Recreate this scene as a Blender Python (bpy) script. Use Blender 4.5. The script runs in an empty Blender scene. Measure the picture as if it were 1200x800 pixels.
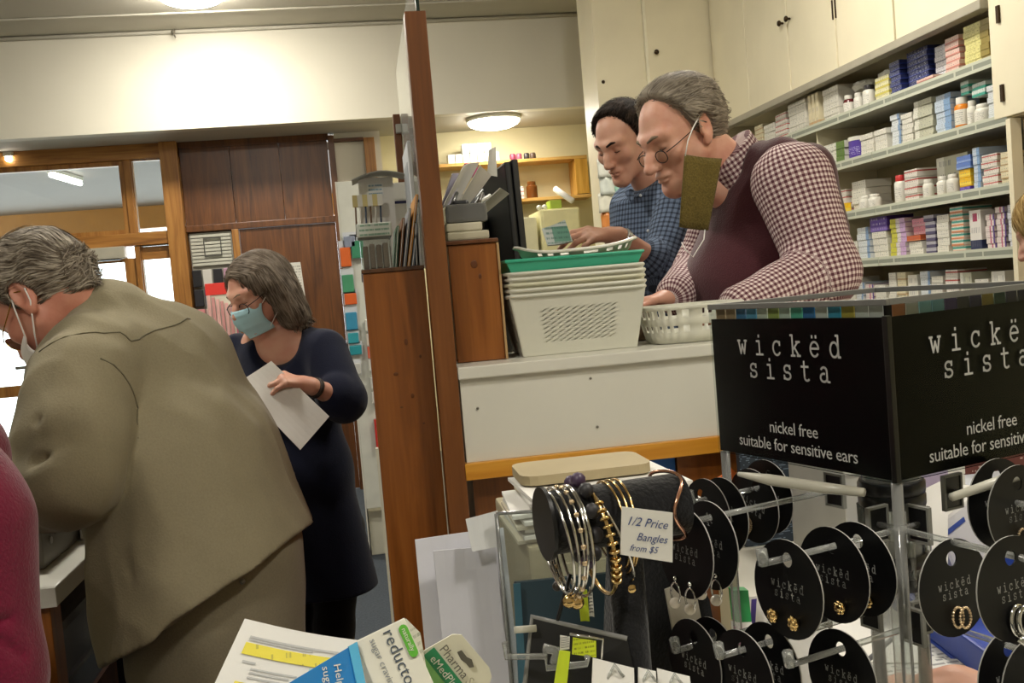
import bpy, bmesh, math, random
import numpy as np
from mathutils import Vector, Matrix, Quaternion

random.seed(7)
SC = bpy.context.scene
COL = SC.collection
PI = math.pi

# ------------------------------------------------------------------ camera
cd = bpy.data.cameras.new('camera')
cam = bpy.data.objects.new('camera', cd)
COL.objects.link(cam)
cd.sensor_width = 36.0
cd.lens = 36.0 * 1150.0 / 1200.0
cd.clip_start = 0.02
cam.matrix_world = Matrix(((0.9851, 0.0909, -0.1460, 0.0),
                           (-0.1503, 0.0429, -0.9877, 0.0),
                           (-0.0835, 0.9949, 0.0560, 1.45),
                           (0, 0, 0, 1)))
SC.camera = cam

# ------------------------------------------------------------------ world, exposure
w = bpy.data.worlds.new('daylight'); SC.world = w
w.use_nodes = True
bgn = w.node_tree.nodes['Background']
bgn.inputs[0].default_value = (0.92, 0.96, 1.0, 1)
bgn.inputs[1].default_value = 3.0
SC.view_settings.view_transform = 'Standard'
SC.view_settings.look = 'None'
SC.view_settings.gamma = 1.0
SC.view_settings.use_curve_mapping = False
SC.view_settings.exposure = 0.85
LAMP_POWER = 62.0          # emission strength of the ceiling lamp diffusers
LAMP_COLOR = (1.0, 0.945, 0.84)

# ------------------------------------------------------------------ mesh helpers
def lin(h):
    if isinstance(h, str):
        h = h.lstrip('#'); c = [int(h[i:i+2], 16)/255 for i in (0, 2, 4)]
    else: c = list(h)
    return tuple(v/12.92 if v <= 0.04045 else ((v+0.055)/1.055)**2.4 for v in c) + (1.0,)

V = Vector
class MB:
    """collects shapes; build() links them as one mesh object"""
    def __init__(s): s.v = []; s.f = []; s.m = []; s.cur = 0
    def add(s, vs, fs):
        o = len(s.v); s.v += [tuple(p) for p in vs]
        for f in fs: s.f.append(tuple(i+o for i in f)); s.m.append(s.cur)
        return s
    def box(s, lo, hi, bev=0.0, M=None):
        (x0, y0, z0), (x1, y1, z1) = lo, hi
        if bev <= 0:
            vs = [(x0,y0,z0),(x1,y0,z0),(x1,y1,z0),(x0,y1,z0),(x0,y0,z1),(x1,y0,z1),(x1,y1,z1),(x0,y1,z1)]
            fs = [(0,3,2,1),(4,5,6,7),(0,1,5,4),(1,2,6,5),(2,3,7,6),(3,0,4,7)]
        else:
            bm = bmesh.new(); bmesh.ops.create_cube(bm, size=1.0)
            for v in bm.verts:
                v.co = V((x0+(v.co.x+.5)*(x1-x0), y0+(v.co.y+.5)*(y1-y0), z0+(v.co.z+.5)*(z1-z0)))
            bmesh.ops.bevel(bm, geom=bm.edges[:], offset=bev, segments=2, affect='EDGES', profile=0.6)
            bm.verts.index_update()
            vs = [v.co.copy() for v in bm.verts]; fs = [tuple(v.index for v in f.verts) for f in bm.faces]; bm.free()
        if M is not None: vs = [M @ V(p) for p in vs]
        return s.add(vs, fs)
    def cbox(s, c, size, bev=0.0, M=None):
        return s.box([c[i]-size[i]/2 for i in range(3)], [c[i]+size[i]/2 for i in range(3)], bev, M)
    def tube(s, path, r, n=8, closed=False, cap=True):
        P = [V(p) for p in path]; m = len(P)
        R = r if isinstance(r, (list, tuple)) else [r]*m
        vs = []; prev = None
        for i, p in enumerate(P):
            a = P[(i-1) % m] if (closed or i > 0) else p
            b = P[(i+1) % m] if (closed or i < m-1) else p
            t = (b-a).normalized()
            if prev is None:
                u = t.orthogonal().normalized()
            else:
                u = (prev - t*prev.dot(t))
                u = u.normalized() if u.length > 1e-6 else t.orthogonal().normalized()
            prev = u; w_ = t.cross(u)
            vs += [p + (u*math.cos(2*PI*k/n) + w_*math.sin(2*PI*k/n))*R[i] for k in range(n)]
        fs = []
        for i in range(m if closed else m-1):
            j = (i+1) % m
            fs += [(i*n+k, i*n+(k+1) % n, j*n+(k+1) % n, j*n+k) for k in range(n)]
        if cap and not closed:
            fs += [tuple(range(n))[::-1], tuple(range((m-1)*n, m*n))]
        return s.add(vs, fs)
    def lathe(s, prof, n=20, M=None):
        """profile [(r,z)...] turned about local z"""
        vs = []; fs = []
        for r, z in prof:
            vs += [(r*math.cos(2*PI*k/n), r*math.sin(2*PI*k/n), z) for k in range(n)]
        for i in range(len(prof)-1):
            fs += [(i*n+k, i*n+(k+1) % n, (i+1)*n+(k+1) % n, (i+1)*n+k) for k in range(n)]
        fs += [tuple(range(n))[::-1], tuple(range((len(prof)-1)*n, len(prof)*n))]
        if M is not None: vs = [M @ V(p) for p in vs]
        return s.add(vs, fs)
    def ball(s, c, r, n=10, M=None):
        rr = r if isinstance(r, (list, tuple)) else (r, r, r)
        vs = [(0, 0, -1)]; fs = []; k = n//2
        for i in range(1, k):
            a = -PI/2 + PI*i/k
            vs += [(math.cos(a)*math.cos(2*PI*j/n), math.cos(a)*math.sin(2*PI*j/n), math.sin(a)) for j in range(n)]
        vs.append((0, 0, 1)); top = len(vs)-1
        for j in range(n):
            fs.append((0, 1+(j+1) % n, 1+j)); fs.append((top, top-n+j, top-n+(j+1) % n))
            for i in range(k-2):
                fs.append((1+i*n+j, 1+i*n+(j+1) % n, 1+(i+1)*n+(j+1) % n, 1+(i+1)*n+j))
        vs = [V((p[0]*rr[0], p[1]*rr[1], p[2]*rr[2])) for p in vs]
        if M is not None: vs = [M @ p for p in vs]
        return s.add([p + V(c) for p in vs], fs)
    def prism(s, poly, t):
        """planar 3D polygon given thickness t along its normal (both ways from the polygon)"""
        P = [V(p) for p in poly]; n = len(P)
        nr = V((0, 0, 0))
        for i in range(n): nr += (P[i]-P[0]).cross(P[(i+1) % n]-P[0])
        nr.normalize()
        vs = [p+nr*t/2 for p in P] + [p-nr*t/2 for p in P]
        fs = [tuple(range(n)), tuple(range(2*n-1, n-1, -1))] + [(i, i+n, (i+1) % n+n, (i+1) % n) for i in range(n)]
        return s.add(vs, fs)
    def sheet(s, a, b, c, d, t=0.0006, bend=0.0, nx=6, ny=6, fn=None):
        """paper-like sheet: corners a,b,c,d, bowed by bend along its normal, with thickness"""
        a, b, c, d = V(a), V(b), V(c), V(d)
        nr = (b-a).cross(d-a).normalized()
        up = []; dn = []
        for j in range(ny+1):
            for i in range(nx+1):
                u, v_ = i/nx, j/ny
                p = (a*(1-u)+b*u)*(1-v_) + (d*(1-u)+c*u)*v_
                off = bend*math.sin(PI*u) + (fn(u, v_) if fn else 0)
                up.append(p+nr*(off+t/2)); dn.append(p+nr*(off-t/2))
        N = len(up); W = nx+1; fs = []
        for j in range(ny):
            for i in range(nx):
                q = j*W+i
                fs.append((q, q+1, q+W+1, q+W)); fs.append((N+q, N+q+W, N+q+W+1, N+q+1))
        rim = [i for i in range(W)] + [j*W+nx for j in range(1, ny+1)] + [ny*W+i for i in range(nx-1, -1, -1)] + [j*W for j in range(ny-1, 0, -1)]
        for i in range(len(rim)):
            p, q = rim[i], rim[(i+1) % len(rim)]
            fs.append((p, N+p, N+q, q))
        return s.add(up+dn, fs)
    def build(s, name, mat, parent=None, smooth=False, loc=None, local=False):
        return obj(name, s, mat, parent, smooth, loc, local)

WM = {}     # world matrix of every object that parents something
def obj(name, mb, mat, parent=None, smooth=False, loc=None, local=False):
    me = bpy.data.meshes.new(name)
    o = bpy.data.objects.new(name, me); COL.objects.link(o)
    vs = mb.v
    M = Matrix.Identity(4)
    if parent is not None:
        M = WM[parent.name]; o.parent = parent
    elif loc is not None:
        M = Matrix.Translation(loc); o.location = loc
    if not local and M != Matrix.Identity(4):
        Mi = M.inverted(); vs = [Mi @ V(p) for p in vs]
    WM[o.name] = M
    me.from_pydata([tuple(p) for p in vs], [], mb.f)
    mats = mat if isinstance(mat, (list, tuple)) else [mat]
    for m_ in mats: me.materials.append(m_)
    if len(mats) > 1: me.polygons.foreach_set('material_index', mb.m)
    if smooth:
        me.polygons.foreach_set('use_smooth', [True]*len(me.polygons))
        if smooth == 'auto': me.set_sharp_from_angle(angle=0.7)
    me.update()
    return o

def tag(o, label=None, cat=None, group=None, kind=None):
    if label: o['label'] = label
    if cat: o['category'] = cat
    if group: o['group'] = group
    if kind: o['kind'] = kind
    return o
def thing(name, label, cat, loc=(0, 0, 0), rot=(0, 0, 0), group=None):
    o = bpy.data.objects.new(name, None); COL.objects.link(o)
    o.empty_display_size = 0.05
    o.location = loc; o.rotation_euler = rot
    from mathutils import Euler
    WM[o.name] = Matrix.Translation(loc) @ Euler(rot).to_matrix().to_4x4()
    return tag(o, label, cat, group)
def thingM(name, label, cat, M, group=None):
    o = bpy.data.objects.new(name, None); COL.objects.link(o); o.empty_display_size = 0.05
    o.matrix_world = M; WM[o.name] = M.copy()
    return tag(o, label, cat, group)
def one(name, mb, mat, label, cat, group=None, smooth=False, loc=None):
    if loc is None:
        n = max(1, len(mb.v)); zs = min(p[2] for p in mb.v)
        loc = (sum(p[0] for p in mb.v)/n, sum(p[1] for p in mb.v)/n, zs)
    return tag(obj(name, mb, mat, None, smooth, loc), label, cat, group)
def struct(name, mb, mat, parent=None, smooth=False):
    o = obj(name, mb, mat, parent, smooth)
    if parent is None: o['kind'] = 'structure'
    return o
def dup(root, M, label=None, group=None):
    """copy of a thing with copies of its parts and sub-parts, placed by matrix M"""
    r_ = root.copy(); COL.objects.link(r_); r_.matrix_world = M
    if label: r_['label'] = label
    if group: r_['group'] = group
    for ch in list(root.children):
        c = ch.copy(); COL.objects.link(c); c.parent = r_
        for g in list(ch.children):
            d = g.copy(); COL.objects.link(d); d.parent = c
    WM[r_.name] = M.copy()
    return r_
def frame(o, x, y, z=None):
    """matrix with origin o and axes x, y (z = x cross y)"""
    x = V(x).normalized(); y = V(y); y = (y-x*y.dot(x)).normalized(); z = x.cross(y)
    M = Matrix((x, y, z)).transposed().to_4x4(); M.translation = V(o)
    return M
def text_shape(mb, body, size, M, align='CENTER', shear=0.0, bold=0.0, spacing=1.0):
    cu = bpy.data.curves.new('t', 'FONT'); cu.body = body; cu.size = size; cu.align_x = align; cu.shear = shear
    cu.offset = bold; cu.resolution_u = 2; cu.space_character = spacing
    ob = bpy.data.objects.new('t', cu); COL.objects.link(ob)
    dg = bpy.context.evaluated_depsgraph_get(); dg.update()
    me = bpy.data.meshes.new_from_object(ob.evaluated_get(dg))
    mb.add([M @ v.co for v in me.vertices], [tuple(p.vertices) for p in me.polygons])
    bpy.data.objects.remove(ob); bpy.data.curves.remove(cu); bpy.data.meshes.remove(me)
    return mb

# ------------------------------------------------------------------ materials
MATS = {}
def base_mat(name):
    m = bpy.data.materials.new(name); m.use_nodes = True
    nt = m.node_tree; b = nt.nodes['Principled BSDF']
    return m, nt, b
def nd(nt, t, **kw):
    n = nt.nodes.new(t)
    for k, v in kw.items(): setattr(n, k, v)
    return n
def coords(nt, scale=(1, 1, 1), kind='Object'):
    tc = nd(nt, 'ShaderNodeTexCoord'); mp = nd(nt, 'ShaderNodeMapping')
    mp.inputs['Scale'].default_value = scale
    nt.links.new(tc.outputs[kind], mp.inputs[0]); return mp.outputs[0]
def ramp(nt, fac, stops):
    r_ = nd(nt, 'ShaderNodeValToRGB'); e = r_.color_ramp.elements
    while len(e) < len(stops): e.new(0.5)
    for el, (p, c) in zip(e, stops): el.position = p; el.color = lin(c)
    nt.links.new(fac, r_.inputs[0]); return r_.outputs[0]
def plain(name, color, rough=0.5, metal=0.0, var=0.06, scale=12, bump=0.0, bscale=200, spec=0.5, sheen=0.0):
    if name in MATS: return MATS[name]
    m, nt, b = base_mat(name)
    c = lin(color)
    n = nd(nt, 'ShaderNodeTexNoise'); n.inputs['Scale'].default_value = scale; n.inputs['Detail'].default_value = 4
    nt.links.new(coords(nt), n.inputs['Vector'])
    mx = nd(nt, 'ShaderNodeMix', data_type='RGBA'); mx.blend_type = 'MULTIPLY'
    mx.inputs[0].default_value = 1.0
    mx.inputs[6].default_value = c
    mr = nd(nt, 'ShaderNodeMapRange'); mr.inputs[1].default_value = 0.3; mr.inputs[2].default_value = 0.7
    mr.inputs[3].default_value = 1-var; mr.inputs[4].default_value = 1+var
    nt.links.new(n.outputs[0], mr.inputs[0])
    cb = nd(nt, 'ShaderNodeCombineColor')
    for i in range(3): nt.links.new(mr.outputs[0], cb.inputs[i])
    nt.links.new(cb.outputs[0], mx.inputs[7]); nt.links.new(mx.outputs[2], b.inputs['Base Color'])
    b.inputs['Roughness'].default_value = rough; b.inputs['Metallic'].default_value = metal
    b.inputs['Specular IOR Level'].default_value = spec
    if sheen: b.inputs['Sheen Weight'].default_value = sheen
    if bump:
        n2 = nd(nt, 'ShaderNodeTexNoise'); n2.inputs['Scale'].default_value = bscale; n2.inputs['Detail'].default_value = 3
        nt.links.new(coords(nt), n2.inputs['Vector'])
        bp = nd(nt, 'ShaderNodeBump'); bp.inputs['Strength'].default_value = bump; bp.inputs['Distance'].default_value = 0.004
        nt.links.new(n2.outputs[0], bp.inputs['Height']); nt.links.new(bp.outputs[0], b.inputs['Normal'])
    MATS[name] = m; return m
def wood(name, c1, c2, c3, rough=0.35, axis=2, scale=1.0):
    m, nt, b = base_mat(name)
    sc = [9*scale, 9*scale, 9*scale]; sc[axis] = 0.7*scale
    co = coords(nt, sc)
    n = nd(nt, 'ShaderNodeTexNoise'); n.inputs['Scale'].default_value = 2.2; n.inputs['Detail'].default_value = 7; n.inputs['Distortion'].default_value = 1.2
    nt.links.new(co, n.inputs['Vector'])
    sc2 = [160, 160, 160]; sc2[axis] = 5
    n2 = nd(nt, 'ShaderNodeTexNoise'); n2.inputs['Scale'].default_value = 1.0; n2.inputs['Detail'].default_value = 3
    nt.links.new(coords(nt, sc2), n2.inputs['Vector'])
    mm = nd(nt, 'ShaderNodeMath', operation='MULTIPLY_ADD'); mm.inputs[1].default_value = 0.28; 
    nt.links.new(n2.outputs[0], mm.inputs[0]); nt.links.new(n.outputs[0], mm.inputs[2])
    col = ramp(nt, mm.outputs[0], [(0.42, c1), (0.62, c2), (0.86, c3)])
    nt.links.new(col, b.inputs['Base Color']); b.inputs['Roughness'].default_value = rough
    bp = nd(nt, 'ShaderNodeBump'); bp.inputs['Strength'].default_value = 0.06; bp.inputs['Distance'].default_value = 0.003
    nt.links.new(n2.outputs[0], bp.inputs['Height']); nt.links.new(bp.outputs[0], b.inputs['Normal'])
    MATS[name] = m; return m
def clear(name, tint='#f4f8f6', rough=0.03, refl=0.9, ior=1.45, haze=0.0):
    """thin clear plastic or window glass: transparent body with a fresnel gloss"""
    m, nt, b = base_mat(name); out = nt.nodes['Material Output']
    tr = nd(nt, 'ShaderNodeBsdfTransparent'); tr.inputs[0].default_value = lin(tint)
    gl = nd(nt, 'ShaderNodeBsdfGlossy'); gl.inputs['Roughness'].default_value = rough
    gl.inputs[0].default_value = (refl, refl, refl, 1)
    fr = nd(nt, 'ShaderNodeFresnel'); fr.inputs[0].default_value = ior
    mx = nd(nt, 'ShaderNodeMixShader')
    nt.links.new(fr.outputs[0], mx.inputs[0]); nt.links.new(tr.outputs[0], mx.inputs[1]); nt.links.new(gl.outputs[0], mx.inputs[2])
    last = mx
    if haze:
        df = nd(nt, 'ShaderNodeBsdfDiffuse'); df.inputs[0].default_value = lin('#e8e8e4')
        m2 = nd(nt, 'ShaderNodeMixShader'); m2.inputs[0].default_value = haze
        nt.links.new(mx.outputs[0], m2.inputs[1]); nt.links.new(df.outputs[0], m2.inputs[2]); last = m2
    nt.links.new(last.outputs[0], out.inputs[0]); nt.nodes.remove(b)
    MATS[name] = m; return m
def glow(name, color, strength):
    m, nt, b = base_mat(name)
    b.inputs['Base Color'].default_value = (0.9, 0.9, 0.88, 1)
    b.inputs['Emission Color'].default_value = tuple(color)+(1,); b.inputs['Emission Strength'].default_value = strength
    MATS[name] = m; return m
def printed(name, paper, ink, rows=14, fill=0.55, axis_u=0, axis_v=1, accents=(), rough=0.6, margin=0.08):
    """paper with rows of print in Generated coordinates; accents = (v0, v1, u0, u1, colour) highlighted bands"""
    m, nt, b = base_mat(name)
    tc = nd(nt, 'ShaderNodeTexCoord'); sp = nd(nt, 'ShaderNodeSeparateXYZ'); nt.links.new(tc.outputs['Generated'], sp.inputs[0])
    u, v_ = sp.outputs[axis_u], sp.outputs[axis_v]
    def mth(op, a, bb=None, c=None):
        n = nd(nt, 'ShaderNodeMath', operation=op)
        for i, x in enumerate((a, bb, c)):
            if x is None: continue
            if isinstance(x, (int, float)): n.inputs[i].default_value = x
            else: nt.links.new(x, n.inputs[i])
        return n.outputs[0]
    def band(x, lo, hi): return mth('MULTIPLY', mth('GREATER_THAN', x, lo), mth('LESS_THAN', x, hi))
    fr = mth('FRACT', mth('MULTIPLY', v_, float(rows)))
    row = mth('FLOOR', mth('MULTIPLY', v_, float(rows)))
    cb = nd(nt, 'ShaderNodeCombineXYZ'); nt.links.new(mth('MULTIPLY', u, 34.0), cb.inputs[0]); nt.links.new(mth('MULTIPLY', row, 7.31), cb.inputs[1])
    wn = nd(nt, 'ShaderNodeTexNoise'); wn.inputs['Scale'].default_value = 1.0; wn.inputs['Detail'].default_value = 1.5
    nt.links.new(cb.outputs[0], wn.inputs['Vector'])
    ink_f = mth('MULTIPLY', band(fr, 0.3, 0.72), mth('GREATER_THAN', wn.outputs[0], 1-fill))
    ink_f = mth('MULTIPLY', ink_f, mth('MULTIPLY', band(u, margin, 1-margin), band(v_, margin, 1-margin)))
    cur = lin(paper)
    last = None
    for (v0, v1, u0, u1, c) in accents:
        mx = nd(nt, 'ShaderNodeMix', data_type='RGBA')
        nt.links.new(mth('MULTIPLY', band(v_, v0, v1), band(u, u0, u1)), mx.inputs[0])
        if last is None: mx.inputs[6].default_value = cur
        else: nt.links.new(last, mx.inputs[6])
        mx.inputs[7].default_value = lin(c); last = mx.outputs[2]
    mx = nd(nt, 'ShaderNodeMix', data_type='RGBA'); nt.links.new(mth('MULTIPLY', ink_f, 0.75), mx.inputs[0])
    if last is None: mx.inputs[6].default_value = cur
    else: nt.links.new(last, mx.inputs[6])
    mx.inputs[7].default_value = lin(ink)
    nt.links.new(mx.outputs[2], b.inputs['Base Color']); b.inputs['Roughness'].default_value = rough
    MATS[name] = m; return m

M_ceil = plain('ceiling_paint', '#b9b4a6', 0.75, var=0.04, scale=2.5)
M_wallw = plain('white_wall_paint', '#d2cdbd', 0.65, var=0.03, scale=2)
M_cream = plain('cream_cupboard_paint', '#e8dfc2', 0.42, var=0.05, scale=3, bump=0.03, bscale=60)
M_creamwall = plain('cream_wall_paint', '#d9cfa4', 0.6, var=0.04, scale=2)
M_oldwhite = plain('aged_white_paint', '#c9c6b4', 0.5, var=0.06, scale=6)
M_orange_wood = wood('varnished_pine', '#643711', '#80491a', '#965b26', 0.32)
M_post_wood = wood('stained_post_wood', '#57300f', '#6e3f18', '#835024', 0.38)
M_brown_wood = wood('dark_brown_panelling', '#432710', '#5c3515', '#6f441e', 0.35)
M_frame_wood = wood('window_frame_timber', '#7a4d1e', '#9a682e', '#b07f3f', 0.4)
M_frame_woodx = wood('window_rail_timber', '#7a4d1e', '#9a682e', '#b07f3f', 0.4, axis=0)
M_shelf_pine = wood('pale_pine_shelf', '#a77a34', '#c1954c', '#d2aa62', 0.5, axis=0)
M_strip_wood = wood('golden_counter_strip', '#b5741a', '#c98827', '#dba03c', 0.35, axis=0)
M_white = plain('white_laminate', '#d8d6cb', 0.35, var=0.03, scale=5)
M_paper = plain('white_paper', '#e4e2dc', 0.7, var=0.03, scale=9)
M_black = plain('black_plastic', '#121214', 0.35, var=0.1)
M_darkmetal = plain('dark_bronze', '#3a2c1c', 0.35, 0.8)
M_steel = plain('brushed_steel', '#a8a8a4', 0.3, 0.9)
M_carpet = plain('blue_grey_carpet', '#3d444c', 0.95, var=0.25, scale=90, bump=0.6, bscale=300)
M_lino = plain('grey_lino', '#6c675d', 0.5, var=0.1, scale=20)
M_glass = clear('window_glass', '#eef4f2', 0.01, 0.9)
M_acrylic = clear('clear_acrylic', '#eef3f1', 0.06, 0.95, 1.5, haze=0.05)
M_acrylic_rod = clear('clear_acrylic_rod', '#f3f6f5', 0.1, 0.95, 1.6, haze=0.17)
M_sleeve = clear('clear_sleeve', '#f2f5f4', 0.2, 0.3, 1.2)
M_screen = clear('screen_glass', '#e6ece6', 0.05, 0.9, 1.45, haze=0.14)
M_lamp = glow('lamp_diffuser_glow', LAMP_COLOR, LAMP_POWER)
M_lamp_dim = glow('lamp_diffuser_dim_glow', LAMP_COLOR, LAMP_POWER*0.38)
M_lamp_bright = glow('lamp_diffuser_bright_glow', LAMP_COLOR, LAMP_POWER*1.35)
M_tube = glow('fluorescent_tube_glow', (1.0, 0.95, 0.85), 14.0)
# ================================================================== SETTING
YB = 7.05      # bulkhead
YW = 7.60      # street wall
struct('floor', MB().box((-4.6, -3.1, -0.1), (2.85, 7.9, 0.0)), M_carpet)
struct('floor.001', MB().box((0.2, 2.3, 0.0), (2.7, 7.85, 0.18), 0.004), M_lino)
struct('ceiling', MB().box((-4.6, -3.1, 3.38), (2.85, YB+0.1, 3.48)), M_ceil)
struct('ceiling.001', MB().box((-4.6, YB+0.1, 2.71), (2.85, 8.0, 2.81)), M_ceil)
struct('wall_upper', MB().box((-4.6, YB, 2.71), (2.85, YB+0.1, 3.38)), M_wallw)
struct('wall_left', MB().box((-4.7, -3.1, 0), (-4.6, 8.0, 3.4)), M_wallw)
struct('wall_right', MB().box((2.75, -3.1, 0), (2.85, 8.0, 3.4)), M_creamwall)
struct('wall_front', MB().box((-4.6, -3.2, 0), (2.85, -3.1, 3.4)), M_wallw)
wb = MB().box((0.22, 7.85, 0), (2.75, 7.95, 2.71)); wb.box((0.2, 7.62, 0), (0.24, 7.85, 2.71))
struct('wall_back', wb, M_creamwall)
# cornice bead and cover batten where ceiling meets bulkhead
t1 = MB().tube([(-4.6, YB-0.012, 3.365), (2.75, YB-0.012, 3.365)], 0.014, 8)
struct('trim_1', t1, M_ceil, smooth=True)
struct('trim_2', MB().box((-4.6, YB-0.42, 3.368), (2.75, YB-0.385, 3.38), 0.003), M_ceil)
# hook left in the ceiling by the lamp
hk = MB().tube([(-1.084, 6.98, 3.368), (-1.098, 6.98, 3.335), (-1.084, 6.98, 3.311)], 0.006, 6).ball((-1.096, 6.98, 3.352), 0.014, 8)
one('ceiling_hook', hk, plain('grey_hook', '#6b6557', 0.5), 'small grey hook fixed where the ceiling meets the white bulkhead', 'hook', smooth=True)

# ---- street wall: timber window frames, panelling, brown door
fr = MB()
struct('trim_3', MB().box((-4.6, YW-0.06, 2.6), (-1.24, YW+0.06, 2.71), 0.004), M_frame_woodx)       # head plate
struct('trim_4', MB().box((-4.6, YW-0.07, 1.975), (-1.366, YW+0.06, 2.065), 0.004), M_frame_woodx)     # transom rail
struct('trim_5', MB().box((-1.365, YW-0.1, 0), (-1.24, YW+0.08, 2.71), 0.006), M_frame_wood)           # broad post
struct('trim_6', MB().box((-1.635, YW-0.05, 2.06), (-1.585, YW+0.05, 2.6), 0.004), M_frame_wood)       # mullion
struct('trim_7', MB().box((-3.42, YW-0.05, 0), (-3.36, YW+0.05, 2.6), 0.004), M_frame_wood)
struct('trim_8', MB().box((-1.614, YW-0.06, 0), (-1.576, YW+0.06, 1.974), 0.004), M_frame_wood)          # door jamb
def window(name, x0, x1, z0, z1, rail=None, t=0.035):
    f = MB()
    f.box((x0, YW-0.03, z0), (x0+t, YW+0.03, z1)); f.box((x1-t, YW-0.03, z0), (x1, YW+0.03, z1))
    f.box((x0+t, YW-0.03, z0), (x1-t, YW+0.03, z0+t)); f.box((x0+t, YW-0.03, z1-t), (x1-t, YW+0.03, z1))
    if rail: f.box((x0+t, YW-0.03, rail-0.04), (x1-t, YW+0.03, rail+0.04))
    o = struct(name, f, M_frame_wood)
    obj('pane', MB().box((x0+t, YW-0.004, z0+t), (x1-t, YW+0.004, z1-t)), M_glass, o)
    return o
window('window_1', -3.36, -1.635, 2.065, 2.6)
window('window_2', -1.585, -1.365, 2.065, 2.6, t=0.008)
window('window_3', -4.6, -3.42, 2.065, 2.6)
w4 = window('window_4', -1.575, -1.365, 0.02, 1.975, t=0.006)
obj('head_panel', MB().box((-1.568, YW-0.02, 1.87), (-1.372, YW+0.02, 1.965)), M_frame_woodx, w4)
window('window_5', -3.36, -2.42, 0.02, 1.975, rail=0.99)
window('window_6', -4.6, -3.42, 0.02, 1.975, rail=0.99)
# glazed entrance door
d = MB(); x0, x1 = -2.41, -1.615
d.box((x0, YW-0.025, 0.02), (x0+0.085, YW+0.025, 1.89), 0.003); d.box((x1-0.085, YW-0.025, 0.02), (x1, YW+0.025, 1.89), 0.003)
d.box((x0+0.085, YW-0.025, 0.02), (x1-0.085, YW+0.025, 0.25), 0.003); d.box((x0+0.085, YW-0.025, 1.865), (x1-0.085, YW+0.025, 1.89), 0.003)
d.box((x0+0.085, YW-0.025, 0.95), (x1-0.085, YW+0.025, 1.05), 0.003)
d1 = struct('door_1', d, M_frame_wood)
obj('pane', MB().box((x0+0.085, YW-0.004, 0.25), (x1-0.085, YW+0.004, 0.95)), M_glass, d1)
obj('pane', MB().box((x0+0.085, YW-0.004, 1.05), (x1-0.085, YW+0.004, 1.865)), M_glass, d1)
hd = MB().tube([(x0+0.04, YW-0.03, 1.16), (x0+0.04, YW-0.08, 1.16), (x0-0.1, YW-0.08, 1.16)], 0.012, 8)
obj('door_handle', hd, M_steel, d1, True)
ac = thing('door_closer_box', 'long pale metal box over the glass entrance door', 'air curtain', (-2.0, YW-0.07, 1.89))
obj('housing', MB().box((-2.6, YW-0.17, 1.885), (-1.66, YW-0.072, 1.972), 0.006), plain('pale_grey_metal', '#b9b4a3', 0.35, 0.3), ac)
obj('grille', MB().box((-2.56, YW-0.16, 1.877), (-1.7, YW-0.09, 1.885)), M_black, ac)

# panelling right of the broad post
pb = MB()
for i in range(3):
    xa = -1.24+i*0.36; pb = MB().box((xa+0.004, YW-0.02, 2.09), (min(xa+0.36, -0.15), YW+0.05, 2.66), 0.003)
    p_ = obj('panel', pb, M_brown_wood, bpy.data.objects['trim_9'] if i else None)
    if i == 0: p_.name = 'trim_9'; WM['trim_9'] = Matrix.Identity(4); p_['kind'] = 'structure'
struct('trim_10', MB().box((-1.24, YW-0.03, 2.66), (-0.15, YW+0.05, 2.71), 0.003), M_brown_wood)
struct('trim_11', MB().box((-1.24, YW-0.045, 2.045), (-0.1, YW+0.05, 2.092), 0.003), M_brown_wood)
struct('trim_12', MB().box((-0.915, YW-0.045, 0), (-0.865, YW+0.05, 2.045), 0.003), M_frame_wood)
struct('trim_13', MB().box((-0.15, YW-0.06, 0), (-0.105, YW+0.05, 2.69), 0.003), M_brown_wood)
struct('trim_14', MB().box((-1.24, YW+0.03, 0), (-0.915, YW+0.05, 2.045)), M_brown_wood)
d2 = struct('door_2', MB().box((-0.862, YW-0.02, 0.01), (-0.152, YW+0.02, 2.043), 0.002), M_brown_wood)
obj('door_handle', MB().tube([(-0.82, YW-0.02, 1.0), (-0.82, YW-0.07, 1.0), (-0.74, YW-0.07, 1.0)], 0.01, 8), M_steel, d2, True)
# white panel in a timber frame to the right of the door
struct('wall_panel', MB().box((-0.105, YW-0.01, 0), (0.14, YW+0.05, 2.71)), M_wallw)
struct('trim_15', MB().box((0.115, YW-0.05, 2.28), (0.195, YW+0.02, 2.66), 0.003), M_frame_wood)
struct('trim_16', MB().box((-0.105, YW-0.05, 2.275), (0.115, YW+0.0, 2.345), 0.003), plain('grey_brown_rail', '#7d6748', 0.5))
struct('trim_17', MB().box((-0.105, YW-0.05, 2.64), (0.115, YW+0.0, 2.665), 0.003), M_brown_wood)
struct('trim_18', MB().box((0.14, YW-0.01, 0), (0.24, YW+0.06, 2.71)), M_wallw)
# notice taped to the brown door
n_ = MB().sheet((-0.614, 7.575, 1.766), (-0.438, 7.575, 1.765), (-0.425, 7.575, 1.493), (-0.602, 7.575, 1.495), 0.001, 0.004)
M_notice = printed('typed_notice', '#cfccc2', '#5a5a58', rows=13, fill=0.5, axis_u=0, axis_v=2)
one('notice', n_, M_notice, 'white typed notice taped to the brown door', 'notice')

# outside the street windows: verandah ceiling, fascia, pavement
M_verandah = plain('verandah_lining', '#5d5045', 0.6, var=0.08, scale=3)
struct('ceiling.002', MB().box((-6, 8.05, 2.66), (3, 11.5, 2.74)), M_verandah)
fb = MB().box((-6, 11.3, 2.42), (3, 11.42, 2.7))
struct('trim_19', fb, plain('verandah_fascia', '#a5702f', 0.5))
struct('floor.002', MB().box((-8, 8.0, -0.12), (4, 14, -0.02)), plain('pale_pavement', '#b9b2a6', 0.9, var=0.1, scale=6, bump=0.2, bscale=80))

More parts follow.
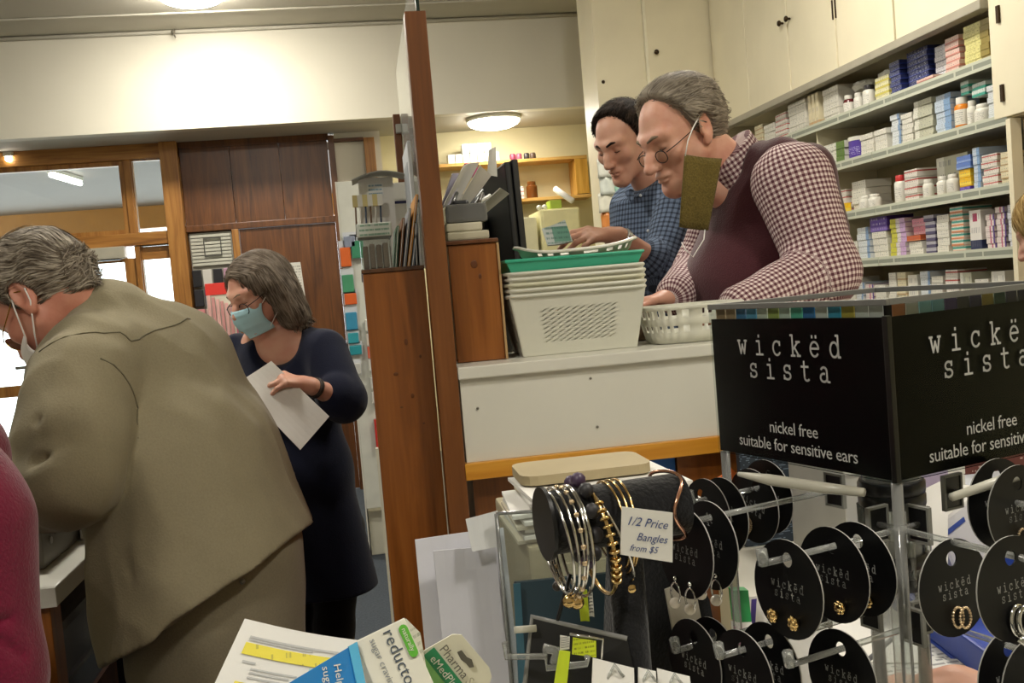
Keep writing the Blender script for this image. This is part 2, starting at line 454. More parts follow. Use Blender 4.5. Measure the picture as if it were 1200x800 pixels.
# ---- lamps
def oyster(x, y, z, label, glow_mat=M_lamp):
    t = thing('ceiling_lamp', label, 'ceiling lamp', (x, y, z), group='round ceiling lamps')
    obj('base', MB().lathe([(0.205, 0.0), (0.205, -0.02), (0.195, -0.03)], 36, Matrix.Translation((x, y, z))), M_oldwhite, t, 'auto')
    pr = [(0.195, -0.028)] + [(0.195*math.cos(a), -0.028-0.062*math.sin(a)) for a in [i*PI/2/7 for i in range(1, 7)]] + [(0.004, -0.09)]
    obj('diffuser', MB().lathe(pr, 36, Matrix.Translation((x, y, z))), glow_mat, t, True)
    return t
oyster(-0.85, 6.2, 3.38, 'round glowing lamp on the high ceiling, against the white bulkhead', M_lamp_bright)
oyster(1.08, 7.3, 2.71, 'round glowing lamp on the low ceiling over the back dispensary shelves', M_lamp_dim)
oyster(-1.0, 2.9, 3.38, 'added unseen round ceiling lamp above the bending customer in the jacket')  # this lamp and the next three are unseen, added to light the room
oyster(-1.0, -0.7, 3.38, 'added unseen round ceiling lamp above the shop floor before the counter')
oyster(1.35, 3.6, 3.38, 'added unseen round ceiling lamp above the dispensary between the two men and the shelves')
oyster(1.35, 0.3, 3.38, 'added unseen round ceiling lamp above the jewellery stand')
def tube_light(a, b, label, z=None):
    a, b = V(a), V(b); t = thing('tube_light', label, 'tube light', (a+b)/2)
    dd = (b-a).normalized(); up = V((0, 0, 0.035))
    side = dd.cross(V((0, 0, 1))).normalized()*0.03
    mb = MB(); 
    mb.prism([a-side+up, b-side+up, b+side+up, a+side+up], 0.03)
    obj('batten', mb, M_oldwhite, t)
    obj('tube', MB().tube([a, b], 0.019, 10), M_tube, t, True)
tube_light((-2.404, 7.512, 2.655), (-2.366, 7.846, 2.655), 'short glowing tube light on the low ceiling before the street window')
tube_light((-2.299, 8.134, 2.61), (-2.247, 8.736, 2.61), 'short glowing tube light under the verandah, seen through the transom window')

# ---- tall cream cupboard facing us at the end of the dispensary wall
tc = thing('tall_cupboard', 'tall cream cupboard facing us behind the two men, small dark knob', 'cupboard', (2.0, 6.1, 0.18))
cb = MB().box((1.56, 6.02, 0.18), (2.74, 6.4, 3.378))
obj('body', cb, M_cream, tc)
dl = obj('door', MB().box((1.895, 5.995, 2.36), (2.49, 6.019, 3.36), 0.003), M_cream, tc)
kb = lambda c, d: MB().lathe([(0.004, 0), (0.007, 0.006), (0.006, 0.014), (0.014, 0.02), (0.016, 0.026), (0.012, 0.032), (0.003, 0.034)], 12, frame(c, V(d).orthogonal(), V(d).cross(V(d).orthogonal())))
kc = V((1.94, 5.994, 2.824))
obj('knob', kb(kc, (0, -1, 0)), M_darkmetal, dl, True)
obj('door_edge', MB().box((1.877, 5.985, 2.36), (1.893, 6.019, 3.36), 0.003), plain('fresh_cream_edge', '#efe9cf', 0.4), tc)
for z in (2.5, 2.62, 2.85, 3.1): obj('hinge', MB().box((2.494, 5.99, z), (2.502, 6.019, z+0.07)), M_darkmetal, tc)
obj('screw', MB().ball((1.599, 6.02, 2.668), 0.012, 8), M_darkmetal, tc, True)
# ---- upper cupboards along the right wall, above the medicine shelves
edges = [5.99, 4.93, 4.38, 3.88, 3.28]
splits = [(5.98, 5.44), (5.44, 4.895), (4.885, 4.385), (4.375, 3.885), (3.875, 3.28)]
uc = thing('wall_cupboard', 'long cream wall cupboard above the medicine shelves', 'cupboard', (2.5, 4.6, 2.33))
obj('body', MB().box((2.322, 3.28, 2.335), (2.749, 5.985, 3.378)), M_cream, uc)
obj('bottom_rail', MB().box((2.275, 3.275, 2.30), (2.33, 5.985, 2.335), 0.004), plain('grey_shelf_rail', '#a39d8c', 0.45), uc)
for i, (a, b) in enumerate(splits):
    dd = obj('door', MB().box((2.3, b+0.003, 2.342), (2.321, a-0.003, 3.37), 0.003), M_cream, uc)
    if i in (1, 2):
        ky = 4.885+(0.045 if i == 1 else -0.04)
        obj('knob', kb((2.3, ky, 2.70), (-1, 0, 0)), M_darkmetal, dd, True)
    if i in (2, 3):
        yy = 4.385 if i == 2 else 4.375
        obj('hinge', MB().box((2.294, yy-0.006+(0.012 if i == 2 else -0.006), 2.57), (2.3, yy+0.0+(0.012 if i == 2 else -0.006), 2.66)), M_darkmetal, dd)
# ---- next cupboard bay nearer to us
nc = thing('wall_cupboard', 'nearest cream cupboard with an exposed hinge, at the right edge', 'cupboard', (2.5, 2.8, 1.9))
obj('body', MB().box((2.322, 1.2, 1.895), (2.749, 3.27, 3.378)), M_cream, nc)
dn = obj('door', MB().box((2.3, 2.45, 1.9), (2.321, 3.265, 3.37), 0.003), M_cream, nc)
for z in (1.955, 2.23): obj('hinge', MB().box((2.292, 3.2, z), (2.3, 3.215, z+0.06)), M_darkmetal, dn)
obj('door', MB().box((2.3, 1.6, 1.9), (2.321, 2.44, 3.37), 0.003), M_cream, nc)
pn = thing('wall_panel_unit', 'beige cupboard end panel below the nearest cream cupboard', 'cupboard', (2.5, 2.6, 0.9))
obj('panel', MB().box((2.34, 1.2, 0.18), (2.749, 3.165, 1.89)), plain('tan_panel', '#b09a72', 0.6), pn)
obj('edge_strip', MB().box((2.292, 3.168, 0.18), (2.335, 3.193, 1.89), 0.002), M_cream, pn)
# ================================================================== MEDICINE SHELVES
SHZ = [2.125, 1.907, 1.665, 1.437, 1.205]
shelf_names = ['top', 'second', 'third', 'fourth', 'fifth']
rack = thing('medicine_shelving', 'long cream shelving unit full of medicines behind the older man', 'shelving', (2.5, 4.6, 0.18))
M_strip = printed('price_strip', '#c3c6b4', '#70776c', rows=1, fill=0.62, axis_u=1, axis_v=2, margin=0.0)
obj('back_panel', MB().box((2.64, 3.2, 0.18), (2.66, 5.99, 2.30)), plain('shelf_back', '#a39878', 0.6), rack)
for i, z in enumerate(SHZ + [0.98]):
    sb = obj('shelf', MB().box((2.312, 3.2, z-0.022), (2.64, 5.99, z), 0.002), M_oldwhite, rack)
    for k in range(3):
        ya, yb = 3.2+k*0.93, 3.2+(k+1)*0.93
        obj('price_strip', MB().box((2.302, ya, z-0.034), (2.312, yb-0.004, z+0.006)), M_strip, sb)
for y in (4.70, 5.6):
    for i in range(1, 5):
        z0 = SHZ[i]; z1 = 2.30 if i == 0 else SHZ[i-1]-0.022
        obj('divider', MB().box((2.33, y-0.006, z0), (2.64, y+0.006, z1)), M_cream, rack)
obj('base_cupboard', MB().box((2.32, 3.24, 0.18), (2.64, 5.99, 0.95)), M_cream, rack)

def carton_mat(name, base, band, lo=0.0, hi=0.0, ax=1, ink='#6d7078', second=None, rough=0.45, rows=3):
    """printed carton: base colour, a colour band along y (ax=1) or z (ax=2), small print on the front"""
    acc = []
    if hi > lo: acc.append((0.0, 1.01, lo, hi, band) if ax == 1 else (lo, hi, -0.01, 1.01, band))
    if second: acc.append(second)
    return printed(name, base, ink, rows=rows, fill=0.45, axis_u=1, axis_v=2, accents=acc, rough=rough, margin=0.1)
CM = {
 'white': carton_mat('carton_white', '#d9d6ca', '#d9d6ca'),
 'whiteblue': carton_mat('carton_white_blue', '#d3d8da', '#7f9cc0', 0.0, 0.22, 1),
 'whitered': carton_mat('carton_white_red', '#dbd5cc', '#b04a45', 0.62, 0.8, 2),
 'whitegreen': carton_mat('carton_white_green', '#dad9cc', '#5c7a35', 0.0, 0.38, 1),
 'whitepink': carton_mat('carton_white_pink', '#dccfcb', '#b5476e', 0.36, 0.5, 1, second=(0, 1.01, 0.0, 0.14, '#5b3f87')),
 'navy': carton_mat('carton_navy', '#1d2554', '#2b3a85', 0.0, 0.3, 2, ink='#c7cbe0'),
 'navywhite': carton_mat('carton_navy_white', '#1d2554', '#d6d8dc', 0.35, 0.95, 1, ink='#39427a'),
 'olive': carton_mat('carton_olive', '#8d7c3a', '#d2cb86', 0.35, 1.01, 1, ink='#77713a'),
 'pinkwhite': carton_mat('carton_pink_white', '#d8b8ac', '#c98578', 0.0, 0.3, 2),
 'orange': carton_mat('carton_orange', '#d98c63', '#c9743f', 0.0, 0.3, 2),
 'yellownavy': carton_mat('carton_yellow_white', '#ded9ae', '#c9bd52', 0.1, 0.45, 2),
 'cream': carton_mat('carton_cream', '#d9cfae', '#c8a77a', 0.0, 0.16, 2),
 'paleblue': carton_mat('carton_pale_blue', '#b9c6d4', '#7d9ec4', 0.0, 0.4, 1),
 'greygreen': carton_mat('carton_grey_green', '#b9b9a4', '#dddccf', 0.75, 1.01, 1),
 'teal': carton_mat('carton_teal', '#c8d4cd', '#2e9a86', 0.0, 0.42, 2),
 'tealorange': carton_mat('carton_teal_orange', '#dcd6c6', '#3f9d8f', 0.5, 0.8, 2, second=(0.0, 0.28, 0, 1.01, '#d9895e')),
 'yellow': carton_mat('carton_yellow', '#e3b51c', '#e8cb4c', 0.2, 0.5, 2),
 'purple': carton_mat('carton_purple', '#56389c', '#7d63bb', 0.0, 0.3, 2, ink='#d6cff0'),
 'blue': carton_mat('carton_blue', '#5878bd', '#8ba4d4', 0.0, 0.3, 2),
 'limepink': carton_mat('carton_lime_pink', '#d8d1cf', '#c6c23c', 0.6, 1.01, 1, second=(0, 1.01, 0, 0.35, '#c2a0ca')),
 'pink': carton_mat('carton_pink', '#d58fa2', '#e0b4bf', 0.0, 0.3, 2),
 'rust': carton_mat('carton_rust', '#c05a30', '#d98a5c', 0.0, 0.2, 2),
 'greypurple': carton_mat('carton_grey_purple', '#a8a5b0', '#4b4566', 0.0, 0.5, 2),
 'whitenavy': carton_mat('carton_white_navy', '#dcd8d2', '#20294f', 0.0, 0.26, 2, second=(0.72, 0.92, 0.3, 0.7, '#a02a55')),
 'purpledark': carton_mat('carton_dark_purple', '#3c3158', '#6a5a90', 0.0, 0.3, 2),
}
LOOK = {'white': 'plain white', 'whiteblue': 'white and pale blue', 'whitered': 'white carton with red line', 'whitegreen': 'white and green',
 'whitepink': 'white, pink and purple', 'navy': 'dark navy', 'navywhite': 'navy with white label', 'olive': 'olive and pale yellow', 'pinkwhite': 'pink and white',
 'orange': 'orange', 'yellownavy': 'pale yellow and white', 'cream': 'cream', 'paleblue': 'pale blue', 'greygreen': 'pale grey-green', 'teal': 'teal and white',
 'tealorange': 'white, teal and orange', 'yellow': 'bright yellow', 'purple': 'bright purple', 'blue': 'mid blue', 'limepink': 'lime and lilac', 'pink': 'pink',
 'rust': 'rust orange', 'greypurple': 'grey and purple', 'whitenavy': 'white, navy-based', 'purpledark': 'dark purple'}
ORD = ['first', 'second', 'third', 'fourth', 'fifth', 'sixth', 'seventh', 'eighth', 'ninth', 'tenth', 'eleventh', 'twelfth', 'thirteenth', 'fourteenth', 'fifteenth', 'sixteenth', 'seventeenth', 'eighteenth', 'nineteenth', 'twentieth']
cart_mesh = {}
def carton(kind, wdt, dep, hgt, M, label, group):
    key = (kind, round(wdt, 2), round(dep, 2), round(hgt, 3))
    if key not in cart_mesh:
        o = obj('medicine_carton', MB().box((0, -key[1]/2, 0), (key[2], key[1]/2, key[3]), 0.0015), CM[kind], None)
        cart_mesh[key] = o.data
    else:
        o = bpy.data.objects.new('medicine_carton', cart_mesh[key]); COL.objects.link(o)
    o.matrix_world = M
    return tag(o, label, 'medicine box', group)
def stackw(si, n0, y0, y1, kind, n, h, x=2.335, dep=0.13, z=None, jit=0.006):
    """stack of n flat cartons on shelf si between y0 (near) and y1"""
    z0 = SHZ[si] if z is None else z
    for k in range(n):
        M = Matrix.Translation((x+random.uniform(0, jit), (y0+y1)/2+random.uniform(-jit, jit)*0.6, z0+k*h+0.0004)) @ Matrix.Rotation(random.uniform(-0.03, 0.03), 4, 'Z')
        lab = f"{LOOK[kind]} medicine box, {ORD[k]} from the bottom of stack {ORD[n0]} from right, {shelf_names[si]} shelf"
        lab = ' '.join(lab.split()[:16])
        carton(kind, abs(y1-y0)*0.96, dep, h-0.0008, M, lab, f'medicine boxes on the {shelf_names[si]} shelf')
M_capw = plain('white_cap', '#dedbd0', 0.4)
M_bottles = {'orange': plain('orange_bottle', '#d8811f', 0.3), 'white': plain('white_bottle', '#d9d7cb', 0.35), 'brown': plain('brown_red_bottle', '#5b1f22', 0.25),
             'red': plain('red_bottle_top', '#c43030', 0.35), 'purple': plain('purple_tub', '#4e3594', 0.4), 'dark': plain('dark_bottle', '#2d2a2c', 0.3), 'amber': plain('amber_glass_bottle', '#6b3c14', 0.2)}
M_blabel = printed('bottle_label', '#dcd9cf', '#7c7c7c', rows=7, fill=0.5, axis_u=1, axis_v=2)
def bottle(si, y, r, h, body, cap, label, x=2.36, z=None, lab=True, shelfgroup=None):
    z0 = SHZ[si] if z is None else z
    t = thing('medicine_bottle', label, 'bottle', (x, y, z0), group=shelfgroup)
    T = Matrix.Translation((x, y, z0+0.0004)); hb = h*0.78
    obj('body', MB().lathe([(r*0.94, 0), (r, 0.004), (r, hb-0.008), (r*0.8, hb), (r*0.62, hb+0.002)], 16, T), M_bottles[body], t, 'auto')
    obj('cap', MB().lathe([(r*0.74, hb+0.001), (r*0.76, hb+0.004), (r*0.76, h-0.003), (r*0.7, h)], 16, T), M_capw if cap == 'white' else M_bottles[cap], t, 'auto')
    if lab: obj('label', MB().lathe([(r*1.008, hb*0.2), (r*1.012, hb*0.21), (r*1.012, hb*0.78), (r*1.008, hb*0.79)], 16, T), M_blabel, t, 'auto')
    return t
# --- top shelf, from the cupboard end (right) to the left
S = 0
stackw(S, 0, 3.317, 3.473, 'olive', 7, 0.0225, dep=0.2)
stackw(S, 1, 3.506, 3.596, 'pinkwhite', 6, 0.024)
stackw(S, 2, 3.607, 3.739, 'navywhite', 7, 0.021, x=2.38)
stackw(S, 3, 3.752, 3.907, 'navy', 8, 0.0205, x=2.36)
stackw(S, 4, 3.921, 4.004, 'navy', 7, 0.021)
stackw(S, 5, 4.018, 4.134, 'yellownavy', 4, 0.027)
stackw(S, 6, 3.656, 3.778, 'pinkwhite', 2, 0.0125, x=2.318, dep=0.05)
bottle(S, 4.222, 0.03, 0.1, 'white', 'dark', 'white bottle with dark lid beside pale yellow boxes on the top shelf')
bottle(S, 4.317, 0.024, 0.085, 'white', 'white', 'white bottle with white lid near the middle of the top shelf')
bottle(S, 4.408, 0.028, 0.092, 'brown', 'white', 'dark red bottle with white lid on the top shelf')
stackw(S, 6, 4.464, 4.633, 'white', 6, 0.0265)
for k in range(3):
    y = 4.680+k*0.04; 
    carton('cream', 0.034, 0.12, 0.165, Matrix.Translation((2.33, y, SHZ[0])), f'tall upright cream medicine box, {ORD[k]} of three together on the top shelf', 'upright boxes on the top shelf')
stackw(S, 7, 4.816, 5.033, 'white', 8, 0.0205)
stackw(S, 8, 5.055, 5.201, 'whitered', 5, 0.028)
stackw(S, 9, 5.212, 5.355, 'white', 5, 0.022)
stackw(S, 10, 5.379, 5.492, 'cream', 5, 0.026)
# clear bags of packs lying on top of the boxes
for (px, z, lab) in ((993, 2.225, 'crumpled clear plastic bag of packs above the white bottles, top shelf'), (1016, 2.235, 'small crumpled clear bag above the pale yellow boxes, top shelf')):
    bm_ = MB().ball((2.40, 4.329 if px == 993 else 4.114, SHZ[0]+0.118), (0.045, 0.07, 0.03), 12)
    bm_.v = [(p[0]+random.uniform(-.006, .006), p[1]+random.uniform(-.01, .01), p[2]+random.uniform(-.006, .006)) for p in bm_.v]
    one('plastic_bag', bm_, plain('clear_bag', '#c9c8bd', 0.25), lab, 'plastic bag')
# --- second shelf
S = 1
stackw(S, 0, 3.293, 3.353, 'whiteblue', 6, 0.0215)
bottle(S, 3.407, 0.034, 0.075, 'white', 'white', 'wide white jar under the teal boxes on the second shelf')
bottle(S, 3.476, 0.02, 0.1, 'white', 'white', 'narrow white bottle beside the orange bottle on the second shelf')
bottle(S, 3.537, 0.03, 0.125, 'orange', 'white', 'bright orange bottle with white lid on the second shelf')
stackw(S, 1, 3.358, 3.446, 'teal', 2, 0.026, z=SHZ[1]+0.103)
stackw(S, 2, 3.457, 3.511, 'teal', 2, 0.026, z=SHZ[1]+0.126)
stackw(S, 3, 3.579, 3.684, 'paleblue', 7, 0.0225)
stackw(S, 4, 3.702, 3.841, 'greygreen', 7, 0.0235, dep=0.2)
stackw(S, 5, 3.854, 3.934, 'white', 6, 0.022)
stackw(S, 6, 3.947, 4.017, 'whiteblue', 6, 0.024)
stackw(S, 7, 4.040, 4.143, 'white', 4, 0.0245, x=2.325)
stackw(S, 8, 4.158, 4.274, 'white', 4, 0.0245, x=2.325)
stackw(S, 9, 4.067, 4.201, 'purpledark', 5, 0.03, x=2.475, dep=0.1)
tb = thing('purple_tub', 'large purple tub with white print on the second shelf', 'tub', (2.378, 4.362, SHZ[1]))
T = Matrix.Translation((2.378, 4.362, SHZ[1]+0.0005))
obj('body', MB().lathe([(0.05, 0), (0.054, 0.004), (0.054, 0.088), (0.05, 0.092)], 20, T), M_bottles['purple'], tb, 'auto')
obj('lid', MB().lathe([(0.056, 0.088), (0.056, 0.104), (0.052, 0.107)], 20, T), M_bottles['white'], tb, 'auto')
obj('label', MB().lathe([(0.0545, 0.02), (0.0548, 0.021), (0.0548, 0.06), (0.0545, 0.061)], 20, T), printed('tub_print', '#4e3594', '#c9c2e6', 5, 0.5, 1, 2), tb, 'auto')
stackw(S, 10, 4.446, 4.651, 'whitegreen', 3, 0.036)
stackw(S, 11, 4.755, 4.884, 'white', 5, 0.024)
stackw(S, 12, 4.915, 5.030, 'cream', 4, 0.024)
# --- third shelf
S = 2
stackw(S, 0, 3.233, 3.300, 'cream', 5, 0.024)
stackw(S, 1, 3.315, 3.406, 'whitered', 5, 0.025)
stackw(S, 2, 3.416, 3.459, 'paleblue', 5, 0.032)
stackw(S, 3, 3.480, 3.557, 'purple', 1, 0.022)
stackw(S, 3, 3.476, 3.553, 'yellow', 2, 0.034, z=SHZ[2]+0.022)
stackw(S, 3, 3.475, 3.564, 'blue', 2, 0.026, z=SHZ[2]+0.09)
for k, yy in enumerate((3.600, 3.670, 3.774)):
    bottle(S, yy, 0.026-0.002*k, 0.08, 'white', 'white', f'{["first", "second", "third"][k]} white tub from the right of three in a row, third shelf', x=2.345, shelfgroup='white tubs on the third shelf')
stackw(S, 4, 3.583, 3.799, 'greygreen', 1, 0.165, x=2.40, dep=0.06)
stackw(S, 5, 3.835, 3.941, 'whitered', 4, 0.034)
bottle(S, 4.005, 0.028, 0.125, 'white', 'red', 'white bottle with tall bright red cap on the third shelf', lab=True)
stackw(S, 6, 4.043, 4.115, 'pinkwhite', 5, 0.026, x=2.40)
for k, yy in enumerate((4.204, 4.290)):
    bottle(S, yy, 0.03, 0.065, 'white', 'white', f'short white tub, {["right", "left"][k]} one of a pair on the third shelf', x=2.345)
stackw(S, 7, 4.310, 4.450, 'white', 4, 0.036, x=2.36)
stackw(S, 8, 4.439, 4.499, 'yellow', 1, 0.05, x=2.32, dep=0.03)
stackw(S, 9, 4.502, 4.582, 'whitered', 4, 0.03, x=2.36)
# --- fourth shelf
S = 3
stackw(S, 0, 3.224, 3.271, 'navywhite', 6, 0.026)
stackw(S, 1, 3.286, 3.340, 'whitepink', 7, 0.022)
stackw(S, 2, 3.350, 3.406, 'whitepink', 6, 0.022)
stackw(S, 3, 3.422, 3.497, 'whitenavy', 1, 0.155)
stackw(S, 4, 3.541, 3.620, 'tealorange', 7, 0.0255)
stackw(S, 5, 3.638, 3.721, 'white', 5, 0.031)
stackw(S, 6, 3.734, 3.809, 'greypurple', 6, 0.027)
stackw(S, 7, 3.831, 3.930, 'white', 2, 0.03)
stackw(S, 7, 3.826, 3.931, 'rust', 1, 0.024, z=SHZ[3]+0.062, x=2.325)
stackw(S, 7, 3.821, 3.940, 'pink', 2, 0.034, z=SHZ[3]+0.088, x=2.36)
stackw(S, 8, 3.953, 4.080, 'limepink', 8, 0.021)
stackw(S, 9, 4.109, 4.229, 'white', 4, 0.03)
stackw(S, 9, 4.093, 4.251, 'purple', 1, 0.066, z=SHZ[3]+0.122)
stackw(S, 10, 4.268, 4.372, 'whiteblue', 5, 0.03)
stackw(S, 11, 4.384, 4.477, 'white', 3, 0.03)
# --- fifth shelf: only the upper halves show above the stand
S = 4
kinds5 = ['white', 'white', 'greygreen', 'whitered', 'white', 'whiteblue', 'white', 'cream', 'white', 'white', 'whitepink', 'whiteblue', 'white', 'pinkwhite']
y = 3.30
for k, kd in enumerate(kinds5):
    wd = random.uniform(0.06, 0.1)
    nn = random.choice((1, 4, 5)); hh = 0.15 if nn == 1 else random.uniform(0.027, 0.033)
    stackw(S, k, y, y+wd, kd, nn, hh); y += wd+random.uniform(0.008, 0.03)
# ================================================================== BODIES: smooth-blended volumes meshed by surface nets
class Sdf:
    """list of rounded volumes blended into one continuous skin"""
    def __init__(s): s.p = []; s.M = Matrix.Identity(4); s.sc = 1.0
    def at(s, M=None, sc=1.0): s.M = M if M is not None else Matrix.Identity(4); s.sc = sc; return s
    def _t(s, p): return np.array(s.M @ (V(p)*s.sc), float)
    def _add(s, op, f, c, r, k): s.p.append((op, f, np.array(c, float), r, k*s.sc)); return s
    def cap(s, a, b, ra, rb, k=0.02, op='u'):
        a, b = s._t(a), s._t(b); ra *= s.sc; rb *= s.sc
        d = b-a; L2 = max(1e-9, d @ d)
        def f(P):
            t = np.clip((P-a) @ d/L2, 0, 1)
            return np.linalg.norm(P-a-t[:, None]*d, axis=1)-(ra+(rb-ra)*t)
        return s._add(op, f, (a+b)/2, np.sqrt(L2)/2+max(ra, rb), k)
    def chain(s, pts, rs, k=0.02, op='u'):
        for i in range(len(pts)-1): s.cap(pts[i], pts[i+1], rs[i], rs[i+1], k, op)
        return s
    def ell(s, c, r, k=0.02, rot=None, op='u'):
        R = np.array(s.M.to_3x3().normalized() @ (rot if rot is not None else Matrix.Identity(3)))
        cc = s._t(c); r = np.array(r, float)*s.sc
        def f(P):
            q = (P-cc) @ R
            k0 = np.linalg.norm(q/r, axis=1); k1 = np.linalg.norm(q/(r*r), axis=1)
            return k0*(k0-1)/np.maximum(k1, 1e-6)
        return s._add(op, f, cc, float(max(r)), k)
    def slab(s, a, b, side, ra, rb, k=0.03, op='u'):
        """elliptic cone: at a half-widths ra=(side, front), at b rb"""
        a, b = s._t(a), s._t(b); ax = b-a; L = np.linalg.norm(ax); ax = ax/L
        sd = np.array(s.M.to_3x3().normalized() @ V(side)); sd = sd-ax*(sd @ ax); sd /= np.linalg.norm(sd); fr = np.cross(ax, sd)
        ra = np.array(ra)*s.sc; rb = np.array(rb)*s.sc
        def f(P):
            q = P-a; t = np.clip(q @ ax/L, 0, 1); off = q-t[:, None]*(ax*L)
            rs = ra[0]+(rb[0]-ra[0])*t; rf = ra[1]+(rb[1]-ra[1])*t; m = np.minimum(rs, rf)
            kk = np.sqrt((off @ sd/rs)**2+(off @ fr/rf)**2+(off @ ax/m)**2)
            return (kk-1)*m
        return s._add(op, f, (a+b)/2, L/2+float(max(ra.max(), rb.max())), k)
    def plane(s, p, n, k=0.004):
        """cut away everything on the side n points to"""
        p = s._t(p); n = np.array((s.M.to_3x3().normalized() @ V(n)).normalized())
        return s._add('s', lambda P: -((P-p) @ n), p, 1e9, k)
    def fn(s, f): s.p.append(('f', f, np.zeros(3), 1e9, 0)); return s
    def ev(s, P, c=None, rad=None):
        d = np.full(len(P), 1e3)
        for op, f, pc, pr, k in s.p:
            if c is not None and pr < 1e8 and np.linalg.norm(pc-c)-pr-rad > k+0.03: continue
            if op == 'f': d = f(P, d); continue
            e = f(P)
            if op == 'u':
                h = np.maximum(k-np.abs(d-e), 0)/k; d = np.minimum(d, e)-h*h*k*0.25
            else:
                e = -e; h = np.maximum(k-np.abs(d-e), 0)/k; d = np.maximum(d, e)+h*h*k*0.25
        return d
    def bounds(s):
        u = [q for q in s.p if q[0] == 'u']
        return np.min([q[2]-q[3] for q in u], axis=0), np.max([q[2]+q[3] for q in u], axis=0)
    def mesh(s, h, B=14):
        lo, hi = s.bounds(); lo = lo-2*h; nb = np.ceil((hi+2*h-lo)/(B*h)).astype(int)
        NB = nb*B+3; rad = B*h*0.87+h
        ctr = np.stack(np.meshgrid(*[np.arange(n) for n in nb], indexing='ij'), -1).reshape(-1, 3)
        cp = lo+(ctr+0.5)*B*h
        dc = s.ev(cp)
        act = np.abs(dc) < rad*1.5+0.02
        g = np.arange(B+1); loc = np.stack(np.meshgrid(g, g, g, indexing='ij'), -1).reshape(-1, 3)
        corners = [(i, j, k) for i in (0, 1) for j in (0, 1) for k in (0, 1)]
        edges = [(a, b) for a in range(8) for b in range(a+1, 8) if sum(abs(corners[a][q]-corners[b][q]) for q in range(3)) == 1]
        keys = []; poss = []; quads = []
        key = lambda I: (I[..., 0].astype(np.int64)*NB[1]+I[..., 1])*NB[2]+I[..., 2]
        for bc, c in zip(ctr[act], cp[act]):
            base = bc*B
            P = lo+(base+loc)*h
            D = s.ev(P, c, rad).reshape(B+1, B+1, B+1)
            if D.min() > 0 or D.max() < 0: continue
            C8 = np.stack([D[i:B+i, j:B+j, k:B+k] for i, j, k in corners], -1)
            ng = C8 < 0; cnt = ng.sum(-1); mix = np.argwhere((cnt > 0) & (cnt < 8))
            if len(mix):
                v8 = C8[mix[:, 0], mix[:, 1], mix[:, 2]]; acc = np.zeros((len(mix), 3)); n_ = np.zeros(len(mix))
                for a, b in edges:
                    da, db = v8[:, a], v8[:, b]; cr = (da < 0) != (db < 0)
                    t = np.where(cr, da/np.where(cr, da-db, 1), 0)
                    pt = np.array(corners[a])+(np.array(corners[b])-np.array(corners[a]))*t[:, None]
                    acc += np.where(cr[:, None], pt, 0); n_ += cr
                keys.append(key(base+mix)); poss.append(lo+(base+mix+acc/n_[:, None])*h)
            for ax in range(3):
                sl0 = [slice(0, B)]*3; sl1 = [slice(0, B)]*3; sl1[ax] = slice(1, B+1)
                d0, d1 = D[tuple(sl0)], D[tuple(sl1)]
                e = np.argwhere((d0 < 0) != (d1 < 0))
                if not len(e): continue
                fl = d0[e[:, 0], e[:, 1], e[:, 2]] < 0
                I = base+e; u = np.zeros(3, int); w_ = np.zeros(3, int); u[(ax+1) % 3] = 1; w_[(ax+2) % 3] = 1
                q = np.stack([key(I-u-w_), key(I-w_), key(I), key(I-u)], -1)
                q[~fl] = q[~fl][:, ::-1]; quads.append(q)
        K = np.concatenate(keys); X = np.concatenate(poss); o = np.argsort(K); K = K[o]; X = X[o]
        Q = np.concatenate(quads); ix = np.searchsorted(K, Q); ix = np.minimum(ix, len(K)-1)
        ok = (K[ix] == Q).all(1)
        return X, ix[ok]
    def grad(s, P, e=0.002):
        g = np.stack([s.ev(P+np.eye(3)[i]*e)-s.ev(P-np.eye(3)[i]*e) for i in range(3)], -1)
        return g/np.maximum(np.linalg.norm(g, axis=1, keepdims=True), 1e-9)

def flesh(name, sdf, h, mat, parent, uv=None, relax=1):
    """mesh an Sdf and link it as one smooth part"""
    X, Q = sdf.mesh(h)
    for _ in range(relax):      # light smoothing evens out the grid
        S_ = np.zeros_like(X); n_ = np.zeros(len(X))
        for i in range(4):
            np.add.at(S_, Q[:, i], X[Q[:, (i+1) % 4]]+X[Q[:, (i+3) % 4]]); np.add.at(n_, Q[:, i], 2)
        X = np.where(n_[:, None] > 0, 0.5*X+0.5*S_/np.maximum(n_, 1)[:, None], X)
    M = WM[parent.name] if parent else Matrix.Identity(4)
    Mi = np.array(M.inverted()); Y = X @ Mi[:3, :3].T+Mi[:3, 3]
    me = bpy.data.meshes.new(name)
    me.vertices.add(len(Y)); me.vertices.foreach_set('co', Y.astype(np.float32).ravel())
    me.loops.add(len(Q)*4); me.loops.foreach_set('vertex_index', Q.astype(np.int32).ravel())
    me.polygons.add(len(Q)); me.polygons.foreach_set('loop_start', np.arange(0, len(Q)*4, 4, dtype=np.int32))
    me.polygons.foreach_set('use_smooth', np.ones(len(Q), bool))
    me.update(calc_edges=True)
    for m_ in (mat if isinstance(mat, (list, tuple)) else [mat]): me.materials.append(m_)
    if uv is not None:
        U, per = uv(X)                      # (n,2) coordinates and the wrap length of u
        L = U[Q]                            # (f,4,2)
        per = per[Q[:, 0]]
        du = L[:, :, 0]-L[:, :1, 0]
        L[:, :, 0] -= np.round(du/per[:, None])*per[:, None]
        lay = me.uv_layers.new(name='UVMap'); lay.data.foreach_set('uv', L.astype(np.float32).ravel())
    o = bpy.data.objects.new(name, me); COL.objects.link(o)
    if parent: o.parent = parent
    WM[o.name] = M
    return o, X, Q

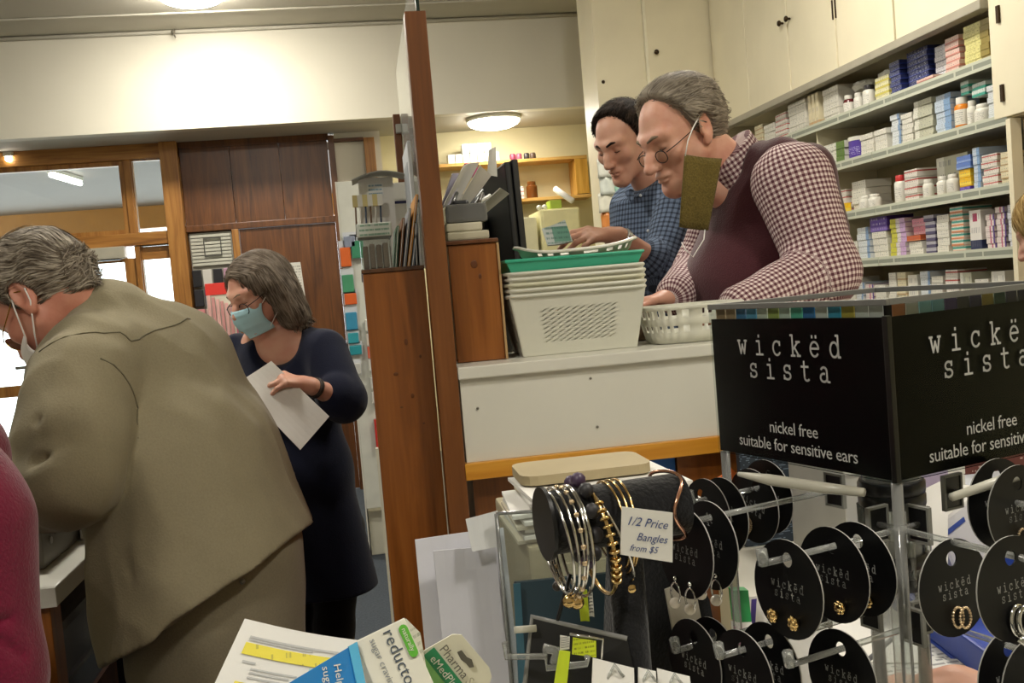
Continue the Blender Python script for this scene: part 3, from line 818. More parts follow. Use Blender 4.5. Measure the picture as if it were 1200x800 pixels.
def limb_uv(bones):
    """cloth coordinates from the nearest bone: u round it, v along it (metres)"""
    B = []; v0 = 0
    for a, b, r in bones:
        a, b = np.array(a, float), np.array(b, float); d = b-a; L = np.linalg.norm(d); d /= L
        up = np.array((0, 0, 1.0)) if abs(d[2]) < 0.8 else np.array((1.0, 0, 0)); s_ = np.cross(d, up); s_ /= np.linalg.norm(s_)
        B.append((a, d, L, s_, np.cross(d, s_), r, v0)); v0 += L
    def f(X):
        best = np.full(len(X), 1e9); U = np.zeros((len(X), 2)); per = np.ones(len(X))
        for a, d, L, s_, t_, r, v0 in B:
            q = X-a; al = q @ d; ac = np.clip(al, 0, L); dist = np.linalg.norm(q-ac[:, None]*d, axis=1)-r
            an = np.arctan2(q @ t_, q @ s_)
            m = dist < best; best[m] = dist[m]; U[m, 0] = an[m]*r; U[m, 1] = al[m]+v0; per[m] = 2*PI*r
        return U, per
    return f

def head_at(loc, face, pitch=0.0, roll=0.0):
    """matrix of a head: local y = the way the face points, z = crown; pitch>0 looks down"""
    f = V(face); f.z = 0; f.normalize(); x = f.cross(V((0, 0, 1)))
    R = Matrix((x, f, V((0, 0, 1)))).transposed()
    R = R @ Matrix.Rotation(-pitch, 3, 'X') @ Matrix.Rotation(roll, 3, 'Y')
    M = R.to_4x4(); M.translation = V(loc); return M
def head_shape(S, M, sc=1.0, jowl=0.0, nose=1.0, closed=True, lips=1.0):
    S.at(M, sc)
    S.ell((0, -0.012, 0.042), (0.075, 0.098, 0.080), 0.02)                 # skull
    S.ell((0, 0.03, -0.02), (0.063, 0.066, 0.08), 0.035)                    # face
    S.cap((0.048, 0.01, -0.05), (0.014, 0.074, -0.098), 0.022+jowl, 0.018+jowl*0.5, 0.03)
    S.cap((-0.048, 0.01, -0.05), (-0.014, 0.074, -0.098), 0.022+jowl, 0.018+jowl*0.5, 0.03)
    S.ell((0, 0.078, -0.1), (0.024, 0.018, 0.018), 0.02)                    # chin
    for x in (-1, 1):
        S.ell((x*0.043, 0.066, -0.018), (0.024, 0.02, 0.02), 0.02)          # cheekbone
        S.cap((x*0.048, 0.072, 0.03), (x*0.012, 0.09, 0.026), 0.011, 0.012, 0.02)   # brow
        S.ell((x*0.033, 0.1, 0.006), (0.021, 0.016, 0.012), 0.014, op='s')  # socket
        S.ell((x*0.032, 0.0755, 0.005), (0.0145, 0.0135, 0.0125), 0.004)    # lid over the eyeball
        S.cap((x*0.02, 0.09, 0.0), (x*0.045, 0.083, 0.0), 0.002, 0.0015, 0.003, op='s') if closed else None
    S.chain([(0, 0.09, 0.016), (0, 0.106, -0.012), (0, 0.114*nose+0.002, -0.032)], [0.009, 0.010, 0.0135], 0.012)   # nose
    for x in (-1, 1):
        S.ell((x*0.0125, 0.106, -0.036), (0.0085, 0.011, 0.008), 0.008)
        S.ell((x*0.007, 0.113, -0.0435), (0.0035, 0.005, 0.004), 0.003, op='s')
        S.cap((x*0.022, 0.101, -0.038), (x*0.034, 0.085, -0.064), 0.0012, 0.0008, 0.008, op='s')   # fold beside the mouth
    S.ell((0, 0.092, -0.06), (0.026, 0.012, 0.012), 0.012)
    S.ell((0, 0.1, -0.0595), (0.021, 0.0065, 0.0045*lips), 0.005)
    S.ell((0, 0.098, -0.0715), (0.019, 0.0075, 0.0055*lips), 0.005)
    S.cap((-0.022, 0.099, -0.0655), (0.022, 0.099, -0.0655), 0.0018, 0.0018, 0.004, op='s')
    for x in (-1, 1):                                                       # ears
        R = Matrix.Rotation(x*-0.35, 3, 'Z') @ Matrix.Rotation(0.15, 3, 'X')
        S.ell((x*0.083, -0.014, 0.004), (0.0095, 0.0215, 0.036), 0.006, R)
        S.ell((x*0.092, -0.009, 0.007), (0.0065, 0.012, 0.023), 0.005, R, op='s')
        S.ell((x*0.082, -0.004, -0.028), (0.0075, 0.011, 0.012), 0.008, R)
        S.ell((x*0.083, 0.004, -0.004), (0.004, 0.004, 0.006), 0.004, R)
    return S
def hand_shape(S, wrist, fwd, palm, side=1, curl=(0.3, 0.4, 0.4), sc=1.0, spread=0.08, thumb=0.7, k=0.006, tcurl=0.3, fan=None):
    """palm, four fingers of unequal length and a thumb; palm = the way the palm faces"""
    S.at(); w_ = V(wrist); f = V(fwd).normalized(); n = V(palm); n = (n-f*n.dot(f)).normalized(); l = f.cross(n)*side
    kn = [w_+f*(0.086*sc)+l*(0.027*sc), w_+f*(0.092*sc)+l*(0.009*sc), w_+f*(0.088*sc)-l*(0.009*sc), w_+f*(0.079*sc)-l*(0.026*sc)]
    for p in kn: S.cap(w_+(p-w_)*0.12, p, 0.0135*sc, 0.0105*sc, 0.014)
    S.cap(w_, w_+f*0.03*sc, 0.023*sc, 0.02*sc, 0.015)
    L = [(0.044, 0.026, 0.02), (0.048, 0.03, 0.021), (0.044, 0.028, 0.02), (0.035, 0.02, 0.018)]
    tips = []
    for i, p in enumerate(kn):
        cl = curl if not isinstance(curl[0], (list, tuple)) else curl[i]
        d = (f+l*spread*(1.5-i)).normalized(); q = p; r = (0.0092 if i < 3 else 0.008)*sc
        for j in range(3):
            d = (d*math.cos(cl[j])+n*math.sin(cl[j])).normalized()
            nn = n
            n2 = (n*math.cos(cl[j])-f*math.sin(cl[j]))
            e = q+d*L[i][j]*sc
            S.cap(q, e, r, r*0.9, 0.005 if j else 0.008); q = e; r *= 0.92
        tips.append(q)
    t0 = w_+f*0.022*sc+l*0.018*sc; d = (f*0.62+l*0.72*thumb+n*0.42).normalized()
    t1 = t0+d*0.042*sc; d2 = (d*math.cos(tcurl)+(f*0.7-l*0.45).normalized()*math.sin(tcurl)).normalized()
    t2 = t1+d2*0.032*sc; t3 = t2+d2*0.025*sc
    S.cap(t0, t1, 0.0155*sc, 0.0115*sc, 0.012); S.cap(t1, t2, 0.0112*sc, 0.01*sc, 0.005); S.cap(t2, t3, 0.01*sc, 0.0082*sc, 0.005)
    return kn, tips

def strands(name, X, S, flow, L, mat, parent, n, width=0.0016, seg=7, lift=0.004, droop=0.0, seed=1, wob=0.15, keep=None):
    """comb n thin ribbons over the surface S from roots sampled on X; flow(P)->world directions"""
    rg = np.random.default_rng(seed)
    P = X[rg.integers(0, len(X), n)].copy()
    if keep is not None: P = P[keep(P)]
    n = len(P); Ln = L*(0.65+0.5*rg.random(n)); bias = rg.normal(0, wob, (n, 3)); off0 = lift*(0.2+rg.random(n))
    pts = []; 
    for j in range(seg+1):
        N = S.grad(P); d = S.ev(P); P = P+N*((off0*(0.4+0.6*j/seg)-d)[:, None])*np.where(d < off0, 1.0, 0.35)[:, None]
        pts.append(P.copy())
        D = flow(P)+bias; D[:, 2] -= droop*j/seg
        D -= N*np.sum(D*N, axis=1)[:, None]*0.85
        D /= np.maximum(np.linalg.norm(D, axis=1), 1e-6)[:, None]
        P = P+D*(Ln/seg)[:, None]
    pts = np.stack(pts, 1)                      # n, seg+1, 3
    Nn = S.grad(pts[:, seg//2]); T = pts[:, -1]-pts[:, 0]; sd = np.cross(T, Nn); sd /= np.maximum(np.linalg.norm(sd, axis=1), 1e-6)[:, None]
    wd = width*np.array([0.7]+[1.0]*(seg-1)+[0.25])/2
    A = pts+sd[:, None]*wd[None, :, None]; Bq = pts-sd[:, None]*wd[None, :, None]
    vs = np.stack([A, Bq], 2).reshape(-1, 3)
    i0 = (np.arange(n)*(seg+1)*2)[:, None]+np.arange(seg)[None]*2
    Q = np.stack([i0, i0+1, i0+3, i0+2], -1).reshape(-1, 4)
    M = WM[parent.name]; Mi = np.array(M.inverted()); Y = vs @ Mi[:3, :3].T+Mi[:3, 3]
    me = bpy.data.meshes.new(name); me.vertices.add(len(Y)); me.vertices.foreach_set('co', Y.astype(np.float32).ravel())
    me.loops.add(len(Q)*4); me.loops.foreach_set('vertex_index', Q.astype(np.int32).ravel())
    me.polygons.add(len(Q)); me.polygons.foreach_set('loop_start', np.arange(0, len(Q)*4, 4, dtype=np.int32))
    me.polygons.foreach_set('use_smooth', np.ones(len(Q), bool)); me.update(calc_edges=True); me.materials.append(mat)
    o = bpy.data.objects.new(name, me); COL.objects.link(o); o.parent = parent; o['kind'] = 'stuff'; WM[o.name] = M
    return o
def hair_mat(name, stops, rough=0.45):
    m, nt, b = base_mat(name)
    g = nd(nt, 'ShaderNodeNewGeometry')
    n = nd(nt, 'ShaderNodeTexNoise'); n.inputs['Scale'].default_value = 28; n.inputs['Detail'].default_value = 3
    nt.links.new(coords(nt), n.inputs['Vector'])
    ad = nd(nt, 'ShaderNodeMath', operation='MULTIPLY_ADD'); ad.inputs[1].default_value = 0.45
    nt.links.new(g.outputs['Random Per Island'], ad.inputs[0]); 
    m2 = nd(nt, 'ShaderNodeMath', operation='MULTIPLY'); m2.inputs[1].default_value = 0.8; nt.links.new(n.outputs[0], m2.inputs[0])
    nt.links.new(m2.outputs[0], ad.inputs[2])
    nt.links.new(ramp(nt, ad.outputs[0], stops), b.inputs['Base Color'])
    b.inputs['Roughness'].default_value = max(rough, 0.65); b.inputs['Specular IOR Level'].default_value = 0.18
    MATS[name] = m; return m
def skin(name, c, red='#c8705a', amt=0.35):
    m, nt, b = base_mat(name)
    n = nd(nt, 'ShaderNodeTexNoise'); n.inputs['Scale'].default_value = 22; n.inputs['Detail'].default_value = 5
    nt.links.new(coords(nt), n.inputs['Vector'])
    mx = nd(nt, 'ShaderNodeMix', data_type='RGBA'); mr = nd(nt, 'ShaderNodeMapRange'); mr.inputs[1].default_value = 0.4; mr.inputs[2].default_value = 0.75; mr.inputs[4].default_value = amt
    nt.links.new(n.outputs[0], mr.inputs[0]); nt.links.new(mr.outputs[0], mx.inputs[0])
    mx.inputs[6].default_value = lin(c); mx.inputs[7].default_value = lin(red); nt.links.new(mx.outputs[2], b.inputs['Base Color'])
    b.inputs['Roughness'].default_value = 0.48; b.inputs['Subsurface Weight'].default_value = 0.12; b.inputs['Subsurface Radius'].default_value = (0.01, 0.004, 0.002)
    b.inputs['Subsurface Scale'].default_value = 0.4
    n2 = nd(nt, 'ShaderNodeTexNoise'); n2.inputs['Scale'].default_value = 180; nt.links.new(coords(nt), n2.inputs['Vector'])
    bp = nd(nt, 'ShaderNodeBump'); bp.inputs['Strength'].default_value = 0.15; bp.inputs['Distance'].default_value = 0.002
    nt.links.new(n2.outputs[0], bp.inputs['Height']); nt.links.new(bp.outputs[0], b.inputs['Normal'])
    MATS[name] = m; return m
def cloth(name, c, c2=None, wscale=900, bump=0.25, rough=0.9, sheen=0.15, var=0.08):
    m, nt, b = base_mat(name); co = coords(nt)
    n = nd(nt, 'ShaderNodeTexNoise'); n.inputs['Scale'].default_value = 260; n.inputs['Detail'].default_value = 2; nt.links.new(co, n.inputs['Vector'])
    nb = nd(nt, 'ShaderNodeTexNoise'); nb.inputs['Scale'].default_value = 9; nb.inputs['Detail'].default_value = 4; nt.links.new(co, nb.inputs['Vector'])
    ad = nd(nt, 'ShaderNodeMath', operation='ADD'); nt.links.new(n.outputs[0], ad.inputs[0]); nt.links.new(nb.outputs[0], ad.inputs[1])
    c = lin(c); k = [tuple(v*(1-var*2.2) for v in c[:3]), tuple(min(1, v*(1+var*1.6)) for v in c[:3])]
    rr = nd(nt, 'ShaderNodeValToRGB'); e = rr.color_ramp.elements; e[0].position = 0.35; e[1].position = 0.72
    e[0].color = k[0]+(1,); e[1].color = k[1]+(1,)
    hf = nd(nt, 'ShaderNodeMath', operation='MULTIPLY'); hf.inputs[1].default_value = 0.5; nt.links.new(ad.outputs[0], hf.inputs[0]); nt.links.new(hf.outputs[0], rr.inputs[0])
    nt.links.new(rr.outputs[0], b.inputs['Base Color']); b.inputs['Roughness'].default_value = rough; b.inputs['Sheen Weight'].default_value = sheen
    b.inputs['Specular IOR Level'].default_value = 0.2
    bp = nd(nt, 'ShaderNodeBump'); bp.inputs['Strength'].default_value = bump; bp.inputs['Distance'].default_value = 0.003
    nt.links.new(n.outputs[0], bp.inputs['Height']); nt.links.new(bp.outputs[0], b.inputs['Normal'])
    MATS[name] = m; return m
def gingham(name, ground, mid, dark, period, thin=0.5):
    """woven check in UV metres"""
    m, nt, b = base_mat(name)
    tc = nd(nt, 'ShaderNodeTexCoord'); sp = nd(nt, 'ShaderNodeSeparateXYZ'); nt.links.new(tc.outputs['UV'], sp.inputs[0])
    st = []
    for i in (0, 1):
        a = nd(nt, 'ShaderNodeMath', operation='MULTIPLY'); a.inputs[1].default_value = 1/period; nt.links.new(sp.outputs[i], a.inputs[0])
        f_ = nd(nt, 'ShaderNodeMath', operation='FRACT'); nt.links.new(a.outputs[0], f_.inputs[0])
        l_ = nd(nt, 'ShaderNodeMath', operation='LESS_THAN'); l_.inputs[1].default_value = thin; nt.links.new(f_.outputs[0], l_.inputs[0]); st.append(l_.outputs[0])
    s_ = nd(nt, 'ShaderNodeMath', operation='ADD'); nt.links.new(st[0], s_.inputs[0]); nt.links.new(st[1], s_.inputs[1])
    h_ = nd(nt, 'ShaderNodeMath', operation='MULTIPLY'); h_.inputs[1].default_value = 0.5; nt.links.new(s_.outputs[0], h_.inputs[0])
    r_ = nd(nt, 'ShaderNodeValToRGB'); r_.color_ramp.interpolation = 'CONSTANT'; e = r_.color_ramp.elements; e.new(0.5)
    for el, (p, c) in zip(e, ((0, ground), (0.3, mid), (0.8, dark))): el.position = p; el.color = lin(c)
    nt.links.new(h_.outputs[0], r_.inputs[0]); nt.links.new(r_.outputs[0], b.inputs['Base Color'])
    b.inputs['Roughness'].default_value = 0.85; b.inputs['Specular IOR Level'].default_value = 0.2
    MATS[name] = m; return m
def folds(amp, scale, seed=0, dirv=(0, 0, 1), stretch=3.0, mask=None):
    """cloth folds: ridged noise stretched along dirv, added to the distance"""
    rg = np.random.default_rng(seed); K = rg.normal(0, 1, (7, 3)); ph = rg.random(7)*6.28
    dv = np.array(V(dirv).normalized())
    for i in range(7): K[i] -= dv*(K[i] @ dv)*(1-1/stretch)
    K *= scale
    def f(P, d):
        v = 0
        for i in range(7): v = v+np.sin(P @ K[i]+ph[i]+1.3*np.sin(P @ K[(i+3) % 7]*0.6+ph[(i+2) % 7]))
        r_ = 1-np.abs(v/4.0); a = amp*np.clip(r_, -0.6, 1)
        if mask is not None: a = a*mask(P)
        return d-a
    return f
# ================================================================== PEOPLE
def onto(S, pts, off=0.0):
    P = np.array([tuple(p) for p in pts], float)
    for _ in range(6):
        n = S.grad(P, 0.004); P = P-n*(S.ev(P)-off)[:, None]
    return [V(p) for p in P]
def densify(pts, n=6):
    out = []
    for a, b in zip(pts[:-1], pts[1:]): out += [V(a).lerp(V(b), i/n) for i in range(n)]
    return out+[V(pts[-1])]
def lp(M, sc, p): return M @ (V(p)*sc)
def glasses(parent, M, sc, mat, lens_mat, w=0.024, h=0.018, low=0.0, rim=0.0013):
    """wire spectacles on the head: two rims with lenses, a bridge and two temples"""
    g = obj('spectacles', MB().tube([lp(M, sc, p) for p in [(-0.011, 0.107, 0.0+low), (0, 0.111, 0.004+low), (0.011, 0.107, 0.0+low)]], rim, 6), mat, parent, True)
    for s_ in (-1, 1):
        ring = []
        for k in range(18):
            a = 2*PI*k/18; ca, sa = math.cos(a), math.sin(a)
            ring.append(lp(M, sc, (s_*(0.034+w*ca*0.95), 0.105-0.006*abs(0.034+w*ca*s_*0)/0.03-0.12*max(0, (w*ca))**1.5, -0.002+low+h*(abs(sa)**0.8)*math.copysign(1, sa))))
        obj('rim', MB().tube(ring, rim, 6, closed=True), mat, g, True)
        obj('lens', MB().add(ring, [tuple(range(18))]), lens_mat, g)
        tp = [lp(M, sc, p) for p in [(s_*0.059, 0.098, 0.006+low), (s_*0.073, 0.075, 0.008+low*0.7), (s_*0.083, 0.02, 0.014+low*0.3), (s_*0.086, -0.005, 0.02), (s_*0.085, -0.03, 0.0)]]
        obj('temple', MB().tube(tp, rim, 6), mat, g, True)
    return g
def cap_hair(M, sc, back=-0.03, fringe=0.07, side=0.0, thick=0.012, low=-0.05, recede=0.0, top=1.0):
    """hair mass: an enlarged skull cut back from the face, the ears and the nape"""
    S = Sdf().at(M, sc)
    S.ell((0, -0.014, 0.044), (0.075+thick, 0.098+thick, 0.080+thick*top), 0.02)
    S.cap((0, -0.06, 0.0), (0, -0.055, low), 0.05+thick*0.6, 0.042, 0.03)
    S.plane((0, fringe, 0.075), (0, 1, -0.55-recede), 0.012)              # forehead line
    S.plane((0, 0.03+side, 0.03), (0, 1, -0.32), 0.01)                     # temples and sideburns
    for x in (-1, 1): S.ell((x*0.094, -0.012, -0.008), (0.032, 0.028, 0.047), 0.008, op='s')   # clear of the ears
    S.plane((0, back, low), (0, 0.35, -1), 0.012)                         # nape and over the ears
    return S

SK_old = skin('skin_ruddy', '#daa58d', '#c0705a', 0.5)
SK_young = skin('skin_warm', '#cf9f87', '#b87058', 0.4)
SK_woman = skin('skin_pale', '#cb9a84', '#bd7464', 0.45)
SK_cust = skin('skin_flushed', '#cc8f78', '#b5604a', 0.6)
M_lens = clear('spectacle_lens', '#fafcfc', 0.02, 0.4, 1.12)
M_wire = plain('dark_wire', '#2c2724', 0.3, 0.7)
M_elastic = plain('white_elastic', '#e8e4df', 0.8)
M_browhair = plain('grey_brown_brow', '#84725f', 0.9)
M_lash = plain('lash', '#3a2a24', 0.9)
M_white_btn = plain('pearl_button', '#d8dde2', 0.3)
def brows(parent, M, sc, mat, r=0.0028, dz=0.0):
    for s_ in (-1, 1):
        obj('eyebrow', MB().tube([lp(M, sc, p) for p in [(s_*0.012, 0.1015, 0.027+dz), (s_*0.03, 0.0965, 0.034+dz), (s_*0.05, 0.079, 0.03+dz)]], [r*sc, r*1.2*sc, r*0.5*sc], 6), mat, parent, True)
        obj('eyelashes', MB().tube([lp(M, sc, p) for p in [(s_*0.02, 0.0855, 0.0005), (s_*0.032, 0.0885, -0.0015), (s_*0.044, 0.083, 0.0005)]], 0.0011*sc, 5), M_lash, parent, True)

# ---------------------------------------------------------------- older man in the burgundy vest
om = thing('person', 'older grey-haired man in burgundy vest and checked shirt, cloth mask hanging from his ear', 'person', (1.02, 2.43, 0.18))
OM, osc = head_at((0.825, 2.4, 1.792), (-0.95, -0.31, 0), 0.44), 1.06
S = head_shape(Sdf(), OM, osc, jowl=0.005, nose=1.04)
S.at(); nb = (0.997, 2.43, 1.657)
S.cap(lp(OM, osc, (0, -0.035, -0.03)), nb, 0.062, 0.07, 0.03)
S.cap(lp(OM, osc, (0, 0.035, -0.085)), (0.933, 2.4, 1.632), 0.03, 0.04, 0.03)        # loose skin under the chin
S.slab((1.035, 2.43, 1.606), (1.016, 2.43, 1.252), (0, 1, 0), (0.15, 0.09), (0.15, 0.12), 0.04)
A1, A2, A3 = (1.03, 2.22, 1.639), (1.067, 2.16, 1.423), (0.821, 2.07, 1.358)
B1, B2, B3 = (1.053, 2.63, 1.659), (0.94, 2.64, 1.447), (0.789, 2.42, 1.392)
for a, b, c in ((A1, A2, A3), (B1, B2, B3)): S.chain([(1.036, 2.43, 1.617), a, b, c], [0.06, 0.055, 0.043, 0.032], 0.03)
hand_shape(S, (0.778, 2.4, 1.388), (-1, -0.25, -0.05), (0, 0, -1), -1, (0.25, 0.3, 0.2))
hand_shape(S, (0.813, 2.06, 1.357), (-0.75, 0.45, -0.22), (0.1, 0, -1), -1, (0.35, 0.4, 0.3), 0.95)
body, _, _ = flesh('body', S, 0.0034, SK_old, om)
# shirt: sleeves and collar in one
SH = Sdf()
SH.chain([A1, A2, A3], [0.092, 0.074, 0.05], 0.035)
SH.chain([B1, B2, B3], [0.088, 0.07, 0.048], 0.035)
SH.ell((1.043, 2.24, 1.633), (0.07, 0.075, 0.085), 0.03)
SH.slab((1.001, 2.43, 1.648), (0.936, 2.41, 1.746), (0, 1, 0), (0.09, 0.095), (0.081, 0.082), 0.015)
SH.plane((0.937, 2.41, 1.73), (-0.62, -0.05, 0.62), 0.004)
SH.fn(folds(0.005, 17, 3, (0.5, 0, -0.8), 2.5))
uvf = limb_uv([(A1, A2, 0.085), (A2, A3, 0.062), (B1, B2, 0.08), (B2, B3, 0.06), ((1.001, 2.43, 1.648), (0.936, 2.41, 1.746), 0.09)])
M_gh = gingham('burgundy_check_shirt', '#dccfca', '#9c7f80', '#573039', 0.0125, 0.5)
flesh('shirt', SH, 0.0045, M_gh, om, uvf)
# knitted vest
VS = Sdf()
VS.slab((1.041, 2.43, 1.623), (1.011, 2.44, 1.409), (0, 1, 0), (0.185, 0.125), (0.2, 0.168), 0.04)
VS.slab((1.011, 2.44, 1.409), (0.998, 2.44, 0.983), (0, 1, 0), (0.2, 0.168), (0.19, 0.16), 0.04)
VS.cap((1.033, 2.3, 1.671), (1.036, 2.56, 1.676), 0.062, 0.062, 0.03)
VS.cap((1.036, 2.42, 1.682), (1.089, 2.42, 1.601), 0.08, 0.1, 0.04)
VS.cap((1.114, 2.31, 1.678), (1.138, 2.33, 1.525), 0.062, 0.075, 0.03)
VS.chain([(0.99, 2.36, 1.709), (1.04, 2.28, 1.699), (1.117, 2.3, 1.659)], [0.045, 0.05, 0.055], 0.02)
VS.slab((0.988, 2.43, 1.662), (0.92, 2.41, 1.775), (0, 1, 0), (0.082, 0.09), (0.095, 0.1), 0.012, op='s')
VS.fn(folds(0.004, 12, 5, (0, 0, 1), 2.0))
M_vest = cloth('burgundy_knit', '#4b2128', bump=0.5, sheen=0.3)
flesh('vest', VS, 0.005, M_vest, om)
TR = Sdf().slab((1.001, 2.44, 1.028), (0.985, 2.44, 0.71), (0, 1, 0), (0.18, 0.155), (0.17, 0.14), 0.03)
TR.chain([(1.06, 2.33, 0.85), (1.06, 2.33, 0.25)], [0.1, 0.075], 0.03).chain([(1.06, 2.53, 0.85), (1.06, 2.53, 0.25)], [0.1, 0.075], 0.03)
flesh('trousers', TR, 0.012, cloth('charcoal_trousers', '#2c2c30'), om)
sh_ = MB()
for y in (2.33, 2.53): obj('shoe', MB().ball((1.0, y, 0.225), (0.14, 0.05, 0.045), 12), M_black, om, True)
# grey hair, cut short, swept back
HC = cap_hair(OM, osc, back=-0.05, fringe=0.05, thick=0.022, low=-0.07, side=-0.016, top=0.75)
M_grey = hair_mat('grey_hair', [(0.2, '#4b4238'), (0.5, '#81776a'), (0.8, '#a79c8c')])
_, HX, _ = flesh('hair', HC, 0.004, M_grey, om)
R3 = np.array(OM.to_3x3())
def comb(y0, z0, x0=0.0, part=0.0):
    def f(P):
        q = (P-np.array(OM.translation)) @ R3
        d = np.stack([np.sign(q[:, 0]-part)*x0*np.clip(np.abs(q[:, 0]-part)/0.03, 0, 1), np.full(len(q), y0), np.where(q[:, 2] > 0.07, 0.0, z0)], -1)
        return d @ R3.T
    return f
strands('hair_strands', HX, HC, comb(-1.0, -0.5, 0.25), 0.055, M_grey, om, 3600, 0.0022, lift=0.006, seed=3, wob=0.2)
brows(om, OM, osc, M_browhair, 0.0034)
glasses(om, OM, osc, M_wire, M_lens, w=0.022, h=0.0145, low=-0.012)
# cloth mask hanging by its loop from the near ear
M_mask = cloth('olive_mesh_mask', '#6a5b2c', bump=0.9, var=0.22)
mk = MB().sheet((0.793, 2.285, 1.73), (0.882, 2.275, 1.713), (0.831, 2.265, 1.544), (0.765, 2.28, 1.558), 0.006, 0.009, 8, 10)
mo = obj('face_mask', mk, M_mask, om, True)
obj('ear_loop', MB().tube([lp(OM, osc, (-0.088, -0.005, 0.03)), (0.817, 2.28, 1.791), (0.802, 2.28, 1.761), (0.794, 2.283, 1.726)], 0.0016, 6), M_elastic, mo, True)
obj('ear_loop', MB().tube([(0.823, 2.265, 1.546), (0.81, 2.24, 1.523), (0.778, 2.235, 1.483), (0.762, 2.24, 1.503), (0.758, 2.25, 1.52)], 0.0014, 6), M_elastic, mo, True)

# ---------------------------------------------------------------- younger dark-haired man in the blue check shirt
ym = thing('person', 'younger dark-haired man in blue check shirt, looking down at a foil packet', 'person', (0.95, 3.0, 0.18))
YM, ysc = head_at((0.839, 2.97, 1.863), (-0.82, -0.57, 0), 0.46), 0.94
S = head_shape(Sdf(), YM, ysc, jowl=0.002)
S.at(); S.cap(lp(YM, ysc, (0, -0.03, -0.04)), (0.962, 3.02, 1.699), 0.058, 0.066, 0.03)
S.slab((0.969, 3.03, 1.64), (0.957, 3.03, 1.232), (0.57, -0.82, 0), (0.15, 0.08), (0.14, 0.1), 0.04)
a1, a2, a3 = (0.988, 2.9, 1.638), (0.889, 2.82, 1.461), (0.748, 2.76, 1.564)
b1, b2, b3 = (0.989, 3.18, 1.663), (0.86, 3.12, 1.475), (0.736, 2.95, 1.519)
S.chain([(0.968, 3.02, 1.666), a1, a2, a3], [0.06, 0.055, 0.042, 0.027], 0.03)
S.chain([(0.968, 3.02, 1.666), b1, b2, b3], [0.06, 0.055, 0.042, 0.027], 0.03)
hand_shape(S, (0.743, 2.76, 1.569), (-1, -0.1, 0.12), (-0.1, 0.55, -0.8), -1, [(0.35, 0.5, 0.4), (0.45, 0.6, 0.4), (0.55, 0.7, 0.5), (0.7, 0.8, 0.5)], 1.0, thumb=0.5)
flesh('body', S, 0.0036, SK_young, ym)
SH = Sdf()
sv = (0.57, -0.82, 0)
SH.slab((0.966, 3.03, 1.667), (0.951, 3.02, 1.451), sv, (0.195, 0.115), (0.19, 0.13), 0.04)
SH.slab((0.951, 3.02, 1.451), (0.958, 3.02, 1.095), sv, (0.19, 0.13), (0.18, 0.13), 0.04)
SH.chain([a1, a2, V(a2).lerp(V(a3), 0.25)], [0.082, 0.066, 0.056], 0.03).chain([b1, b2], [0.08, 0.064], 0.03)
SH.cap(a1, b1, 0.07, 0.07, 0.03)
SH.slab((0.953, 3.02, 1.689), (0.896, 3, 1.75), sv, (0.078, 0.078), (0.072, 0.072), 0.012)
SH.plane((0.909, 3, 1.733), (-0.55, -0.2, 0.7), 0.004)
SH.fn(folds(0.005, 16, 8, (0.2, 0, -1), 2.5))
uvf = limb_uv([(a1, a2, 0.075), (a2, a3, 0.06), (b1, b2, 0.075), ((0.969, 3.03, 1.708), (0.95, 3.02, 1.178), 0.15), ((0.953, 3.02, 1.689), (0.896, 3, 1.75), 0.075)])
M_bc = gingham('blue_check_shirt', '#64738a', '#465265', '#2b323f', 0.016, 0.4)
flesh('shirt', SH, 0.005, M_bc, ym, uvf)
KY = Sdf().slab((0.95, 3.02, 1.689), (0.891, 3, 1.755), sv, (0.082, 0.082), (0.076, 0.076), 0.01).plane((0.909, 3, 1.735), (-0.55, -0.2, 0.7), 0.004).plane((0.942, 3.02, 1.698), (0.6, 0.15, -0.78), 0.004)
KY.cap((0.834, 2.93, 1.704), (0.834, 2.91, 1.676), 0.014, 0.006, 0.01)
flesh('collar', KY, 0.004, M_bc, ym, uvf)
for p in onto(SH, [(0.822, 2.9, 1.686), (0.807, 2.88, 1.608), (0.807, 2.88, 1.531)], 0.002):
    obj('button', MB().ball(p, (0.005, 0.005, 0.005), 8), M_white_btn, ym, True)
TR = Sdf().slab((0.954, 3.02, 1.123), (0.934, 3.02, 0.793), sv, (0.175, 0.13), (0.16, 0.12), 0.03)
TR.chain([(1.0, 2.93, 0.9), (1.0, 2.93, 0.25)], [0.095, 0.07], 0.03).chain([(0.9, 3.1, 0.9), (0.9, 3.1, 0.25)], [0.095, 0.07], 0.03)
flesh('trousers', TR, 0.012, cloth('navy_trousers', '#23262f'), ym)
for x, y in ((0.95, 2.9), (0.85, 3.07)): obj('shoe', MB().ball((x, y, 0.225), (0.13, 0.06, 0.045), 12), M_black, ym, True)
wc = MB(); wp = V(a3).lerp(V(a2), 0.06); wd = (V(a2)-V(a3)).normalized()
Mw = frame(wp, wd.orthogonal(), wd.cross(wd.orthogonal()))
obj('watch', MB().lathe([(0.030, -0.009), (0.0335, -0.008), (0.0335, 0.008), (0.030, 0.009)], 20, Mw), M_steel, ym, 'auto')
HC = cap_hair(YM, ysc, back=-0.045, fringe=0.066, thick=0.013, low=-0.055, side=-0.02, top=0.85)
HC.fn(folds(0.004, 55, 6, (0, 0, 1), 1.5))
M_dark = hair_mat('dark_hair', [(0.25, '#0a0908'), (0.55, '#221b17'), (0.9, '#4a3d34')], 0.8)
_, HX, _ = flesh('hair', HC, 0.004, M_dark, ym)
def flow_local(MM, vec):
    R_ = np.array(MM.to_3x3()); v_ = np.array(vec, float)
    return lambda P: np.tile(R_ @ v_, (len(P), 1))
strands('hair_strands', HX, HC, flow_local(YM, (0.3, 0.5, -0.6)), 0.04, M_dark, ym, 4000, 0.0017, lift=0.006, seed=5, wob=0.3)
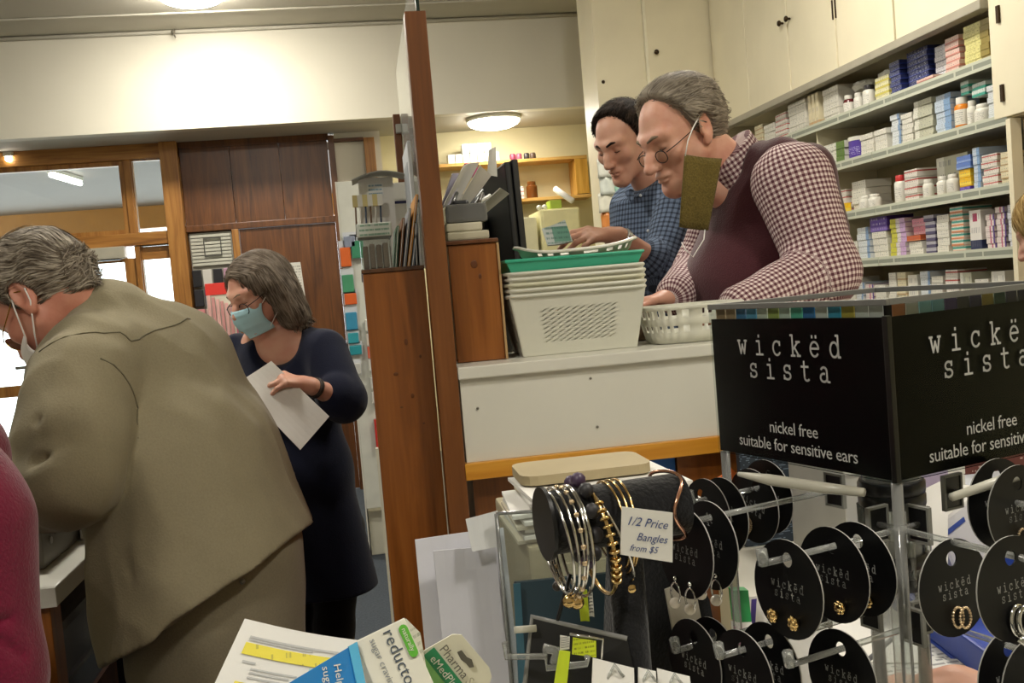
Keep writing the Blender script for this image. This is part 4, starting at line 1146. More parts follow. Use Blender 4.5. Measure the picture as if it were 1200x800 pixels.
brows(ym, YM, ysc, M_dark, 0.0038)

# foil packet in his fingers
M_foil = printed('blister_foil', '#a9b2ae', '#3f6a5c', rows=5, fill=0.55, axis_u=0, axis_v=2, accents=[(0.15, 0.75, 0.35, 0.95, '#5d8b7a')], rough=0.3)
pk = MB().sheet((0.517, 2.74, 1.604), (0.589, 2.76, 1.625), (0.598, 2.72, 1.561), (0.522, 2.7, 1.554), 0.004, 0.003)
one('foil_packet', pk, M_foil, 'silver and green foil packet held in the younger man\'s fingers', 'packet')

# ---------------------------------------------------------------- woman in navy with a blue face mask
wm = thing('person', 'woman in navy dress with grey bob, glasses and blue face mask, holding paper', 'person', (-0.17, 3.26, 0))
WMx, wsc = head_at((-0.325, 3.21, 1.494), (-0.74, -0.67, 0), 0.36, 0.06), 0.96
S = head_shape(Sdf(), WMx, wsc, lips=1.0)
S.at(); S.cap(lp(WMx, wsc, (0, -0.03, -0.05)), (-0.285, 3.26, 1.335), 0.05, 0.056, 0.025)
S.slab((-0.28, 3.26, 1.301), (-0.282, 3.26, 1.055), (0.87, -0.5, 0), (0.145, 0.075), (0.12, 0.08), 0.04)
S.cap((-0.229, 3.23, 1.337), (-0.342, 3.29, 1.339), 0.055, 0.055, 0.03)
c1, c2, c3 = (-0.137, 3.17, 1.282), (-0.088, 3.07, 1.145), (-0.176, 2.97, 1.205)
e1, e2, e3 = (-0.459, 3.37, 1.275), (-0.514, 3.27, 1.078), (-0.38, 3.07, 1.117)
S.chain([(-0.274, 3.25, 1.307), c1, c2, c3], [0.055, 0.046, 0.038, 0.024], 0.03)
S.chain([(-0.274, 3.25, 1.307), e1, e2, e3], [0.055, 0.046, 0.038, 0.025], 0.03)
hand_shape(S, (-0.176, 2.97, 1.205), (-0.82, -0.25, 0.35), (-0.55, 0.35, -0.8), -1, [(0.55, 0.75, 0.3), (0.65, 0.8, 0.35), (0.75, 0.85, 0.35), (0.85, 0.85, 0.4)], 0.95, thumb=0.5)
hand_shape(S, (-0.38, 3.07, 1.117), (0.2, -0.5, 0.3), (0.6, -0.5, 0.2), 1, (0.3, 0.4, 0.3), 0.92)
S.chain([(-0.153, 3.22, 0.653), (-0.189, 3.22, 0.388), (-0.189, 3.22, 0.081)], [0.06, 0.045, 0.035], 0.03).chain([(-0.251, 3.3, 0.645), (-0.275, 3.3, 0.387), (-0.293, 3.3, 0.079)], [0.06, 0.045, 0.035], 0.03)
S.slab((-0.282, 3.26, 1.055), (-0.204, 3.26, 0.649), (0.87, -0.5, 0), (0.12, 0.08), (0.12, 0.09), 0.04)
flesh('body', S, 0.0036, SK_woman, wm)
DR = Sdf()
dsv = (0.87, -0.5, 0)
DR.slab((-0.282, 3.26, 1.285), (-0.268, 3.25, 1.139), dsv, (0.175, 0.095), (0.165, 0.115), 0.04)
DR.slab((-0.268, 3.25, 1.139), (-0.251, 3.25, 0.913), dsv, (0.165, 0.115), (0.165, 0.12), 0.05)
DR.slab((-0.251, 3.25, 0.913), (-0.209, 3.25, 0.481), dsv, (0.165, 0.12), (0.185, 0.15), 0.05)
DR.chain([c1, c2, V(c2).lerp(V(c3), 0.18)], [0.072, 0.062, 0.055], 0.03).chain([e1, e2, V(e2).lerp(V(e3), 0.3)], [0.07, 0.06, 0.055], 0.03)
DR.cap((-0.14, 3.19, 1.306), (-0.42, 3.35, 1.315), 0.055, 0.055, 0.03)
DR.ell(V(c2).lerp(V(c3), 0.22), (0.06, 0.05, 0.066), 0.012)                      # gathered cuff
DR.slab((-0.281, 3.12, 1.447), (-0.295, 3.16, 1.335), dsv, (0.1, 0.12), (0.082, 0.1), 0.02, op='s')   # round neck
DR.plane((-0.2, 3.25, 0.514), (0.02, 0, -1), 0.006)
DR.fn(folds(0.008, 13, 2, (0.15, 0, -1), 4.0))
M_navy = cloth('navy_dress_cloth', '#10152a', bump=0.3, sheen=0.1)
flesh('dress', DR, 0.005, M_navy, wm)
LG = Sdf().chain([(-0.148, 3.22, 0.709), (-0.189, 3.22, 0.388), (-0.189, 3.22, 0.081)], [0.09, 0.062, 0.05], 0.03).chain([(-0.246, 3.3, 0.702), (-0.275, 3.3, 0.387), (-0.293, 3.3, 0.079)], [0.085, 0.062, 0.05], 0.03)
flesh('leggings', LG, 0.009, cloth('black_leggings', '#0d0d10'), wm)
for q in ((-0.188, 3.22, 0.034), (-0.292, 3.3, 0.035)): obj('shoe', MB().ball((q[0]-0.02, q[1]-0.05, 0.042), (0.05, 0.12, 0.042), 12), M_black, wm, True)
# bob of grey-brown hair hiding the ears
HB = Sdf().at(WMx, wsc)
HB.ell((0, -0.02, 0.046), (0.092, 0.112, 0.093), 0.02)
HB.cap((0.07, -0.012, 0.02), (0.078, -0.03, -0.1), 0.036, 0.04, 0.03).cap((-0.07, -0.012, 0.02), (-0.08, -0.028, -0.1), 0.036, 0.042, 0.03)
HB.cap((0, -0.07, 0.02), (0, -0.085, -0.1), 0.075, 0.06, 0.03)
HB.cap((-0.05, -0.05, -0.03), (-0.06, -0.06, -0.115), 0.06, 0.045, 0.03).cap((0.05, -0.05, -0.03), (0.06, -0.06, -0.11), 0.06, 0.045, 0.03)
HB.slab((0, 0.14, 0.045), (0, 0.05, -0.02), (1, 0, 0), (0.062, 0.075), (0.06, 0.07), 0.01, op='s')
HB.slab((0, 0.13, -0.05), (0, 0.03, -0.16), (1, 0, 0), (0.056, 0.08), (0.05, 0.06), 0.01, op='s')
HB.plane((0, 0, -0.135), (0, 0.0, -1), 0.015)
M_bob = hair_mat('grey_brown_hair', [(0.15, '#2e2620'), (0.5, '#5b4f43'), (0.85, '#8c8072')])
_, HX, _ = flesh('hair', HB, 0.004, M_bob, wm)
RW = np.array(WMx.to_3x3())
def bobflow(P):
    q = (P-np.array(WMx.translation)) @ RW
    top = q[:, 2] > 0.08
    d = np.stack([np.where(top, np.sign(q[:, 0]-0.015)*1.0, np.sign(q[:, 0])*0.05), np.where(top, -0.25, -0.05), np.where(top, -0.3, -1.0)], -1)
    return d @ RW.T
strands('hair_strands', HX, HB, bobflow, 0.11, M_bob, wm, 3200, 0.0024, seg=9, lift=0.006, seed=9, wob=0.12)
brows(wm, WMx, wsc, M_browhair, 0.002)
glasses(wm, WMx, wsc, M_wire, M_lens, w=0.024, h=0.019, low=-0.014, rim=0.0014)
# pleated surgical mask
def mask_patch(M, sc, top=-0.012, bot=-0.118):
    nx, ny = 20, 22; vs = []; fs = []
    for j in range(ny+1):
        v_ = j/ny; z = top+(bot-top)*v_
        for i in range(nx+1):
            a = -1+2*i/nx
            wd = 0.072-0.012*v_*v_
            yy = 0.108+0.018*math.sin(PI*min(1, v_*1.1+0.12))-0.062*abs(a)**1.9-0.03*max(0, v_-0.7)
            if v_ < 0.25: yy += 0.006*(1-abs(a))*(1-v_/0.25)
            pl = 0.0028*((v_*4.5) % 1.0)*(1-abs(a)**4)
            vs.append(lp(M, sc, (a*wd, yy+pl, z-0.006*abs(a)*(0.5-v_)*2)))
    W = nx+1
    for j in range(ny):
        for i in range(nx): q = j*W+i; fs.append((q, q+1, q+W+1, q+W))
    return MB().add(vs, fs)
mo = obj('face_mask', mask_patch(WMx, wsc), plain('pale_blue_mask', '#a8d0db', 0.8, var=0.05), wm, True)
sm = mo.modifiers.new('thickness', 'SOLIDIFY'); sm.thickness = 0.0015
for s_ in (-1, 1):
    obj('ear_loop', MB().tube([lp(WMx, wsc, p) for p in [(s_*0.07, 0.05, -0.02), (s_*0.083, 0.01, 0.01), (s_*0.09, -0.015, 0.0), (s_*0.084, 0.01, -0.06), (s_*0.06, 0.05, -0.1)]], 0.0013, 5), M_elastic, mo, True)
# ring and dark wristband
wp = V(c3).lerp(V(c2), 0.14); wd = (V(c2)-V(c3)).normalized()
obj('wristband', MB().lathe([(0.029, -0.007), (0.032, -0.006), (0.032, 0.006), (0.029, 0.007)], 20, frame(wp, wd.orthogonal(), wd.cross(wd.orthogonal()))), plain('dark_band', '#2a201b', 0.4), wm, 'auto')
pp = MB().sheet((-0.382, 2.92, 1.237), (-0.282, 2.96, 1.29), (-0.128, 2.92, 1.114), (-0.218, 2.89, 1.029), 0.004, 0.006, 8, 8)
one('paper_sheets', pp, M_paper, 'folded white paper held in the hands of the woman in navy', 'paper')

# ---------------------------------------------------------------- customer bending over the left counter in an olive-grey jacket
jm = thing('person', 'man in olive-grey jacket bending over the counter, back towards us', 'person', (-0.3, 2.07, 0))
JM, jsc = head_at((-0.629, 2.1, 1.5), (-0.93, 0.30, 0), 0.80), 1.0
S = head_shape(Sdf(), JM, jsc, jowl=0.004)
nbj = (-0.528, 2.13, 1.421)
S.at(); S.cap(lp(JM, jsc, (0, -0.04, -0.03)), nbj, 0.06, 0.068, 0.03)
jsv = (0.72, 0.69, 0)
S.slab((-0.47, 2.14, 1.347), (-0.369, 2.06, 1.009), jsv, (0.15, 0.09), (0.14, 0.11), 0.04)
l1, l2, l3 = (-0.539, 1.97, 1.339), (-0.551, 1.84, 1.167), (-0.766, 2.02, 1.147)
r1, r2, r3 = (-0.404, 2.31, 1.309), (-0.525, 2.45, 1.062), (-0.744, 2.4, 1.125)
S.chain([(-0.469, 2.14, 1.356), l1, l2, l3], [0.06, 0.055, 0.045, 0.03], 0.03)
S.chain([(-0.469, 2.14, 1.356), r1, r2, r3], [0.06, 0.055, 0.045, 0.03], 0.03)
hand_shape(S, l3, (-0.9, 0.4, -0.1), (0, 0, -1), -1, (0.3, 0.35, 0.3)); hand_shape(S, r3, (-1, 0, -0.1), (0, 0, -1), 1, (0.3, 0.4, 0.3))
flesh('body', S, 0.0036, SK_cust, jm)
JK = Sdf()
JK.slab((-0.47, 2.14, 1.343), (-0.402, 2.08, 1.142), jsv, (0.18, 0.12), (0.19, 0.15), 0.05)
JK.slab((-0.402, 2.08, 1.142), (-0.334, 2.02, 0.839), jsv, (0.19, 0.15), (0.235, 0.175), 0.05)
JK.cap((-0.533, 2, 1.372), (-0.424, 2.3, 1.347), 0.075, 0.075, 0.06)
JK.ell((-0.462, 2.16, 1.341), (0.14, 0.11, 0.095), 0.06)
JK.chain([l1, V(l1).lerp(V(l2), 0.55), l2, V(l2).lerp(V(l3), 0.4), l3], [0.090, 0.086, 0.077, 0.068, 0.05], 0.010).chain([r1, r2, r3], [0.085, 0.072, 0.05], 0.04)
JK.slab((-0.479, 2.14, 1.376), (-0.522, 2.12, 1.438), jsv, (0.094, 0.088), (0.082, 0.078), 0.02)
JK.plane((-0.342, 2.03, 0.915), (0.47, -0.1, -0.87), 0.004)
# drag lines from the armpit and along the back
for a, b, r_ in (((-0.47, 1.93, 1.28), (-0.376, 1.98, 1.307), 0.010), ((-0.471, 1.91, 1.251), (-0.423, 1.93, 1.21), 0.012), ((-0.454, 1.9, 1.218), (-0.368, 1.9, 1.079), 0.012), ((-0.498, 1.85, 1.106), (-0.446, 1.84, 0.944), 0.014), ((-0.569, 1.85, 1.269), (-0.495, 1.86, 1.307), 0.008), ((-0.578, 1.8, 1.209), (-0.497, 1.76, 1.244), 0.008)):
    q = onto(JK, [a, b], 0.003); JK.cap(q[0], q[1], r_, r_*0.5, 0.022, op='s')
jf = folds(0.015, 11, 11, (0.35, 0.0, -0.9), 3.0)
JK.fn(jf).fn(folds(0.0045, 26, 17, (0.5, 0.1, -0.8), 2.2)).fn(folds(0.004, 38, 23, (-0.6, 0.3, -0.6), 3.0))
M_jacket = cloth('olive_grey_cotton', '#8f866d', bump=0.2, sheen=0.1, var=0.05)
flesh('jacket', JK, 0.0055, M_jacket, jm)
CJ = Sdf().slab((-0.489, 2.135, 1.395), (-0.541, 2.115, 1.468), jsv, (0.09, 0.086), (0.079, 0.077), 0.01)
CJ.plane((-0.531, 2.115, 1.455), (-0.72, 0.05, 0.62), 0.004).plane((-0.494, 2.13, 1.405), (0.72, -0.05, -0.62), 0.004)
CJ.fn(folds(0.002, 25, 4, (0.3, 0.9, 0), 2.0))
flesh('collar', CJ, 0.0045, M_jacket, jm)
M_seam = cloth('jacket_seam', '#5f5945', bump=0.2)
for pts in ([(-0.553, 1.95, 1.358), (-0.514, 1.96, 1.373), (-0.47, 1.98, 1.391), (-0.438, 2.02, 1.405), (-0.403, 2.07, 1.415), (-0.373, 2.13, 1.421)], [(-0.48, 1.9, 1.221), (-0.475, 1.92, 1.266), (-0.497, 1.93, 1.312), (-0.523, 1.95, 1.349)]):
    obj('seam', MB().tube(onto(JK, densify(pts, 5), 0.0002), 0.0016, 5), M_seam, jm, True)
hemr = []
TJ = Sdf()
TJ.slab((-0.349, 2.06, 0.953), (-0.355, 2.06, 0.757), jsv, (0.19, 0.15), (0.185, 0.14), 0.04)
TJ.chain([(-0.392, 2, 0.836), (-0.411, 2, 0.542), (-0.426, 2, 0.081)], [0.105, 0.088, 0.075], 0.03)
TJ.chain([(-0.32, 2.15, 0.786), (-0.339, 2.15, 0.458), (-0.344, 2.15, 0.063)], [0.105, 0.088, 0.075], 0.03)
TJ.fn(folds(0.008, 12, 21, (0.3, 0, -1), 2.2))
flesh('trousers', TJ, 0.007, cloth('olive_grey_trousers', '#8d846d', bump=0.2, var=0.06), jm)
for p in onto(TJ, [(-0.262, 1.9, 0.928)], 0.001): obj('stud', MB().ball(p, 0.006, 10), M_steel, jm, True)
for q in ((-0.424, 2, 0.062), (-0.342, 2.15, 0.043)): obj('shoe', MB().ball((q[0]-0.03, q[1]+0.03, 0.045), (0.11, 0.09, 0.045), 12), plain('brown_shoe', '#3d2a1c', 0.5), jm, True)
HC = cap_hair(JM, jsc, back=-0.05, fringe=0.06, thick=0.017, low=-0.05, side=-0.008)
M_grey2 = hair_mat('wavy_grey_hair', [(0.15, '#2c241c'), (0.5, '#685d50'), (0.85, '#b3a999')])
_, HX, _ = flesh('hair', HC, 0.004, M_grey2, jm)
RJ = np.array(JM.to_3x3())
def jflow(P):
    q = (P-np.array(JM.translation)) @ RJ
    wv = np.sin(q[:, 1]*75+q[:, 2]*55+q[:, 0]*30)
    d = np.stack([0.35*wv+np.sign(q[:, 0])*0.3, -0.75+0.2*wv, -0.6+0.45*wv], -1)
    return d @ RJ.T
strands('hair_strands', HX, HC, jflow, 0.06, M_grey2, jm, 4200, 0.0022, seg=9, lift=0.007, seed=13, wob=0.12)
M_gold = plain('gold', '#d0a24c', 0.22, 1.0)
obj('ear_loop', MB().tube([lp(JM, jsc, p) for p in [(-0.088, -0.03, 0.005), (-0.09, -0.02, -0.02), (-0.08, 0.03, -0.06), (-0.06, 0.07, -0.085)]], 0.0016, 5), M_elastic, jm, True)
obj('ear_loop', MB().tube([lp(JM, jsc, p) for p in [(-0.084, -0.006, 0.03), (-0.09, 0.012, 0.0), (-0.078, 0.05, -0.05), (-0.062, 0.075, -0.06)]], 0.0016, 5), M_elastic, jm, True)
mo = obj('face_mask', mask_patch(JM, jsc, -0.035, -0.125), M_elastic, jm, True)
mo.modifiers.new('thickness', 'SOLIDIFY').thickness = 0.0015
brows(jm, JM, jsc, M_browhair, 0.003)
glasses(jm, JM, jsc, M_gold, M_lens, w=0.022, h=0.017, low=-0.016)

# ---------------------------------------------------------------- person in a maroon jumper at the left edge
pm = thing('person', 'person in a maroon jumper at the left edge, only the arm in view', 'person', (-0.62, 1.32, 0))
S = Sdf()
PMh = head_at((-0.629, 1.32, 1.532), (-0.6, 0.8, 0), 0.3)
head_shape(S, PMh, 0.95); S.at()
S.cap(lp(PMh, 0.95, (0, -0.03, -0.04)), (-0.637, 1.32, 1.379), 0.055, 0.06, 0.03)
S.slab((-0.625, 1.3, 1.317), (-0.657, 1.3, 0.895), (0.8, 0.6, 0), (0.13, 0.08), (0.12, 0.09), 0.04)
m1, m2, m3 = (-0.485, 1.22, 1.221), (-0.48, 1.2, 1.049), (-0.69, 1.36, 0.983)
S.chain([(-0.625, 1.3, 1.317), m1, m2, m3], [0.05, 0.045, 0.04, 0.025], 0.03)
hand_shape(S, m3, (-0.8, 0.6, 0), (0, 0, -1), 1, (0.4, 0.5, 0.4))
flesh('body', S, 0.005, SK_woman, pm)
JP = Sdf().slab((-0.627, 1.3, 1.296), (-0.645, 1.3, 1.045), (0.8, 0.6, 0), (0.17, 0.11), (0.17, 0.13), 0.05).slab((-0.645, 1.3, 1.045), (-0.659, 1.3, 0.785), (0.8, 0.6, 0), (0.17, 0.13), (0.18, 0.14), 0.05)
JP.chain([m1, m2, m3], [0.078, 0.066, 0.045], 0.03).cap((-0.746, 1.4, 1.292), (-0.517, 1.24, 1.274), 0.06, 0.072, 0.04)
for a, b in (((-0.446, 1.14, 1.121), (-0.409, 1.16, 1.082)), ((-0.441, 1.14, 1.122), (-0.408, 1.15, 1.127))):
    q = onto(JP, [a, b], 0.001); JP.cap(q[0], q[1], 0.006, 0.003, 0.016, op='s')
JP.fn(folds(0.005, 14, 31, (0.2, 0, -1), 2.0))
flesh('jumper', JP, 0.005, cloth('maroon_knit', '#6e1030', bump=0.5, sheen=0.3), pm)
TP = Sdf().slab((-0.657, 1.3, 0.807), (-0.667, 1.3, 0.675), (0.8, 0.6, 0), (0.17, 0.13), (0.17, 0.12), 0.03).chain([(-0.705, 1.28, 0.724), (-0.722, 1.28, 0.216)], [0.09, 0.07], 0.03).chain([(-0.651, 1.36, 0.672), (-0.667, 1.36, 0.186)], [0.09, 0.07], 0.03)
flesh('trousers', TP, 0.012, cloth('dark_jeans', '#23283a'), pm)
for q in ((-0.724, 1.28, 0.182), (-0.669, 1.36, 0.15)): obj('shoe', MB().ball((q[0]-0.02, q[1]+0.04, 0.045), (0.08, 0.12, 0.045), 12), M_black, pm, True)
HC = cap_hair(PMh, 0.95, thick=0.016, low=-0.07)
_, HX, _ = flesh('hair', HC, 0.006, M_bob, pm)

# ---------------------------------------------------------------- fair-haired person at the right edge behind the stand
bp_ = thing('person', 'fair-haired person at the right edge, partly seen above the jewellery stand', 'person', (1.82, 2.55, 0.18))
BM = head_at((1.965, 2.55, 1.474), (-0.5, 0.86, 0), 0.35); S = head_shape(Sdf(), BM, 0.95); S.at()
S.cap(lp(BM, 0.95, (0, -0.03, -0.04)), (1.966, 2.55, 1.296), 0.05, 0.056, 0.03)
S.slab((1.968, 2.55, 1.246), (1.962, 2.55, 0.763), (0.86, 0.5, 0), (0.14, 0.08), (0.12, 0.09), 0.04)
flesh('body', S, 0.006, SK_woman, bp_)
JB = Sdf().slab((1.967, 2.55, 1.222), (1.957, 2.55, 0.663), (0.86, 0.5, 0), (0.16, 0.1), (0.16, 0.12), 0.04).slab((1.957, 2.55, 0.663), (1.86, 2.55, 0.3), (0.86, 0.5, 0), (0.16, 0.12), (0.18, 0.14), 0.04)
JB.chain([(1.725, 2.48, 1.221), (1.699, 2.48, 1.021), (1.916, 2.7, 0.898)], [0.065, 0.055, 0.045], 0.03).chain([(2.213, 2.64, 1.172), (2.232, 2.66, 0.949), (2.233, 2.85, 0.845)], [0.065, 0.055, 0.045], 0.03)
flesh('dress', JB, 0.008, cloth('grey_dress', '#5a5a62'), bp_)
HBb = Sdf().at(BM, 0.95); HBb.ell((0, -0.02, 0.05), (0.095, 0.115, 0.102), 0.02).cap((0, -0.06, 0.02), (0, -0.08, -0.12), 0.085, 0.06, 0.03)
HBb.slab((0, 0.15, 0.03), (0, 0.06, -0.06), (1, 0, 0), (0.06, 0.075), (0.055, 0.07), 0.01, op='s')
M_fair = hair_mat('fair_hair', [(0.15, '#6e5730'), (0.5, '#a4854f'), (0.85, '#c7aa72')])
_, HX, _ = flesh('hair', HBb, 0.005, M_fair, bp_)
strands('hair_strands', HX, HBb, flow_local(BM, (0.0, -0.3, -1)), 0.09, M_fair, bp_, 1500, 0.003, lift=0.006, seed=19, wob=0.2)
for x in (1.78, 1.9): obj('shoe', MB().ball((x, 2.58, 0.225), (0.05, 0.11, 0.045), 12), M_black, bp_, True)
# ================================================================== DISPENSARY COUNTER AND SCREEN
M_blue = plain('blue_panel', '#1d5fae', 0.45)
cn = thing('dispensary_counter', 'white dispensary counter with a golden wood strip along its front', 'counter', (0.95, 2.02, 0))
obj('top', MB().box((0.165, 1.85, 1.281), (1.75, 2.22, 1.305), 0.003), M_white, cn)
fp = obj('front_panel', MB().box((0.168, 1.862, 1.12), (1.75, 1.88, 1.281), 0.001), M_white, cn)
for p in ((0.423, 1.861, 1.259), (0.198, 1.861, 1.223), (0.429, 1.861, 1.163)):
    obj('screw', MB().lathe([(0.0026, -0.001), (0.0026, 0.0012), (0.001, 0.0018)], 10, frame(p, (1, 0, 0), (0, 0, 1))), plain('grey_screw', '#77756c', 0.4, 0.6), fp)
obj('wood_strip', MB().box((0.163, 1.848, 1.088), (1.75, 1.88, 1.12), 0.002), M_strip_wood, cn)
obj('body', MB().box((0.18, 1.90, 0.0), (1.75, 2.2, 1.281)), M_orange_wood, cn)
obj('blue_panel', MB().box((0.40, 1.885, 0.3), (0.588, 1.9, 1.087), 0.002), M_blue, cn)
obj('wood_panel', MB().box((0.592, 1.885, 0.3), (1.1, 1.9, 1.087), 0.002), M_orange_wood, cn)
kt = MB().lathe([(0.004, 0), (0.004, 0.0006)], 10, frame((0.333, 1.847, 1.107), (1, 0, 0), (0, 0, 1)))
# wood box at the left end of the counter
wb_ = thing('wooden_box', 'upright wooden box on the left end of the white counter', 'box', (0.225, 2.1, 1.305))
obj('body', MB().box((0.176, 1.95, 1.306), (0.273, 2.35, 1.54), 0.002), M_orange_wood, wb_)
obj('lid', MB().box((0.172, 1.945, 1.541), (0.277, 2.355, 1.549), 0.002), wood('dark_edge_wood', '#40220c', '#5a3214', '#6d4220'), wb_)
obj('edge_strip', MB().box((0.273, 1.946, 1.306), (0.2775, 1.956, 1.54)), plain('pale_edge', '#b08f62', 0.5), wb_)
# post, bookcase end and screen
ps = thing('screen_partition', 'tall timber post with a glass screen at the end of the counter', 'screen', (0.14, 1.87, 0))
po = MB().box((0.124, 1.85, 0.0), (0.164, 1.895, 1.973), 0.002)
obj('post', po, M_post_wood, ps)
obj('post', MB().box((0.129, 2.78, 0.0), (0.149, 2.82, 1.955), 0.002), M_post_wood, ps)
obj('glass_panel', MB().box((0.1505, 1.9, 1.51), (0.156, 2.82, 2.08)), M_screen, ps)
obj('glass_edge', MB().box((0.150, 1.893, 1.98), (0.1565, 1.8995, 2.08)), plain('dark_glass_edge', '#2d3b35', 0.2), ps)
obj('clip', MB().box((0.134, 2.765, 1.90), (0.1500, 2.7795, 1.925), 0.002), M_steel, ps)
bc = thing('low_bookcase', 'narrow wooden bookcase with a knotted end panel beside the timber post', 'bookcase', (0.06, 2.3, 0))
bd = obj('end_panel', MB().box((0.004, 1.9, 0.0), (0.1225, 1.92, 1.497), 0.0015), M_orange_wood, bc)
obj('body', MB().box((0.008, 1.921, 0.0), (0.1225, 2.9, 1.49)), M_orange_wood, bc)
obj('top', MB().box((0.002, 1.897, 1.4975), (0.1225, 2.9, 1.505), 0.001), wood('dark_top_wood', '#3a2212', '#54351c', '#684526'), bc)
obj('white_edge', MB().box((-0.0015, 1.9, 0.0), (0.0035, 1.92, 1.16)), M_oldwhite, bc)
rk = random.Random(4)
M_knot = plain('wood_knot', '#5d310f', 0.4)
for (px, z, rx, rz) in ((0.075, 1.36, 0.006, 0.011), (0.05, 1.30, 0.008, 0.006), (0.078, 1.255, 0.006, 0.008), (0.1, 1.33, 0.004, 0.006), (0.055, 1.235, 0.005, 0.003), (0.095, 1.2, 0.004, 0.003)):
    obj('knot', MB().ball((px, 1.9, z), (rx*0.6, 0.0005, rz*0.6), 12), M_knot, bd, True)
for (px, z, rx, rz) in ((0.225, 1.50, 0.010, 0.012), (0.235, 1.475, 0.005, 0.008)):
    obj('knot', MB().ball((px, 1.95, z), (rx*0.7, 0.0005, rz*0.7), 12), M_knot, bpy.data.objects['wooden_box'].children[0], True)
# folders leaning on the bookcase
fold_cols = [('#4d6b52', 'green'), ('#7a4d24', 'brown'), ('#8d8f95', 'grey'), ('#c98a2e', 'orange'), ('#6f7d8c', 'blue-grey'), ('#33322f', 'black'), ('#a6a7a3', 'pale grey')]
for i, (c, nm) in enumerate(fold_cols):
    xb = 0.072+i*0.0085; h = [0.085, 0.1, 0.118, 0.145, 0.105, 0.09, 0.12][i]; ln = [0.012, 0.016, 0.022, 0.03, 0.02, 0.012, 0.008][i]
    if i > 4: ln = 0.004
    mbf = MB().prism([(xb, 2.0, 1.5055), (xb+ln, 2.0, 1.5055+h), (xb+ln, 2.2, 1.5055+h), (xb, 2.2, 1.5055)], 0.0055)
    f_ = thing('folder', f'{nm} folder leaning on the narrow bookcase, {ORD[i]} from the left', 'folder', (xb, 2.1, 1.5055), group='folders on the bookcase')
    obj('cover', mbf, plain(f'folder_{nm}', c, 0.5), f_)
    obj('pages', MB().prism([(xb-0.0002, 1.996, 1.509), (xb+ln*0.97, 1.996, 1.5035+h), (xb+ln*0.97, 1.9995, 1.5035+h), (xb-0.0002, 1.9995, 1.509)], 0.0010), M_paper, f_)
# clear tub of brown packs
ct = thing('clear_tub', 'clear plastic tub of brown packets with green-marked lid, on the bookcase', 'tub', (0.036, 2.05, 1.506))
obj('wall', MB().box((0.004, 2.0, 1.506), (0.067, 2.10, 1.592), 0.004), M_acrylic, ct)
lidm = printed('tub_lid_print', '#c9cfc6', '#4f8a6c', rows=3, fill=0.6, axis_u=0, axis_v=2)
obj('lid', MB().box((0.000, 1.996, 1.572), (0.071, 2.104, 1.6), 0.004), lidm, ct)
rk2 = random.Random(3)
for i in range(4):
    x = 0.014+i*0.0135
    obj('packet', MB().box((x-0.005, 2.006, 1.509), (x+0.006, 2.09, 1.552+rk2.uniform(0, 0.012)), 0.003), plain(f'brown_packet_{i%2}', ['#7a6654', '#8d7a68'][i % 2], 0.5), ct)
# toothbrush display behind the tub
td = thing('brush_display', 'white counter display of brushes under a curved grey header, behind the clear tub', 'display', (0.07, 2.45, 1.505))
obj('back_board', MB().box((0.015, 2.46, 1.506), (0.1, 2.47, 1.745)), M_paper, td)
obj('print', MB().box((0.035, 2.457, 1.70), (0.075, 2.459, 1.73)), printed('display_print', '#e8e9e6', '#3f86a8', 3, 0.6, 0, 2), td)
hdr = [(0.015+0.11*k/10, 2.40+0.0, 1.738+0.018*math.sin(PI*k/10)) for k in range(11)]
obj('header', MB().sheet((0.0, 2.40, 1.735), (0.128, 2.40, 1.742), (0.128, 2.5, 1.742), (0.0, 2.5, 1.735), 0.003, 0.014), plain('grey_header', '#8d8f88', 0.5), td)
for i in range(6):
    x = 0.0+i*0.012
    br = obj('brush', MB().tube([(x, 2.42, 1.60), (x+0.004, 2.42, 1.69)], 0.0022, 6), plain(f'brush_{i%3}', ['#6c5136', '#d9d6cb', '#394a63'][i % 3], 0.4), td, True)
    obj('bristles', MB().box((x-0.003, 2.413, 1.672), (x+0.009, 2.427, 1.70)), plain(f'bristle_{i%2}', ['#d3c489', '#e2e0d6'][i % 2], 0.8), br)
sg = thing('small_sign', 'white card with navy band standing behind the folders', 'sign', (0.105, 2.6, 1.505))
obj('card', MB().box((0.09, 2.6, 1.506), (0.14, 2.604, 1.745)), M_paper, sg)
obj('band', MB().box((0.09, 2.598, 1.69), (0.14, 2.6, 1.697)), plain('navy_band', '#272a5c', 0.5), sg)
nf = thing('picture_frame', 'pale grey framed notice leaning on the glass screen above the folders', 'frame', (0.13, 2.4, 1.6))
obj('frame', MB().box((0.128, 2.2, 1.59), (0.136, 2.45, 1.79), 0.002), plain('pale_grey_frame', '#c7c9cc', 0.5), nf)
obj('inset', MB().box((0.127, 2.25, 1.64), (0.128, 2.4, 1.75)), plain('grey_inset', '#9fa5ab', 0.5), nf)

